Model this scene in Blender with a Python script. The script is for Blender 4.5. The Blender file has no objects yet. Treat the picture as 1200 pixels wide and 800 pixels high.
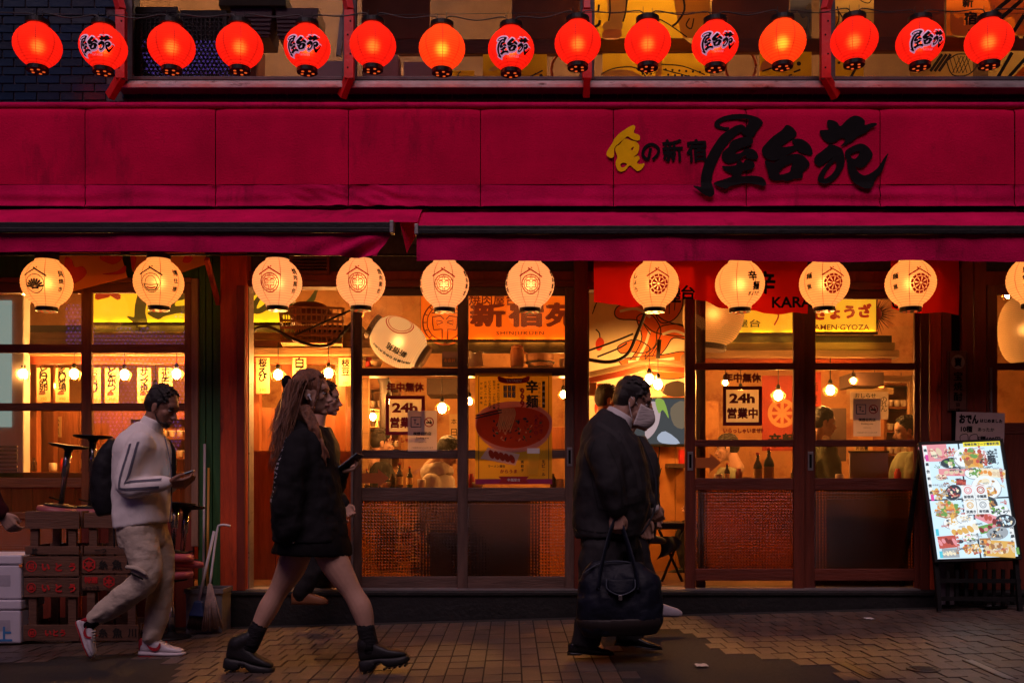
import bpy, bmesh, math, random
from mathutils import Vector, Matrix, noise
PI = math.pi
R = random.Random(7)
sc = bpy.context.scene
COL = sc.collection

# ------------------------------------------------------------------ camera
F = 1167.0                    # focal length in photograph pixels (35 mm lens, 1200 px wide)
CAMY, CAMZ = -7.63, 1.0       # eye point: 7.6 m from the shop front, one metre above the road
cd = bpy.data.cameras.new("camera")
cd.sensor_width = 36.0
cd.lens = F / 1200 * 36
cd.shift_y = (565 - 400) / 1200
cd.clip_start, cd.clip_end = 0.05, 400
cam = bpy.data.objects.new("camera", cd)
COL.objects.link(cam)
cam.location = (0, CAMY, CAMZ)
cam.rotation_euler = (PI / 2, 0, 0)
sc.camera = cam

def S(Y):
    return F / (Y - CAMY)
def P(px, py, Y):
    s = S(Y)
    return Vector(((px - 600) / s, Y, CAMZ + (565 - py) / s))
def PX(px, Y): return (px - 600) / S(Y)
def PZ(py, Y): return CAMZ + (565 - py) / S(Y)
def gz(x):                    # the street rises gently to the right
    return 0.028 * (x - 0.92)

# ------------------------------------------------------------------ world, street glow, exposure
w = bpy.data.worlds.new("World"); sc.world = w; w.use_nodes = True
nt = w.node_tree; nt.nodes.clear()
sky = nt.nodes.new("ShaderNodeTexSky"); sky.sky_type = 'NISHITA'; sky.sun_disc = False
SUN_EL, SUN_AZ = 46.0, 8.0
sky.sun_elevation = math.radians(SUN_EL); sky.sun_rotation = math.radians(180 - SUN_AZ)
tint = nt.nodes.new("ShaderNodeMix"); tint.data_type = 'RGBA'; tint.blend_type = 'MULTIPLY'
tint.inputs[0].default_value = 1.0
tint.inputs[7].default_value = (1.0, 0.62, 0.9, 1)
bg = nt.nodes.new("ShaderNodeBackground"); bg.inputs[1].default_value = 0.0007
out = nt.nodes.new("ShaderNodeOutputWorld")
nt.links.new(sky.outputs[0], tint.inputs[6]); nt.links.new(tint.outputs[2], bg.inputs[0]); nt.links.new(bg.outputs[0], out.inputs[0])
sl = bpy.data.lights.new("street_glow", 'SUN'); sl.energy = 2.0; sl.angle = math.radians(50); sl.color = (1.0, 0.68, 0.78)
street_glow = bpy.data.objects.new("street_glow", sl); COL.objects.link(street_glow)  # broad lamp standing in for the glow of unseen street signs
_el, _az = math.radians(SUN_EL), math.radians(SUN_AZ)
_d = Vector((-math.sin(_az) * math.cos(_el), -math.cos(_az) * math.cos(_el), math.sin(_el)))   # towards the light
street_glow.rotation_euler = _d.to_track_quat('Z', 'Y').to_euler()
street_glow.location = (0, -6, 8)
vs = sc.view_settings
vs.view_transform = 'Standard'; vs.look = 'None'; vs.exposure = 0; vs.gamma = 1; vs.use_curve_mapping = False
cy = sc.cycles
cy.use_denoising = True
try: cy.denoiser = 'OPENIMAGEDENOISE'
except Exception: pass
cy.max_bounces = 7; cy.diffuse_bounces = 3; cy.glossy_bounces = 3; cy.transmission_bounces = 5; cy.transparent_max_bounces = 24
cy.sample_clamp_indirect = 4; cy.sample_clamp_direct = 0; cy.caustics_reflective = False; cy.caustics_refractive = False
cy.use_light_tree = True

# ------------------------------------------------------------------ materials
MATS = {}
def mat(name, col, rough=.6, var=.25, scale=6., bump=.0, metal=0., stretch=(1, 1, 1), emit=None, estr=1., spec=.4, trans=0., bscale=None, col2=None, dirt=None, coat=0.):
    """Principled material: colour broken up by object-space noise, optional relief, optional second colour for worn patches."""
    if name in MATS: return MATS[name]
    m = bpy.data.materials.new(name); m.use_nodes = True
    t = m.node_tree; N = t.nodes; L = t.links
    b = N["Principled BSDF"]
    tc = N.new("ShaderNodeTexCoord"); mp = N.new("ShaderNodeMapping"); mp.inputs['Scale'].default_value = stretch
    L.new(tc.outputs['Object'], mp.inputs[0])
    nz = N.new("ShaderNodeTexNoise"); nz.inputs['Scale'].default_value = scale; nz.inputs['Detail'].default_value = 6; nz.inputs['Roughness'].default_value = .62
    L.new(mp.outputs[0], nz.inputs['Vector'])
    rmp = N.new("ShaderNodeValToRGB")
    c = Vector(col[:3])
    lo = c * (1 - var); hi = c * (1 + var)
    if col2 is not None: lo = Vector(col2)
    rmp.color_ramp.elements[0].position = .3; rmp.color_ramp.elements[1].position = .7
    rmp.color_ramp.elements[0].color = (*lo, 1); rmp.color_ramp.elements[1].color = (*hi, 1)
    L.new(nz.outputs['Fac'], rmp.inputs[0])
    src = rmp.outputs[0]
    if dirt is not None:        # stains and wear with a shape of their own
        n2 = N.new("ShaderNodeTexNoise"); n2.inputs['Scale'].default_value = dirt[1]; n2.inputs['Detail'].default_value = 8; n2.inputs['Roughness'].default_value = .7
        mp2 = N.new("ShaderNodeMapping"); mp2.inputs['Location'].default_value = (3.1, 1.7, 9.2); mp2.inputs['Scale'].default_value = dirt[3] if len(dirt) > 3 else (1, 1, 1)
        L.new(tc.outputs['Object'], mp2.inputs[0]); L.new(mp2.outputs[0], n2.inputs['Vector'])
        r2 = N.new("ShaderNodeValToRGB"); r2.color_ramp.elements[0].position = dirt[2]; r2.color_ramp.elements[1].position = min(1, dirt[2] + .13)
        L.new(n2.outputs['Fac'], r2.inputs[0])
        mx = N.new("ShaderNodeMix"); mx.data_type = 'RGBA'
        L.new(r2.outputs[0], mx.inputs[0]); L.new(src, mx.inputs[6]); mx.inputs[7].default_value = (*dirt[0], 1)
        src = mx.outputs[2]
    L.new(src, b.inputs['Base Color'])
    b.inputs['Roughness'].default_value = rough; b.inputs['Metallic'].default_value = metal
    b.inputs['Specular IOR Level'].default_value = spec; b.inputs['Transmission Weight'].default_value = trans
    b.inputs['Coat Weight'].default_value = coat
    if bump:
        bp = N.new("ShaderNodeBump"); bp.inputs['Strength'].default_value = bump; bp.inputs['Distance'].default_value = .02
        n3 = N.new("ShaderNodeTexNoise"); n3.inputs['Scale'].default_value = bscale or scale * 4; n3.inputs['Detail'].default_value = 4
        L.new(mp.outputs[0], n3.inputs['Vector']); L.new(n3.outputs['Fac'], bp.inputs['Height']); L.new(bp.outputs[0], b.inputs['Normal'])
    if emit is not None:
        b.inputs['Emission Color'].default_value = (*emit, 1); b.inputs['Emission Strength'].default_value = estr
    MATS[name] = m
    return m

def emis(name, col, strength):
    if name in MATS: return MATS[name]
    m = bpy.data.materials.new(name); m.use_nodes = True
    t = m.node_tree; t.nodes.clear()
    e = t.nodes.new("ShaderNodeEmission"); e.inputs[0].default_value = (*col, 1); e.inputs[1].default_value = strength
    o = t.nodes.new("ShaderNodeOutputMaterial"); t.links.new(e.outputs[0], o.inputs[0])
    MATS[name] = m
    return m

def paper(name, col, strength, thru=.25, rough=.45, body=None, pitch=.0155):
    """Lit lantern paper over fine bamboo hoops: the skin glows a little by itself, and most of the lamp inside shows through as a soft bright middle."""
    m = bpy.data.materials.new(name); m.use_nodes = True
    t = m.node_tree; N = t.nodes; L = t.links; N.clear()
    e = N.new("ShaderNodeEmission"); e.inputs[1].default_value = strength
    tc = N.new("ShaderNodeTexCoord"); nz = N.new("ShaderNodeTexNoise"); nz.inputs['Scale'].default_value = 11; nz.inputs['Detail'].default_value = 5
    mp = N.new("ShaderNodeMapping"); mp.inputs['Scale'].default_value = (1, 1, 3)
    L.new(tc.outputs['Object'], mp.inputs[0]); L.new(mp.outputs[0], nz.inputs['Vector'])
    r = N.new("ShaderNodeValToRGB"); c = Vector(col)
    r.color_ramp.elements[0].color = (*(c * .8), 1); r.color_ramp.elements[1].color = (*(c * 1.15), 1)
    L.new(nz.outputs['Fac'], r.inputs[0])
    sx = N.new("ShaderNodeSeparateXYZ"); L.new(tc.outputs['Object'], sx.inputs[0])
    k = N.new("ShaderNodeMath"); k.operation = 'MULTIPLY'; k.inputs[1].default_value = 2 * PI / pitch; L.new(sx.outputs[2], k.inputs[0])
    w_ = N.new("ShaderNodeMath"); w_.operation = 'SINE'; L.new(k.outputs[0], w_.inputs[0])
    q = N.new("ShaderNodeMapRange"); q.inputs[1].default_value = -1; q.inputs[2].default_value = .2; q.inputs[3].default_value = .62; q.inputs[4].default_value = 1; L.new(w_.outputs[0], q.inputs[0])
    def hooped(col_socket=None, colour=None):
        x = N.new("ShaderNodeMix"); x.data_type = 'RGBA'; x.blend_type = 'MULTIPLY'; x.inputs[0].default_value = 1
        if col_socket: L.new(col_socket, x.inputs[6])
        else: x.inputs[6].default_value = (*colour, 1)
        L.new(q.outputs[0], x.inputs[7]); return x.outputs[2]
    L.new(hooped(r.outputs[0]), e.inputs[0])
    df = N.new("ShaderNodeBsdfDiffuse"); df.inputs[0].default_value = (*(body or col), 1)
    rf = N.new("ShaderNodeBsdfRefraction"); L.new(hooped(None, body or col), rf.inputs['Color']); rf.inputs['Roughness'].default_value = rough; rf.inputs['IOR'].default_value = 1.38
    mx = N.new("ShaderNodeMixShader"); mx.inputs[0].default_value = thru
    ad = N.new("ShaderNodeAddShader"); o = N.new("ShaderNodeOutputMaterial")
    L.new(df.outputs[0], mx.inputs[1]); L.new(rf.outputs[0], mx.inputs[2])
    L.new(mx.outputs[0], ad.inputs[0]); L.new(e.outputs[0], ad.inputs[1]); L.new(ad.outputs[0], o.inputs[0])
    MATS[name] = m
    return m

def translucent_print(name, col, share=.5):
    """thin sheet or cloth: takes light from both sides"""
    m = bpy.data.materials.new(name); m.use_nodes = True; t = m.node_tree; N = t.nodes; L = t.links; N.clear()
    tc = N.new("ShaderNodeTexCoord"); nz = N.new("ShaderNodeTexNoise"); nz.inputs['Scale'].default_value = 5; nz.inputs['Detail'].default_value = 5; L.new(tc.outputs['Object'], nz.inputs[0])
    r = N.new("ShaderNodeValToRGB"); c = Vector(col); r.color_ramp.elements[0].color = (*(c * .85), 1); r.color_ramp.elements[1].color = (*(c * 1.1), 1); L.new(nz.outputs['Fac'], r.inputs[0])
    d = N.new("ShaderNodeBsdfDiffuse"); q = N.new("ShaderNodeBsdfTranslucent"); L.new(r.outputs[0], d.inputs[0]); L.new(r.outputs[0], q.inputs[0])
    mx = N.new("ShaderNodeMixShader"); mx.inputs[0].default_value = share; L.new(d.outputs[0], mx.inputs[1]); L.new(q.outputs[0], mx.inputs[2])
    o = N.new("ShaderNodeOutputMaterial"); L.new(mx.outputs[0], o.inputs[0]); MATS[name] = m; m['sheet'] = 1
    return m

def glass(name, tint=(1, 1, 1), smear=.04):
    m = bpy.data.materials.new(name); m.use_nodes = True
    t = m.node_tree; N = t.nodes; L = t.links; N.clear()
    tr = N.new("ShaderNodeBsdfTransparent"); tr.inputs[0].default_value = (*tint, 1)
    gl = N.new("ShaderNodeBsdfGlossy"); gl.inputs['Roughness'].default_value = .015
    df = N.new("ShaderNodeBsdfTranslucent"); df.inputs[0].default_value = (.9, .9, .9, 1)
    fr = N.new("ShaderNodeFresnel"); fr.inputs[0].default_value = 1.45
    tc = N.new("ShaderNodeTexCoord"); nz = N.new("ShaderNodeTexNoise"); nz.inputs['Scale'].default_value = 5; nz.inputs['Detail'].default_value = 8; nz.inputs['Roughness'].default_value = .7
    L.new(tc.outputs['Object'], nz.inputs['Vector'])
    ma = N.new("ShaderNodeMath"); ma.operation = 'MULTIPLY'; ma.inputs[1].default_value = smear * 2; L.new(nz.outputs['Fac'], ma.inputs[0])
    m1 = N.new("ShaderNodeMixShader"); L.new(fr.outputs[0], m1.inputs[0]); L.new(tr.outputs[0], m1.inputs[1]); L.new(gl.outputs[0], m1.inputs[2])
    m2 = N.new("ShaderNodeMixShader"); L.new(ma.outputs[0], m2.inputs[0]); L.new(m1.outputs[0], m2.inputs[1]); L.new(df.outputs[0], m2.inputs[2])
    o = N.new("ShaderNodeOutputMaterial"); L.new(m2.outputs[0], o.inputs[0])
    MATS[name] = m
    return m

def rippled_glass(name, tint=(.84, .64, .42), rough=.12):
    """Figured privacy glass; its diamond relief is real geometry (see relief_pane)"""
    m = bpy.data.materials.new(name); m.use_nodes = True
    t = m.node_tree; N = t.nodes; L = t.links; N.clear()
    rf = N.new("ShaderNodeBsdfRefraction"); rf.inputs['Color'].default_value = (*tint, 1); rf.inputs['Roughness'].default_value = rough; rf.inputs['IOR'].default_value = 1.45
    gl = N.new("ShaderNodeBsdfGlossy"); gl.inputs['Roughness'].default_value = .12
    df = N.new("ShaderNodeBsdfTranslucent"); df.inputs[0].default_value = (.62, .36, .16, 1)
    m1 = N.new("ShaderNodeMixShader"); m1.inputs[0].default_value = .015; L.new(rf.outputs[0], m1.inputs[1]); L.new(gl.outputs[0], m1.inputs[2])
    m2 = N.new("ShaderNodeMixShader"); m2.inputs[0].default_value = .08; L.new(m1.outputs[0], m2.inputs[1]); L.new(df.outputs[0], m2.inputs[2])
    o = N.new("ShaderNodeOutputMaterial"); L.new(m2.outputs[0], o.inputs[0])
    MATS[name] = m
    return m

# ------------------------------------------------------------------ geometry
def catmull(pts, n=4, closed=False):
    pts = [Vector(p) for p in pts]; k = len(pts)
    if k < 3: return pts
    out = []
    for i in range(k if closed else k - 1):
        if closed: a, b, c, d = pts[(i - 1) % k], pts[i], pts[(i + 1) % k], pts[(i + 2) % k]
        else: a, b, c, d = pts[max(i - 1, 0)], pts[i], pts[i + 1], pts[min(i + 2, k - 1)]
        for j in range(n):
            t = j / n
            out.append(.5 * ((2 * b) + (c - a) * t + (2 * a - 5 * b + 4 * c - d) * t * t + (3 * b - a - 3 * c + d) * t ** 3))
    if not closed: out.append(pts[-1])
    return out

class MB:
    """Collects shapes; build() links them as ONE mesh object."""
    def __init__(s): s.v = []; s.f = []; s.sm = []
    def add(s, vs, fs, smooth=False):
        o = len(s.v)
        s.v += [Vector(v) for v in vs]
        s.f += [tuple(i + o for i in f) for f in fs]; s.sm += [smooth] * len(fs)
        return s
    def box(s, x0, x1, y0, y1, z0, z1):
        v = [(x, y, z) for z in (z0, z1) for y in (y0, y1) for x in (x0, x1)]
        return s.add(v, [(0, 2, 3, 1), (4, 5, 7, 6), (0, 1, 5, 4), (2, 6, 7, 3), (0, 4, 6, 2), (1, 3, 7, 5)])
    def obox(s, M, sx, sy, sz):
        v = [M @ Vector((x * sx / 2, y * sy / 2, z * sz / 2)) for z in (-1, 1) for y in (-1, 1) for x in (-1, 1)]
        return s.add(v, [(0, 2, 3, 1), (4, 5, 7, 6), (0, 1, 5, 4), (2, 6, 7, 3), (0, 4, 6, 2), (1, 3, 7, 5)])
    def bar(s, a, b, wx, wy, up=(0, 0, 1)):
        a, b = Vector(a), Vector(b); d = b - a
        q = d.to_track_quat('Z', 'Y') if abs(d.normalized().z) < .999 else Matrix.Identity(3).to_quaternion()
        M = Matrix.Translation((a + b) / 2) @ q.to_matrix().to_4x4()
        return s.obox(M, wx, wy, d.length)
    def tube(s, pts, r, n=8, caps=True, smooth=True):
        pts = [Vector(p) for p in pts]; k = len(pts)
        rs = r if isinstance(r, (list, tuple)) else [r] * k
        T = [(pts[min(i + 1, k - 1)] - pts[max(i - 1, 0)]).normalized() for i in range(k)]
        u = T[0].orthogonal().normalized(); vs = []
        for i in range(k):
            u = (u - T[i] * u.dot(T[i]))
            u = u.normalized() if u.length > 1e-6 else T[i].orthogonal().normalized()
            w_ = T[i].cross(u)
            ri = rs[i]; ra, rb = ri if isinstance(ri, (list, tuple)) else (ri, ri)
            vs += [pts[i] + u * (math.cos(2 * PI * j / n) * ra) + w_ * (math.sin(2 * PI * j / n) * rb) for j in range(n)]
        fs = [(i * n + j, i * n + (j + 1) % n, (i + 1) * n + (j + 1) % n, (i + 1) * n + j) for i in range(k - 1) for j in range(n)]
        s.add(vs, fs, smooth)
        if caps:
            o = len(s.v) - len(vs)
            s.f += [tuple(o + j for j in reversed(range(n))), tuple(o + (k - 1) * n + j for j in range(n))]; s.sm += [False, False]
        return s
    def lathe(s, prof, n=20, M=None, smooth=True, caps=True):
        M = M or Matrix.Identity(4); k = len(prof)
        vs = [M @ Vector((r * math.cos(2 * PI * j / n), r * math.sin(2 * PI * j / n), z)) for r, z in prof for j in range(n)]
        fs = [(i * n + j, i * n + (j + 1) % n, (i + 1) * n + (j + 1) % n, (i + 1) * n + j) for i in range(k - 1) for j in range(n)]
        s.add(vs, fs, smooth)
        if caps:
            o = len(s.v) - len(vs)
            s.f += [tuple(o + j for j in reversed(range(n))), tuple(o + (k - 1) * n + j for j in range(n))]; s.sm += [False, False]
        return s
    def ball(s, c, r, n=12, m=8):
        rx, ry, rz = r if isinstance(r, (tuple, list)) else (r, r, r)
        c = Vector(c); vs = [c + Vector((0, 0, -rz))]
        for i in range(1, m):
            t = PI * i / m - PI / 2
            vs += [c + Vector((rx * math.cos(t) * math.cos(2 * PI * j / n), ry * math.cos(t) * math.sin(2 * PI * j / n), rz * math.sin(t))) for j in range(n)]
        vs.append(c + Vector((0, 0, rz))); top = len(vs) - 1
        fs = [(0, 1 + (j + 1) % n, 1 + j) for j in range(n)]
        fs += [(1 + i * n + j, 1 + i * n + (j + 1) % n, 1 + (i + 1) * n + (j + 1) % n, 1 + (i + 1) * n + j) for i in range(m - 2) for j in range(n)]
        fs += [(1 + (m - 2) * n + j, 1 + (m - 2) * n + (j + 1) % n, top) for j in range(n)]
        return s.add(vs, fs, True)
    def prism(s, poly, y0, y1):
        """poly = (x, z) points, counter-clockwise seen from the street; pushed from y0 back to y1."""
        n = len(poly)
        s.add([(x, y0, z) for x, z in poly] + [(x, y1, z) for x, z in poly],
              [tuple(range(n)), tuple(range(2 * n - 1, n - 1, -1))] + [(i, i + n, (i + 1) % n + n, (i + 1) % n) for i in range(n)])
        return s
    def sheet(s, fn, nu, nv, smooth=True, thick=0):
        vs = [fn(i / nu, j / nv) for j in range(nv + 1) for i in range(nu + 1)]
        fs = [(j * (nu + 1) + i, j * (nu + 1) + i + 1, (j + 1) * (nu + 1) + i + 1, (j + 1) * (nu + 1) + i) for j in range(nv) for i in range(nu)]
        return s.add(vs, fs, smooth)
    def xf(s, M):
        s.v = [M @ v for v in s.v]; return s
    def mesh(s, name, m):
        me = bpy.data.meshes.new(name)
        me.from_pydata([tuple(v) for v in s.v], [], s.f)
        me.polygons.foreach_set("use_smooth", s.sm)
        me.materials.append(m); me.update()
        return me
    def build(s, name, m, parent=None, bev=0, loc=None, solid=0):
        """loc: world origin for a top-level mesh; with a parent the coordinates given are world coordinates too."""
        org = WL.get(parent.name, Vector()) if parent else Vector(loc or (0, 0, 0))
        if org.length > 0: s.v = [v - org for v in s.v]
        o = bpy.data.objects.new(name, s.mesh(name, m)); COL.objects.link(o)
        if parent: o.parent = parent; WL[o.name] = org
        else: o.location = org; WL[o.name] = org
        if solid:
            q = o.modifiers.new("thick", 'SOLIDIFY'); q.thickness = solid; q.offset = 0
        if bev:
            q = o.modifiers.new("edge", 'BEVEL'); q.width = bev; q.segments = 2; q.limit_method = 'ANGLE'; q.angle_limit = .7
        return o

def relief_pane(m, x0, x1, y0, y1, z0, z1, p=.024, h=.0049):
    """sheet of glass whose street face is a lattice of little pyramids, set diagonally"""
    nx, nz = max(2, round((x1 - x0) / p)), max(2, round((z1 - z0) / p * 1.0)); dx, dz = (x1 - x0) / nx, (z1 - z0) / nz
    vs, fs = [], []
    for j in range(nz + 1):
        for i in range(nx + 1): vs.append((x0 + i * dx, y0, z0 + j * dz))
    o = len(vs)
    for j in range(nz):
        for i in range(nx):
            k = len(vs); vs.append((x0 + (i + .5) * dx, y0 - h, z0 + (j + .5) * dz)); a = j * (nx + 1) + i; b = a + 1; c = a + nx + 2; d = a + nx + 1
            fs += [(a, b, k), (b, c, k), (c, d, k), (d, a, k)]
    k = len(vs); vs += [(x0, y1, z0), (x1, y1, z0), (x1, y1, z1), (x0, y1, z1)]; fs.append((k + 3, k + 2, k + 1, k))
    m.add(vs, fs)
    return m

WL = {}
def tag(o, label=None, cat=None, group=None, kind=None):
    if label: o['label'] = label
    if cat: o['category'] = cat
    if group: o['group'] = group
    if kind: o['kind'] = kind
    return o
def thing(name, label, cat, loc=(0, 0, 0), group=None):
    o = bpy.data.objects.new(name, None); COL.objects.link(o)
    o.location = loc; WL[o.name] = Vector(loc); o.empty_display_size = .1
    return tag(o, label, cat, group)
def struct(name, mb, m, bev=0):
    return tag(mb.build(name, m, bev=bev), kind='structure')
def dup(root, loc, label=None, rotz=0):
    """a copy of a thing with copies of its parts and sub-parts (mesh data shared)"""
    r = root.copy(); COL.objects.link(r); r.location = loc; r.rotation_euler = (0, 0, rotz); WL[r.name] = Vector(loc)
    if label: r['label'] = label
    for ch in KIDS(root):
        c = ch.copy(); COL.objects.link(c); c.parent = r; WL[c.name] = Vector(loc)
        for g in KIDS(ch):
            d = g.copy(); COL.objects.link(d); d.parent = c; WL[d.name] = Vector(loc)
    return r
def KIDS(o): return [c for c in COL.objects if c.parent == o]

def jig(pts, a, seed=0):
    return [Vector(p) + Vector((noise.noise(Vector((i * .7, seed, 0))), noise.noise(Vector((i * .7, seed, 5))), noise.noise(Vector((i * .7, seed, 9))))) * a for i, p in enumerate(pts)]

# flat shapes (lettering, emblems, print): filled 2-D outlines turned into mesh and laid on a surface
_tx = {}
def _curve_mesh(cu):
    o = bpy.data.objects.new("t", cu)
    me = o.to_mesh()
    vs = [v.co.copy() for v in me.vertices]; fs = [tuple(p.vertices) for p in me.polygons]
    o.to_mesh_clear(); bpy.data.objects.remove(o)
    return vs, fs
def text_geo(body, bold=0., res=2, spacing=1., line=1.):
    """mesh of a word at size 1, centred on its own box: (verts, faces, width, height)"""
    k = (body, bold, res, spacing, line)
    if k not in _tx and bold > 0 and any(ord(c) > 0x2000 for c in body):
        vs, fs, w_, h_ = text_geo(body, 0., res, spacing, line); V, Fc = [], []      # heavy characters: the outline laid over itself, shifted
        for i, (dx, dy) in enumerate(((0, 0), (1, .6), (-1, .6), (1, -.6), (-1, -.6), (0, 1), (0, -1))):
            o = len(V); V += [v + Vector((dx * bold, dy * bold, i * .00012)) for v in vs]; Fc += [tuple(j + o for j in f) for f in fs]
        _tx[k] = (V, Fc, w_ + 2 * bold, h_ + 2 * bold)
    if k not in _tx:
        cu = bpy.data.curves.new("t", 'FONT'); cu.body = body; cu.size = 1; cu.offset = bold; cu.resolution_u = res
        cu.space_character = spacing; cu.space_line = line; cu.align_x = 'CENTER'; cu.fill_mode = 'FRONT'
        vs, fs = _curve_mesh(cu); bpy.data.curves.remove(cu)
        if vs:
            x0, x1 = min(v.x for v in vs), max(v.x for v in vs); y0, y1 = min(v.y for v in vs), max(v.y for v in vs)
            c = Vector(((x0 + x1) / 2, (y0 + y1) / 2, 0)); vs = [v - c for v in vs]
        else: x0 = x1 = y0 = y1 = 0
        _tx[k] = (vs, fs, x1 - x0, y1 - y0)
    return _tx[k]
def shape_geo(splines, smooth=3):
    """fill closed outlines (inner ones are holes); points are (x, y)"""
    cu = bpy.data.curves.new("s", 'CURVE'); cu.dimensions = '2D'; cu.fill_mode = 'FRONT'
    for pts in splines:
        p = catmull([Vector((a, b, 0)) for a, b in pts], smooth, True) if smooth > 1 else [Vector((a, b, 0)) for a, b in pts]
        sp = cu.splines.new('POLY'); sp.points.add(len(p) - 1); sp.use_cyclic_u = True
        for q, c in zip(sp.points, p): q.co = (c.x, c.y, 0, 1)
    r = _curve_mesh(cu); bpy.data.curves.remove(cu)
    return r
def circ(x, y, r, n=28, ry=None):
    return [(x + r * math.cos(2 * PI * i / n), y + (ry or r) * math.sin(2 * PI * i / n)) for i in range(n)]
def subdiv(vs, fs, L):
    bm = bmesh.new(); bv = [bm.verts.new(v) for v in vs]
    for f in fs:
        try: bm.faces.new([bv[i] for i in f])
        except ValueError: pass
    for _ in range(4):
        bmesh.ops.triangulate(bm, faces=bm.faces[:])
        ed = [e for e in bm.edges if e.calc_length() > L]
        if not ed: break
        bmesh.ops.subdivide_edges(bm, edges=ed, cuts=1)
    bmesh.ops.triangulate(bm, faces=bm.faces[:])
    bm.verts.index_update()
    r = [v.co.copy() for v in bm.verts], [tuple(v.index for v in f.verts) for f in bm.faces]
    bm.free(); return r

class Flat:
    """Print laid on a plane: origin O (centre), right vector U, up vector V, metres; n pushes it off the surface."""
    def __init__(s, O, U=(1, 0, 0), V=(0, 0, 1), lift=.0025):
        s.O, s.U, s.V = Vector(O), Vector(U).normalized(), Vector(V).normalized(); s.N = s.U.cross(s.V).normalized(); s.lift = lift; s.k = 0
    def put(s, mb, vs, fs, x, y, kx=1., ky=None, rot=0, lift=0):
        ky = kx if ky is None else ky; c, q = math.cos(rot), math.sin(rot); s.k += 1
        l = s.lift + lift + s.k * .00004
        mb.add([s.O + s.U * (x + (v.x * kx * c - v.y * ky * q)) + s.V * (y + (v.x * kx * q + v.y * ky * c)) + s.N * (l + v.z) for v in vs], fs)
    def text(s, mb, body, x, y, h=None, w=None, bold=0., rot=0, lift=0, spacing=1., line=1.):
        vs, fs, tw, th = text_geo(body, bold, 2, spacing, line)
        if not vs: return
        if h and w: kx, ky = w / tw, h / th
        elif h: kx = ky = h / th
        else: kx = ky = w / tw
        s.put(mb, vs, fs, x, y, kx, ky, rot, lift)
    def vtext(s, mb, body, x, y, h, ch=None, bold=0., lift=0):
        """characters one under the other, filling height h centred on y"""
        n = len(body); st = h / n; ch = ch or st * .86
        for i, c in enumerate(body):
            s.text(mb, c, x, y + h / 2 - st * (i + .5), h=None, w=ch if c not in "ー|・い" else ch * .5, bold=bold, lift=lift)
    def rect(s, mb, x, y, w, h, lift=0, rot=0):
        s.put(mb, [Vector((-w / 2, -h / 2, 0)), Vector((w / 2, -h / 2, 0)), Vector((w / 2, h / 2, 0)), Vector((-w / 2, h / 2, 0))], [(0, 1, 2, 3)], x, y, rot=rot, lift=lift)
    def shape(s, mb, splines, x, y, k=1., smooth=3, rot=0, lift=0, ky=None):
        vs, fs = shape_geo(splines, smooth); s.put(mb, vs, fs, x, y, k, ky, rot, lift)
    def disc(s, mb, x, y, r, ry=None, n=20, lift=0, rot=0):
        s.put(mb, [Vector((a, b, 0)) for a, b in circ(0, 0, r, n, ry)], [tuple(range(n))], x, y, rot=rot, lift=lift)
    def ring(s, mb, x, y, r, t, n=32, lift=0):
        vs = [Vector((a, b, 0)) for a, b in circ(0, 0, r, n)] + [Vector((a, b, 0)) for a, b in circ(0, 0, r - t, n)]
        s.put(mb, vs, [(i, (i + 1) % n, (i + 1) % n + n, i + n) for i in range(n)], x, y, lift=lift)
    def line(s, mb, pts, t, lift=0, smooth=1):
        p = catmull([Vector((a, b, 0)) for a, b in pts], smooth) if smooth > 1 else [Vector((a, b, 0)) for a, b in pts]
        k = len(p); vs = []
        for i in range(k):
            d = (p[min(i + 1, k - 1)] - p[max(i - 1, 0)]); d = d.normalized() if d.length else Vector((1, 0, 0)); nn = Vector((-d.y, d.x, 0)) * t / 2
            vs += [p[i] + nn, p[i] - nn]
        s.put(mb, vs, [(2 * i, 2 * i + 1, 2 * i + 3, 2 * i + 2) for i in range(k - 1)], 0, 0, lift=lift)
# ================================================================== materials of the place
M_asph = mat("asphalt", (.026, .025, .026), .75, .35, 40, .5, bscale=260)
M_mortar = mat("mortar", (.02, .018, .017), .9, .3, 30)
M_paver = [mat("paver_%d" % i, c, .34, .3, 5, .35, bscale=120, dirt=((.035, .03, .028), 3.0, .56)) for i, c in enumerate([(.105, .076, .064), (.122, .086, .070), (.088, .068, .060), (.114, .080, .062)])]
M_tile = mat("glazed_tile", (.006, .018, .042), .22, .35, 4, .12, spec=.25, bscale=8)
M_tile2 = mat("glazed_tile_dark", (.005, .011, .026), .26, .35, 4, .12, spec=.25, bscale=8)
M_grout = mat("grout", (.06, .045, .055), .9, .3, 30)
M_cloth = mat("crimson_canvas", (.56, .002, .050), .9, .2, 2.2, .35, bscale=90, spec=.08, dirt=((.36, .003, .038), 2.2, .56, (2.0, 1, .6)))
M_cloth2 = mat("crimson_canvas_worn", (.56, .004, .080), .9, .25, 3, .35, bscale=90, spec=.08, dirt=((.32, .005, .05), 3.2, .56, (2.0, 1, .6)))
M_black = mat("black_steel", (.008, .0075, .008), .5, .4, 12, .2, dirt=((.06, .055, .05), 14, .70), spec=.25)
M_blackp = mat("black_plastic", (.012, .012, .012), .35, .3, 10)
M_alu = mat("dull_aluminium", (.30, .27, .27), .45, .2, 8, .15, metal=.6, dirt=((.06, .03, .025), 7, .58, (1, 1, 3)))
M_redsteel = mat("red_steel", (.52, .018, .02), .45, .2, 8, .15, dirt=((.18, .02, .02), 9, .62))
M_wood = mat("weathered_wood", (.105, .056, .042), .6, .35, 7, .3, stretch=(3, 3, .5), dirt=((.11, .085, .085), 6, .60, (2, 2, .5)))
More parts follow.
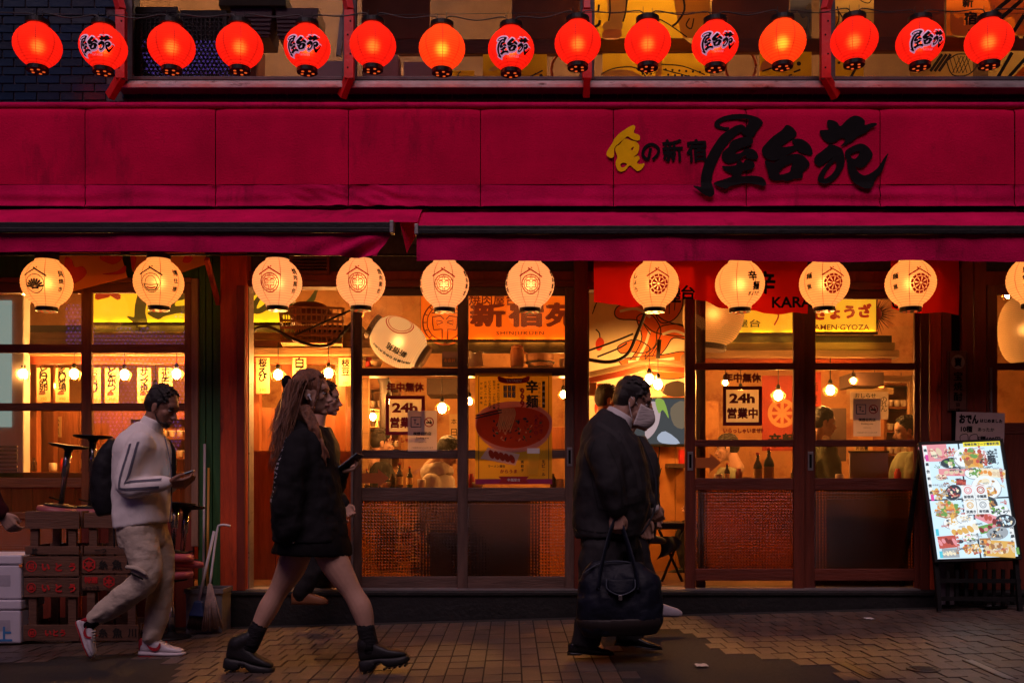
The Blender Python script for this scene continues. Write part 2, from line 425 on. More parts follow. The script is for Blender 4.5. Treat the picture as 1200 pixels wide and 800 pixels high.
M_woodh = mat("weathered_wood_rail", (.105, .056, .042), .6, .35, 7, .3, stretch=(.5, 3, 3), dirt=((.11, .085, .085), 6, .60, (.5, 2, 2)))
M_redwood = mat("red_stained_wood", (.12, .022, .011), .5, .3, 7, .3, stretch=(3, 3, .4))
M_redwoodh = mat("red_stained_wood_rail", (.12, .022, .011), .5, .3, 7, .3, stretch=(.4, 3, 3))
M_post = mat("vermilion_timber", (.50, .06, .015), .55, .3, 6, .3, stretch=(3, 3, .4), dirt=((.08, .02, .012), 4, .58, (2, 2, .4)))
M_wall = mat("maroon_board", (.19, .026, .012), .6, .3, 5, .3, stretch=(2, 2, .4))
M_green = mat("dark_green_board", (.03, .11, .03), .6, .3, 6, .25, stretch=(3, 3, .4))
M_frame = mat("window_oak", (.22, .066, .018), .5, .3, 7, .3, stretch=(3, 3, .4))
M_frameh = mat("window_oak_rail", (.22, .066, .018), .5, .3, 7, .3, stretch=(.4, 3, 3))
M_glass = glass("window_glass", (.97, .95, .93), .007)
M_glassu = glass("upper_glass", (.92, .90, .90), .0)
M_rip = rippled_glass("figured_glass")
M_ink = mat("black_ink", (.008, .007, .008), .85, .2, 20, spec=.1)
M_inkred = mat("red_ink", (.45, .012, .012), .6, .15, 20)
M_yel = mat("yellow_paint", (.92, .50, .004), .8, .1, 10, spec=.05)
M_white = mat("white_print", (.75, .70, .68), .6, .08, 10)

# ================================================================== ground
g = MB()
def gsheet(u, v):
    x = -22 + 44 * u; y = -30 + 30.6 * v
    return (x, y, gz(x) - .012)
g.sheet(gsheet, 24, 24, False)
struct("ground", g, M_asph)
pave = MB()      # bed under the pavers
pave.sheet(lambda u, v: (-9 + 18 * u, -6.5 + 6.4 * v, gz(-9 + 18 * u) - .006), 12, 8, False)
pavement = struct("pavement", pave, M_mortar)

def patch_left(x, y):     # worn asphalt strip where the pavers stop, lower left
    return x < -1.95 - .35 * (y + 1.9) and y < -1.42 - .08 * math.sin(x * 3)
def patch_mid(x, y):      # asphalt patch right of the man in the suit
    return .62 + .05 * math.sin(y * 7) < x < 1.42 + .10 * math.sin(y * 5 + 1) - (y + 2.0) * .35 and y > -2.85
PW, PL = .1, .2
bricks = []
for j in range(-26, -1):
    y = j * PL * 1.02 + .06
    for i in range(-62, 63):
        x = i * PW * 1.03
        if abs(x) > 6.2: continue
        st = 0 if -1.2 < x < .55 else (.5 * (j % 2))
        x += st * PW
        if patch_left(x, y) or patch_mid(x, y): continue
        if y > -.42 and (x < -3.9): continue
        bricks.append((x, y))
def seen(x, y):
    s = S(y); px = 600 + x * s; py = 565 + (CAMZ - gz(x)) * s
    return -8 < px < 1208 and py < 806
bricks.sort(key=lambda b: (not seen(*b), b[1]))
pm = []
for k in range(8):
    r = random.Random(k); b = MB(); b.box(-PW / 2 + .003, PW / 2 - .003, -PL / 2 + .003, PL / 2 - .003, -.03, 0)
    for q in range(4, 8): b.v[q].z += r.uniform(-.0015, .0015)
    bm_ = b.mesh("paver", M_paver[k % 4]); pm.append(bm_)
rest = [MB() for _ in range(4)]
for n, (x, y) in enumerate(bricks):
    k = R.randrange(8); dz = R.uniform(-.002, .002)
    ry, rx = R.uniform(-.006, .006), math.atan(.028)
    if n < 300:
        o = bpy.data.objects.new("paver", pm[k]); COL.objects.link(o); o.parent = pavement
        o.location = (x, y, gz(x) + dz); o.rotation_euler = (ry * .4, -rx, ry)
    else:
        m = rest[k % 4]; z = gz(x) + dz
        a, c = PW / 2 - .003, PL / 2 - .003
        m.add([(x - a, y - c, z - .03), (x + a, y - c, z - .03), (x + a, y + c, z - .03), (x - a, y + c, z - .03),
               (x - a, y - c, z - .0014), (x + a, y - c, z + .0014), (x + a, y + c, z + .0014), (x - a, y + c, z - .0014)],
              [(4, 5, 6, 7), (0, 1, 5, 4), (1, 2, 6, 5), (2, 3, 7, 6), (3, 0, 4, 7)])
for k, m in enumerate(rest):
    tag(m.build("pavers", M_paver[k], pavement), kind='stuff')
ap = MB()
for x0, x1, y0, y1 in ((.58, 1.75, -2.9, -.13), (-5.5, -1.6, -4.2, -1.38)):
    ap.sheet(lambda u, v: (x0 + (x1 - x0) * u, y0 + (y1 - y0) * v, gz(x0 + (x1 - x0) * u) - .004 + .0015 * noise.noise(Vector((u * 9, v * 9, 3)))), 14, 14)
struct("asphalt_patch", ap, M_asph)
# iron covers set in the pavers, lower right
M_iron = mat("worn_iron", (.09, .075, .07), .4, .3, 12, .3, metal=.7, dirt=((.12, .05, .03), 9, .55))
def gp(px, py):
    # ground point under a pixel
    z = 0
    for _ in range(4):
        d = F * (CAMZ - z) / (py - 565); x = (px - 600) / F * d; z = gz(x)
    return Vector((x, d + CAMY, z))
for (a, b, lab) in (((985, 775), (1026, 795), "rusty iron channel cover set in the pavers"), ((1135, 773), (1185, 795), "bright worn iron channel cover by the menu board")):
    A, B = gp(*a), gp(*b)
    t = thing("drain_channel", lab, "drain cover", tuple(A), "iron covers set in the pavers")
    def strip(x0, x1, z): 
        m = MB(); q = [A + Vector((x0, 0, z)), A + Vector((x1, 0, z)), B + Vector((x1, 0, z)), B + Vector((x0, 0, z))]; m.add(q + [v - Vector((0, 0, .02)) for v in q], [(0, 1, 2, 3) if B.y > A.y else (3, 2, 1, 0), (0, 4, 5, 1), (1, 5, 6, 2), (2, 6, 7, 3), (3, 7, 4, 0)]); return m
    strip(-.036, -.024, .004).build("channel_frame", M_iron, t); strip(.024, .036, .004).build("channel_frame", M_iron, t); strip(-.022, .022, .0025).build("cover_plate", M_alu if "bright" in lab else M_iron, t)
c = gp(1082, 784)
t = thing("valve_cover", "small round iron valve cover between the two channel covers", "valve cover", tuple(c), "iron covers set in the pavers")
m = MB(); m.lathe([(.085, 0), (.085, .006), (.07, .007), (.07, .003)], 24, Matrix.Translation(c)); m.build("rim", M_iron, t)
m = MB(); m.lathe([(.066, .002), (.066, .005), (0.001, .006)], 24, Matrix.Translation(c))
for k in range(5): m.box(c.x - .05, c.x + .05, c.y - .048 + k * .022, c.y - .038 + k * .022, c.z + .005, c.z + .009)
m.build("lid", M_iron, t)
# unseen building across the street, added to keep sky out of the panes
ob = thing("opposite_building", "unseen dark building added across the street to cut sky reflections", "building", (0, -20, -.8))
m = MB(); m.box(-30, 30, -21, -20, -.8, 17.5); m.build("wall", mat("sooty_concrete", (.045, .04, .042), .9, .3, 1.5), ob)
for k in range(12):
    for j in range(3):
        m = MB(); x = -21 + k * 3.8; m.box(x, x + 2.2, -19.99, -19.95, .6 + j * 2.7, 2.4 + j * 2.7); m.build("window", M_iron, ob)
# litter
M_lit = mat("crumpled_paper", (.6, .58, .56), .7, .1, 10)
for (px, py, w_, lab) in ((822, 780, .05, "scrap of white paper lying on the asphalt patch"), (1018, 725, .045, "flattened pale wrapper on the pavers near the step")):
    c = gp(px, py); m = MB()
    m.sheet(lambda u, v: (c.x + (u - .5) * w_ * 1.3, c.y + (v - .5) * w_ * 1.6, c.z + .006 + .008 * abs(noise.noise(Vector((u * 3, v * 3, px))))), 5, 5)
    tag(m.build("paper_scrap", M_lit, loc=tuple(c)), lab, "litter", "scraps of litter on the street")

# ================================================================== upper storey wall with tiles
YU = .06
wl = MB()
zt, zs = 5.2, PZ(97, YU)
xw0 = PX(150, YU)
wl.box(-6.5, xw0, YU + .012, YU + .25, 2.6, zt)
wl.box(xw0, 6.5, YU + .012, YU + .25, 2.6, zs)
upper = struct("upper_wall", wl, M_grout)
tw, th = 27 / S(YU), 9.9 / S(YU)
tm = []
for k in range(3):
    b = MB(); b.box(-tw / 2 + .006, tw / 2 - .006, 0, .016, -th / 2 + .005, th / 2 - .005); tm.append(b.mesh("tile", (M_tile, M_tile2, M_tile)[k]))
tm2 = []
sw = 17.6 / S(YU)
for k in range(2):
    b = MB(); b.box(-sw / 2 + .005, sw / 2 - .005, 0, .016, -th / 2 + .005, th / 2 - .005); tm2.append(b.mesh("tile", (M_tile, M_tile2)[k]))
def tile(me, x, z):
    o = bpy.data.objects.new("tile", me); COL.objects.link(o); o.parent = upper
    o.location = (x, YU - .004 + R.uniform(-.0015, .0015), z); o.rotation_euler = (R.uniform(-.012, .012), 0, R.uniform(-.012, .012))
for r in range(13):
    z = PZ(113, YU) + r * th
    for c in range(-1, 7):
        x = PX(3, YU) + c * tw + (.5 * tw if r % 2 else 0)
        if x + tw / 2 > xw0 - .03: continue
        tile(tm[R.randrange(3)], x, z)
for c in range(62):
    x = xw0 + .01 + c * sw
    for z in (PZ(111, YU),): tile(tm2[R.randrange(2)], x, z)
fill = MB()            # the continuing tile courses outside the picture and hidden behind the sign
for r in range(-8, 13):
    z = PZ(113, YU) + r * th
    for c in range(-14, 90):
        x = PX(3, YU) + c * tw + (.5 * tw if r % 2 else 0)
        if (r >= 0 and x > PX(-25, YU)) or x > 6: continue
        fill.box(x - tw / 2 + .006, x + tw / 2 - .006, YU - .004, YU + .012, z - th / 2 + .005, z + th / 2 - .005)
tag(fill.build("tile_courses", M_tile2, upper), kind='stuff')

# ================================================================== upstairs windows
def pbox(m, x0, x1, y0, y1, Y, d):
    """box whose front face covers the given pixels at depth Y"""
    m.box(PX(x0, Y), PX(x1, Y), Y, Y + d, PZ(y1, Y), PZ(y0, Y))
M_uframe = mat("grey_window_frame", (.06, .045, .05), .45, .2, 8, .15, metal=.3)
sill = MB(); sill.box(xw0 - .04, 6.5, -.07, .10, PZ(103, -.07), PZ(97, -.07))
sill.box(xw0 - .02, 6.5, -.045, .10, PZ(97, -.07) + .002, PZ(93, -.07))
tag(sill.build("window_ledge", M_alu, bev=.006), "long dull metal window ledge under the upstairs windows", "ledge")
for (a, b, lab) in ((150, 408, "upstairs window with black crates stacked behind it"), (412, 686, "upstairs window with brown boards behind it"), (690, 968, "upstairs window with yellow drawn posters behind it"),
                    (972, 1236, "rightmost upstairs window with orange and black posters behind it")):
    t = thing("upstairs_window", lab, "window", (PX((a + b) / 2, .05), .05, PZ(96, .05)), "upstairs windows")
    f = MB(); z0 = PZ(95, .05)
    x0, x1 = PX(a, .05), PX(b, .05)
    f.box(x0, x0 + .04, .03, .09, z0, 5.2); f.box(x1 - .04, x1, .03, .09, z0, 5.2); f.box(x0 + .04, x1 - .04, .032, .088, z0, z0 + .03); f.box(x0 + .04, x1 - .04, .032, .088, 5.14, 5.2)
    f.build("frame", M_uframe, t, bev=.004)
    q = MB(); q.box(x0 + .04, x1 - .04, .055, .06, z0 + .03, 5.14); q.build("pane", M_glassu, t)
# red steel channel brackets that carry the lantern cable
for (px, lean, lab) in ((141, -1, "red steel bracket at the corner of the tiled wall"), (409, -.6, "red steel bracket between crates window and boards window"),
                        (688, 0, "red steel bracket left of the yellow posters"), (968, .9, "red steel bracket with a kicked-out foot between the two poster windows")):
    x = PX(px, -.12); t = thing("lantern_bracket", lab, "bracket", (x, 0, 4.1), "red steel brackets of the lantern string")
    m = MB(); z0, z1 = PZ(92, -.12), PZ(12, -.12); hw = 5.5 / S(-.12)
    m.box(x - hw, x + hw, -.13, -.122, z0, z1); m.box(x - hw, x - hw + .006, -.122, -.07, z0, z1); m.box(x + hw - .006, x + hw, -.122, -.07, z0, z1)
    m.build("channel", M_redsteel, t, bev=.002)
    for (za, zb, nm) in ((z1, z1 + .32, "upper_arm"), (z0 + .02, z0 - .10, "lower_arm")):
        m = MB(); m.bar((x, -.1, za), (x + lean * .12, .03 if zb > za else -.02, zb), .05, 2 * hw, ); m.build(nm, M_redsteel, t, bev=.002)
    for i in range(4):
        m = MB(); zz = z0 + (z1 - z0) * (.15 + .2 * i + (.08 if i > 1 else 0)); m.lathe([(.007, 0), (.007, .003)], 8, Matrix.Translation((x + (.012 if i % 2 else -.008), -.130, zz)) @ Matrix.Rotation(PI / 2, 4, 'X')); m.build("bolt_hole_shade", M_ink, t)  # dark discs stand in for the shade inside the holes

# ================================================================== sign awning (boxed canvas fascia)
YF = -.62
ZB, ZM, ZT = PZ(242, YF), PZ(216, YF), PZ(125, YF)
xs = [PX(p, YF) for p in (-420, -260, -57, 99, 252, 408, 563, 719, 875, 1032, 1190, 1345, 1500)]
t_sign = thing("sign_awning", "long crimson canvas fascia carrying the black brush lettering", "awning", (0, YF, ZB))
rr = random.Random(3)
for i in range(len(xs) - 1):
    a, b = xs[i] + .003, xs[i + 1] - .003
    m = MB(); ph = rr.uniform(0, 9)
    def fn(u, v):
        x = a + (b - a) * u; z = ZM + (ZT - ZM) * v
        y = YF + .006 * noise.noise(Vector((x * 1.6, z * 2.2, ph))) - .004 * math.sin(PI * u) * math.sin(PI * v) + .010 * (1 if u in (0, 1) else 0)
        if v > .93: k = (v - .93) / .07; y += .03 * k * k; 
        return (x, y, z)
    m.sheet(fn, 14, 14); m.build("canvas_panel", M_cloth, t_sign)
    # wrinkled lower flap
    m = MB()
    def fl(u, v):
        x = a + (b - a) * u; z = ZB + (ZM - .003 - ZB) * v
        k = math.exp(-((x - PX(410, YF)) / .55) ** 2)
        wv = .012 * math.sin(z * 70 + 2.4 * noise.noise(Vector((x * 1.3, 0, 1)))) * (1 - v) + .02 * noise.noise(Vector((x * 1.2, z * 16, 4)))
        wv += k * (.05 * noise.noise(Vector((x * 6, z * 22 + x * 9, 8))))
        return (x, YF + .004 - .012 * (1 - v) + wv * .8 * (1 - .5 * v) + .014 * (1 if u in (0, 1) and v < .97 else 0), z - .012 * k * (1 - v) * noise.noise(Vector((x * 9, 3, 3))))
    m.sheet(fl, 36, 12); m.build("flap", M_cloth2, t_sign)
m = MB()               # rolled top hem and the roof of the box
m.tube([(-6.4, YF + .03, ZT + .018), (6.4, YF + .03, ZT + .018)], .024, 8); m.build("top_hem", M_cloth2, t_sign)
m = MB(); m.sheet(lambda u, v: (-6.4 + 12.8 * u, YF + .03 + (YU - YF - .05) * v, ZT + .03 + .04 * v), 8, 2); m.build("roof_canvas", M_cloth2, t_sign)
m = MB()               # steel frame inside
for x in [-6 + k * .9 for k in range(14)]: m.box(x - .015, x + .015, YF + .05, YU, ZB + .06, ZB + .09)
m.box(-6.3, 6.3, YF + .045, YF + .07, ZB + .02, ZB + .05); m.build("frame_rail", M_black, t_sign)
# brush lettering, outlines followed stroke by stroke
K1, K2, K3 = 1200 / 170, 904 / 130, 1113 / 160
def sgn(pts, ox, oy, k):
    s = S(YF)
    return [((ox + x / k - 600) / s, CAMZ + (565 - (oy + y / k)) / s) for x, y in pts]
def Z1(p): return sgn(p, 700, 130, K1)
def Z2(p): return sgn(p, 810, 125, K2)
def Z3(p): return sgn(p, 890, 125, K3)
YA = [Z2([(310, 185), (290, 196), (240, 188), (198, 175), (185, 150), (200, 118), (250, 88), (330, 68), (420, 65), (480, 75), (545, 95), (583, 135), (560, 168), (535, 200), (510, 240), (482, 258), (440, 240), (410, 215), (430, 190), (455, 150), (468, 112), (430, 105), (350, 108), (270, 120), (232, 140), (232, 158), (270, 170), (305, 172)])]
YB = [Z2([(402, 150), (440, 170), (430, 200), (380, 225), (330, 270), (290, 315), (255, 360), (225, 420), (190, 500), (170, 570), (165, 630), (180, 690), (178, 725), (155, 745), (110, 735), (60, 700), (10, 655), (40, 655), (72, 660), (75, 620), (80, 560), (100, 480), (130, 410), (175, 330), (240, 240), (310, 190), (355, 162)])]
YC = [Z2([(482, 252), (500, 280), (497, 305), (460, 325), (400, 345), (355, 385), (400, 382), (440, 350), (490, 348), (525, 370), (542, 400), (538, 430), (500, 433), (450, 425), (440, 400), (400, 430), (360, 455), (300, 468), (262, 448), (245, 415), (258, 370), (300, 335), (310, 310), (330, 285), (380, 262), (440, 250)])]
YD = [Z2([(395, 440), (420, 462), (440, 440), (490, 448), (515, 475), (508, 502), (470, 520), (425, 528), (410, 545), (412, 570), (480, 566), (560, 574), (598, 603), (606, 640), (580, 656), (520, 640), (450, 628), (380, 640), (310, 658), (270, 682), (188, 640), (190, 620), (260, 597), (330, 572), (332, 555), (285, 535), (258, 510), (250, 488), (300, 488), (360, 480), (372, 455)])]
YE = [Z3([(215, 155), (260, 170), (295, 210), (298, 240), (270, 265), (230, 290), (175, 330), (230, 330), (280, 318), (262, 290), (270, 272), (320, 265), (370, 285), (415, 330), (430, 380), (415, 400), (370, 392), (320, 375), (300, 358), (240, 390), (180, 425), (120, 443), (70, 435), (30, 405), (15, 355), (45, 310), (110, 245), (180, 195)])]
YFs = [Z3([(40, 445), (110, 462), (160, 435), (220, 405), (290, 390), (345, 400), (385, 435), (405, 470), (395, 500), (350, 540), (350, 575), (335, 590), (280, 595), (225, 613), (190, 605), (150, 610), (110, 605), (75, 580), (60, 520)]), Z3([(160, 555), (165, 525), (210, 488), (270, 465), (250, 500), (248, 530), (215, 548), (180, 558)])]
YG = [Z3([(555, 115), (595, 118), (630, 135), (655, 165), (700, 120), (750, 85), (790, 80), (835, 100), (855, 125), (855, 155), (900, 142), (945, 138), (948, 158), (900, 185), (860, 220), (800, 248), (760, 280), (700, 315), (655, 332), (690, 290), (690, 268), (660, 262), (620, 290), (560, 302), (510, 265), (488, 225), (490, 200), (530, 195), (560, 190), (545, 150)])]
YH = [Z3([(570, 312), (630, 328), (670, 355), (685, 400), (690, 460), (670, 520), (620, 590), (570, 625), (520, 637), (480, 620), (470, 590), (490, 540), (540, 475), (600, 420), (545, 455), (490, 492), (455, 475), (440, 440), (455, 405), (500, 370), (545, 335)]), Z3([(615, 455), (622, 490), (590, 550), (530, 592), (525, 570), (560, 505), (595, 465)])]
YI = [Z3([(700, 362), (760, 325), (820, 307), (870, 325), (905, 365), (918, 405), (890, 450), (850, 495), (810, 507), (778, 495), (800, 535), (845, 565), (900, 548), (960, 500), (1005, 430), (1040, 388), (1042, 400), (1015, 470), (1000, 520), (950, 585), (910, 660), (880, 682), (830, 672), (770, 630), (730, 570), (712, 500), (705, 430), (690, 405)]), Z3([(735, 402), (765, 380), (812, 370), (800, 405), (775, 428), (750, 425)])]
BRUSH = [YA, YB, YC, YD, YE, YFs, YG, YH, YI]          # the three characters of the house name
def on_canvas(m, splines, k):
    vs, fs = shape_geo(splines, 3)
    vs, fs = subdiv(vs, fs, .06)
    m.add([Vector((v.x, YF - .0095 - k * .0005 - .022 * max(0, min(1, (ZM + .01 - v.y) / .05)), v.y)) for v in vs], fs)
m = MB()
for k, sp in enumerate(BRUSH): on_canvas(m, sp, k)
m.build("house_name", M_ink, t_sign)
m = MB()
on_canvas(m, [Z1([(285, 125), (312, 140), (300, 185), (345, 205), (350, 240), (325, 250), (280, 235), (250, 215), (215, 240), (170, 280), (140, 310), (133, 385), (95, 388), (75, 350), (125, 268), (140, 235), (190, 185)])], 0)
on_canvas(m, [Z1([(225, 235), (280, 250), (320, 260), (345, 295), (335, 350), (300, 385), (335, 375), (348, 400), (325, 432), (350, 445), (388, 440), (370, 480), (335, 502), (300, 480), (265, 455), (230, 495), (190, 507), (160, 480), (150, 430), (165, 385), (150, 340), (150, 305), (185, 280)]),
              Z1([(275, 320), (298, 300), (292, 330)]), Z1([(213, 432), (245, 445), (220, 470), (195, 470), (190, 445)])], 1)
m.build("yellow_character", M_yel, t_sign)
fl = Flat((0, YF - .008, 0)); m = MB()
fl.line(m, Z1([(440, 310), (420, 400), (385, 385), (375, 350), (400, 300), (450, 280), (500, 310), (500, 360), (455, 408)]), .021, smooth=4)
for (px, py, ch) in ((788, 177, "新"), (816, 177, "宿")):
    fl.text(m, ch, PX(px, YF), PZ(py, YF), h=27 / S(YF), w=24 / S(YF), bold=.030, rot=.06)
m.build("small_lettering", M_ink, t_sign)

# ================================================================== the two retractable awnings below
YV = -1.0
def awning(name, a, b, zb0, zb1, vb, lab, curl=None):
    x0, x1 = PX(a, YV), PX(b, YV)
    t = thing(name, lab, "awning", ((x0 + x1) / 2, YV, PZ(zb1, YV)), "retractable awnings over the shop front")
    zt_, zb_ = PZ(zb0, YV), PZ(zb1, YV)
    m = MB(); m.box(x0, x1, YV, YV + .05, zb_ + .004, zt_); m.box(x0, x1, YV - .012, YV + .004, zb_ - .004, zb_ + .03)
    m.build("front_bar", M_black, t, bev=.006)
    m = MB(); m.box(x1 - .012 if curl else x0 - .012, x1 + .014 if curl else x0 + .014, YV - .02, YV + .055, zb_ - .006, zt_ + .006); m.build("end_cap", M_alu, t, bev=.004)
    m = MB(); xe = x1 + (.17 if curl else 0)
    m.sheet(lambda u, v: (x0 + (xe - x0) * u, YV + .03 + .93 * v, zt_ + .005 + .36 * v + .05 * math.sin(PI * v) + .008 * noise.noise(Vector((u * 9, v * 3, 1)))), 40, 6); m.build("canopy", M_cloth2, t)
    m = MB(); m.tube([(x0, YV + .96, zt_ + .36), (xe, YV + .96, zt_ + .36)], .04, 10); m.build("roller", M_black, t)
    # valance, hem falling to the given pixel row
    zh = PZ(vb, YV); n = max(2, round((x1 - x0) / .98)); st = (x1 - x0) / n
    for i in range(n):
        xa, xb = x0 + i * st, x0 + (i + 1) * st
        m = MB()
        def fn(u, v):
            x = xa + (xb - xa) * u; q = (x1 - x) / .9 if curl else 9
            z = zh + (zb_ - zh) * v
            if curl: z += .02 * (1 - v) * max(0, min(1, (x1 - x) / 1.4 - .2)) - .02 * (1 - v) * math.exp(-q * q * 3)
            xx = x - (curl * .10 * (1 - v) * math.exp(-q * 3) if curl else 0)
            y = YV + .018 + (.030 * noise.noise(Vector((x * 1.5, z * 3 - x * .8, 2))) + .016 * noise.noise(Vector((x * 6, z * 5 + x * 2, 5)))) * (1.2 - v)
            if curl: y += .05 * math.exp(-q * q * 4) * math.sin(x * 20 - z * 34) * (1 - v)
            return (xx, y, z + .014 * noise.noise(Vector((x * 1.6, 0, 6))) * (1 - v))
        m.sheet(fn, 24, 8); m.build("valance", M_cloth2 if name else M_cloth, t)
    if curl:          # end of the canopy hanging past the bar
        m = MB(); c0 = Vector((x1 + .05, YV + .05, zt_ + .01)); A = Vector((x1 + .19, YV + .25, zt_ + .09)); B = Vector((x1 + .09, YV + .12, PZ(293, YV)))
        m.sheet(lambda u, v: c0 * (1 - v) + (A * (1 - u) + B * u) * v + Vector((0, .02 * math.sin(u * 5), 0)), 8, 8); m.build("loose_end", M_cloth, t)
    m = MB()
    for x in (x0 + .5, (x0 + x1) / 2, x1 - .5): 
        m.bar((x, YV + .04, zt_ - .02), (x + .1, YV + .5, zt_ + .06), .025, .03); m.bar((x + .1, YV + .5, zt_ + .06), (x, .02, zt_ + .04), .025, .03)
    m.build("folding_arm", M_black, t)
awning("shop_awning", -260, 459, 260, 272, 297, "crimson awning on the left whose hem curls up at its end", 1)
awning("shop_awning", 488, 1460, 264, 274, 305, "crimson awning on the right with a straight level hem")
# hinge bracket and hanging pull rod between the awnings
t = thing("awning_bracket", "greasy metal hinge bracket with pull rod between the two awnings", "bracket", (PX(480, -.3), 0, 2.8))
m = MB()
for px in (482, 498): pbox(m, px, px + 5, 246, 270, -.3, .3)
pbox(m, 470, 500, 268, 274, -.32, .32); m.build("hinge_plate", M_alu, t, bev=.003)
m = MB(); m.tube([P(477, 246, -.4), P(477.5, 287, -.4)], .006, 6); m.tube([P(477.5, 287, -.4), P(479, 285, -.4), P(479, 281, -.4)], .004, 6); m.build("pull_rod", M_alu, t)
# ================================================================== ground-floor shop front
st = MB(); ZS = PZ(692, -.10)
st.box(PX(262, -.1), 6.5, -.10, .3, -.4, ZS); st.box(PX(262, -.1), 6.5, -.115, -.10, ZS - .035, ZS - .004)
struct("door_step", st, mat("dark_stone", (.009, .008, .008), .6, .4, 9, .3, dirt=((.02, .015, .013), 6, .6)), bev=.006)
wf = MB()
wf.box(-6.5, 6.5, .02, .2, PZ(334, .02), 2.62)              # board above the doors and windows
wf.box(-6.5, PX(-260, .02), .02, .2, -.4, PZ(334, .02))     # beyond the picture, left
wf.box(PX(1300, .02), 6.5, .02, .2, ZS, PZ(334, .02))       # beyond the picture, right
struct("front_wall", wf, M_wall)
def post(name, lab, x0, x1, y0, y1, Y, d, m, group=None, bev=.006):
    b = MB(); pbox(b, x0, x1, y0, y1, Y, d)
    return tag(b.build(name, m, bev=bev), lab, "post" if "post" in name else "board", group)
post("timber_post", "orange red timber post right of the green boards", 258, 289, 296, 742, -.06, .2, M_post)
post("timber_post", "dark narrow post between the bare door leaves and the open doorway with the television", 673, 689, 296, 693, -.03, .2, M_redwood)
post("timber_post", "slim vermilion strip fixed beside the left door frame", 277, 287, 334, 692, -.085, .024, M_wall)
# dark green siding, board by board
t = thing("green_siding", "dark green vertical boards between left window and the red post", "siding", (PX(245, 0), .03, 0))
x = 232
for k, wd in enumerate((9, 8, 10)):
    b = MB(); pbox(b, x + .4, x + wd - .4, 300, 745, .0 + .004 * (k % 2), .04); b.build("board", M_green, t, bev=.004); x += wd
b = MB(); pbox(b, -4, 232, 300, 331, .012, .03); b.build("head_board", M_green, t)
b = MB(); pbox(b, 232, 262, 300, 745, .05, .04); b.build("backing", M_ink, t)
# strut under the left awning
b = MB(); b.bar(P(242, 303, -.3), P(256, 356, -.03), .03, .045); tag(b.build("awning_strut", M_post, bev=.003), "slanted wooden strut running down to the red post", "strut")

# right-hand jamb: boards between doors and right window
t = thing("jamb_boards", "red brown vertical boards right of the doors", "siding", (PX(1120, 0), .03, ZS))
for k, (a, b_, m_) in enumerate(((1079, 1089, M_redwood), (1090, 1103, M_post), (1104, 1115, M_wall), (1127, 1141, M_wall), (1142, 1156, M_wall))):
    b = MB(); pbox(b, a, b_, 300, 692, .0 + .006 * (k % 2), .05); b.build("board", m_, t, bev=.004)
b = MB(); pbox(b, 1114, 1128, 300, 692, .04, .04); b.build("backing", M_ink, t)
# louvred vent above the open door
t = thing("louvre_vent", "dark wooden louvre vent above the open doorway behind two pale lanterns", "vent", (PX(372, 0), 0, PZ(320, 0)))
b = MB(); 
for (a0, b0, c0, d0) in ((340, 386, 296, 299), (340, 386, 318, 321), (340, 343, 299, 318), (383, 386, 299, 318)): pbox(b, a0, b0, c0, d0, -.01, .04)
b.build("frame", M_redwood, t)
for k in range(5):
    b = MB(); b.obox(Matrix.Translation(P(363, 301.5 + k * 3.8, .0)) @ Matrix.Rotation(.6, 4, 'X'), .26, .03, .006); b.build("slat", M_redwood, t)

# sliding doors ------------------------------------------------------
def leaf(lab, xl, xr, rails, mw, mh, Y, sw, handle=None, top=334, bot=692, mid=None):
    """a glazed door leaf: stiles, rails between them, panes, figured glass below"""
    t = thing("sliding_door", lab, "door", (PX((xl + xr) / 2, Y), Y + .02, PZ(bot, Y)), "glazed sliding doors of the shop front")
    for (a, b_) in ((xl, xl + sw[0]), (xr - sw[1], xr)):
        b = MB(); pbox(b, a, b_, top, bot, Y, .036); b.build("stile", mw, t, bev=.004)
    for (a, b_) in rails:
        b = MB(); b.box(PX(xl + sw[0], Y), PX(xr - sw[1], Y), Y + .003, Y + .033, PZ(b_, Y), PZ(a, Y)); b.build("rail", mh, t, bev=.004)
    for i in range(len(rails) - 1):
        a, b_ = rails[i][1], rails[i + 1][0]; last = i == len(rails) - 2
        b = MB(); (lambda *q_: relief_pane(b, *q_) if last else b.box(*q_))(PX(xl + sw[0], Y) - .004, PX(xr - sw[1], Y) + .004, Y + .015, Y + .02, PZ(b_, Y) - .004, PZ(a, Y) + .004)
        b.build("figured_pane" if last else "pane", M_rip if last else M_glass, t)
    if handle:
        b = MB(); x, y = handle; pbox(b, x - 3.2, x + 3.2, y - 11, y + 11, Y - .004, .006); h = b.build("pull", M_alu, t, bev=.002)
        b = MB(); pbox(b, x - 1.4, x + 1.4, y - 8, y + 8, Y - .0055, .004); b.build("recess_shade", M_ink, h)  # black slip painted in as the shade of the pull's hollow
    return t
leaf("worn grey-brown door leaf carrying the pasted no smoking sheet", 412, 549, [(334, 346), (431, 440), (527, 537), (571, 587), (675, 692)], M_wood, M_woodh, .045, (12, 13))
leaf("worn grey-brown door leaf carrying the noodle bowl poster", 536, 673, [(334, 346), (431, 440), (527, 537), (571, 587), (675, 692)], M_wood, M_woodh, .0, (12, 11), handle=(667.5, 535))
leaf("dark red door leaf with the framed opening hours sticker", 803, 943, [(338, 350), (425, 433), (515, 523), (560, 574), (666, 680)], M_redwood, M_redwoodh, .0, (12, 13), handle=(809, 540), bot=690)
leaf("dark red door leaf pushed behind the opening hours leaf", 816, 956, [(338, 350), (425, 433), (515, 523), (560, 574), (666, 680)], M_redwood, M_redwoodh, .09, (11, 11), bot=690)
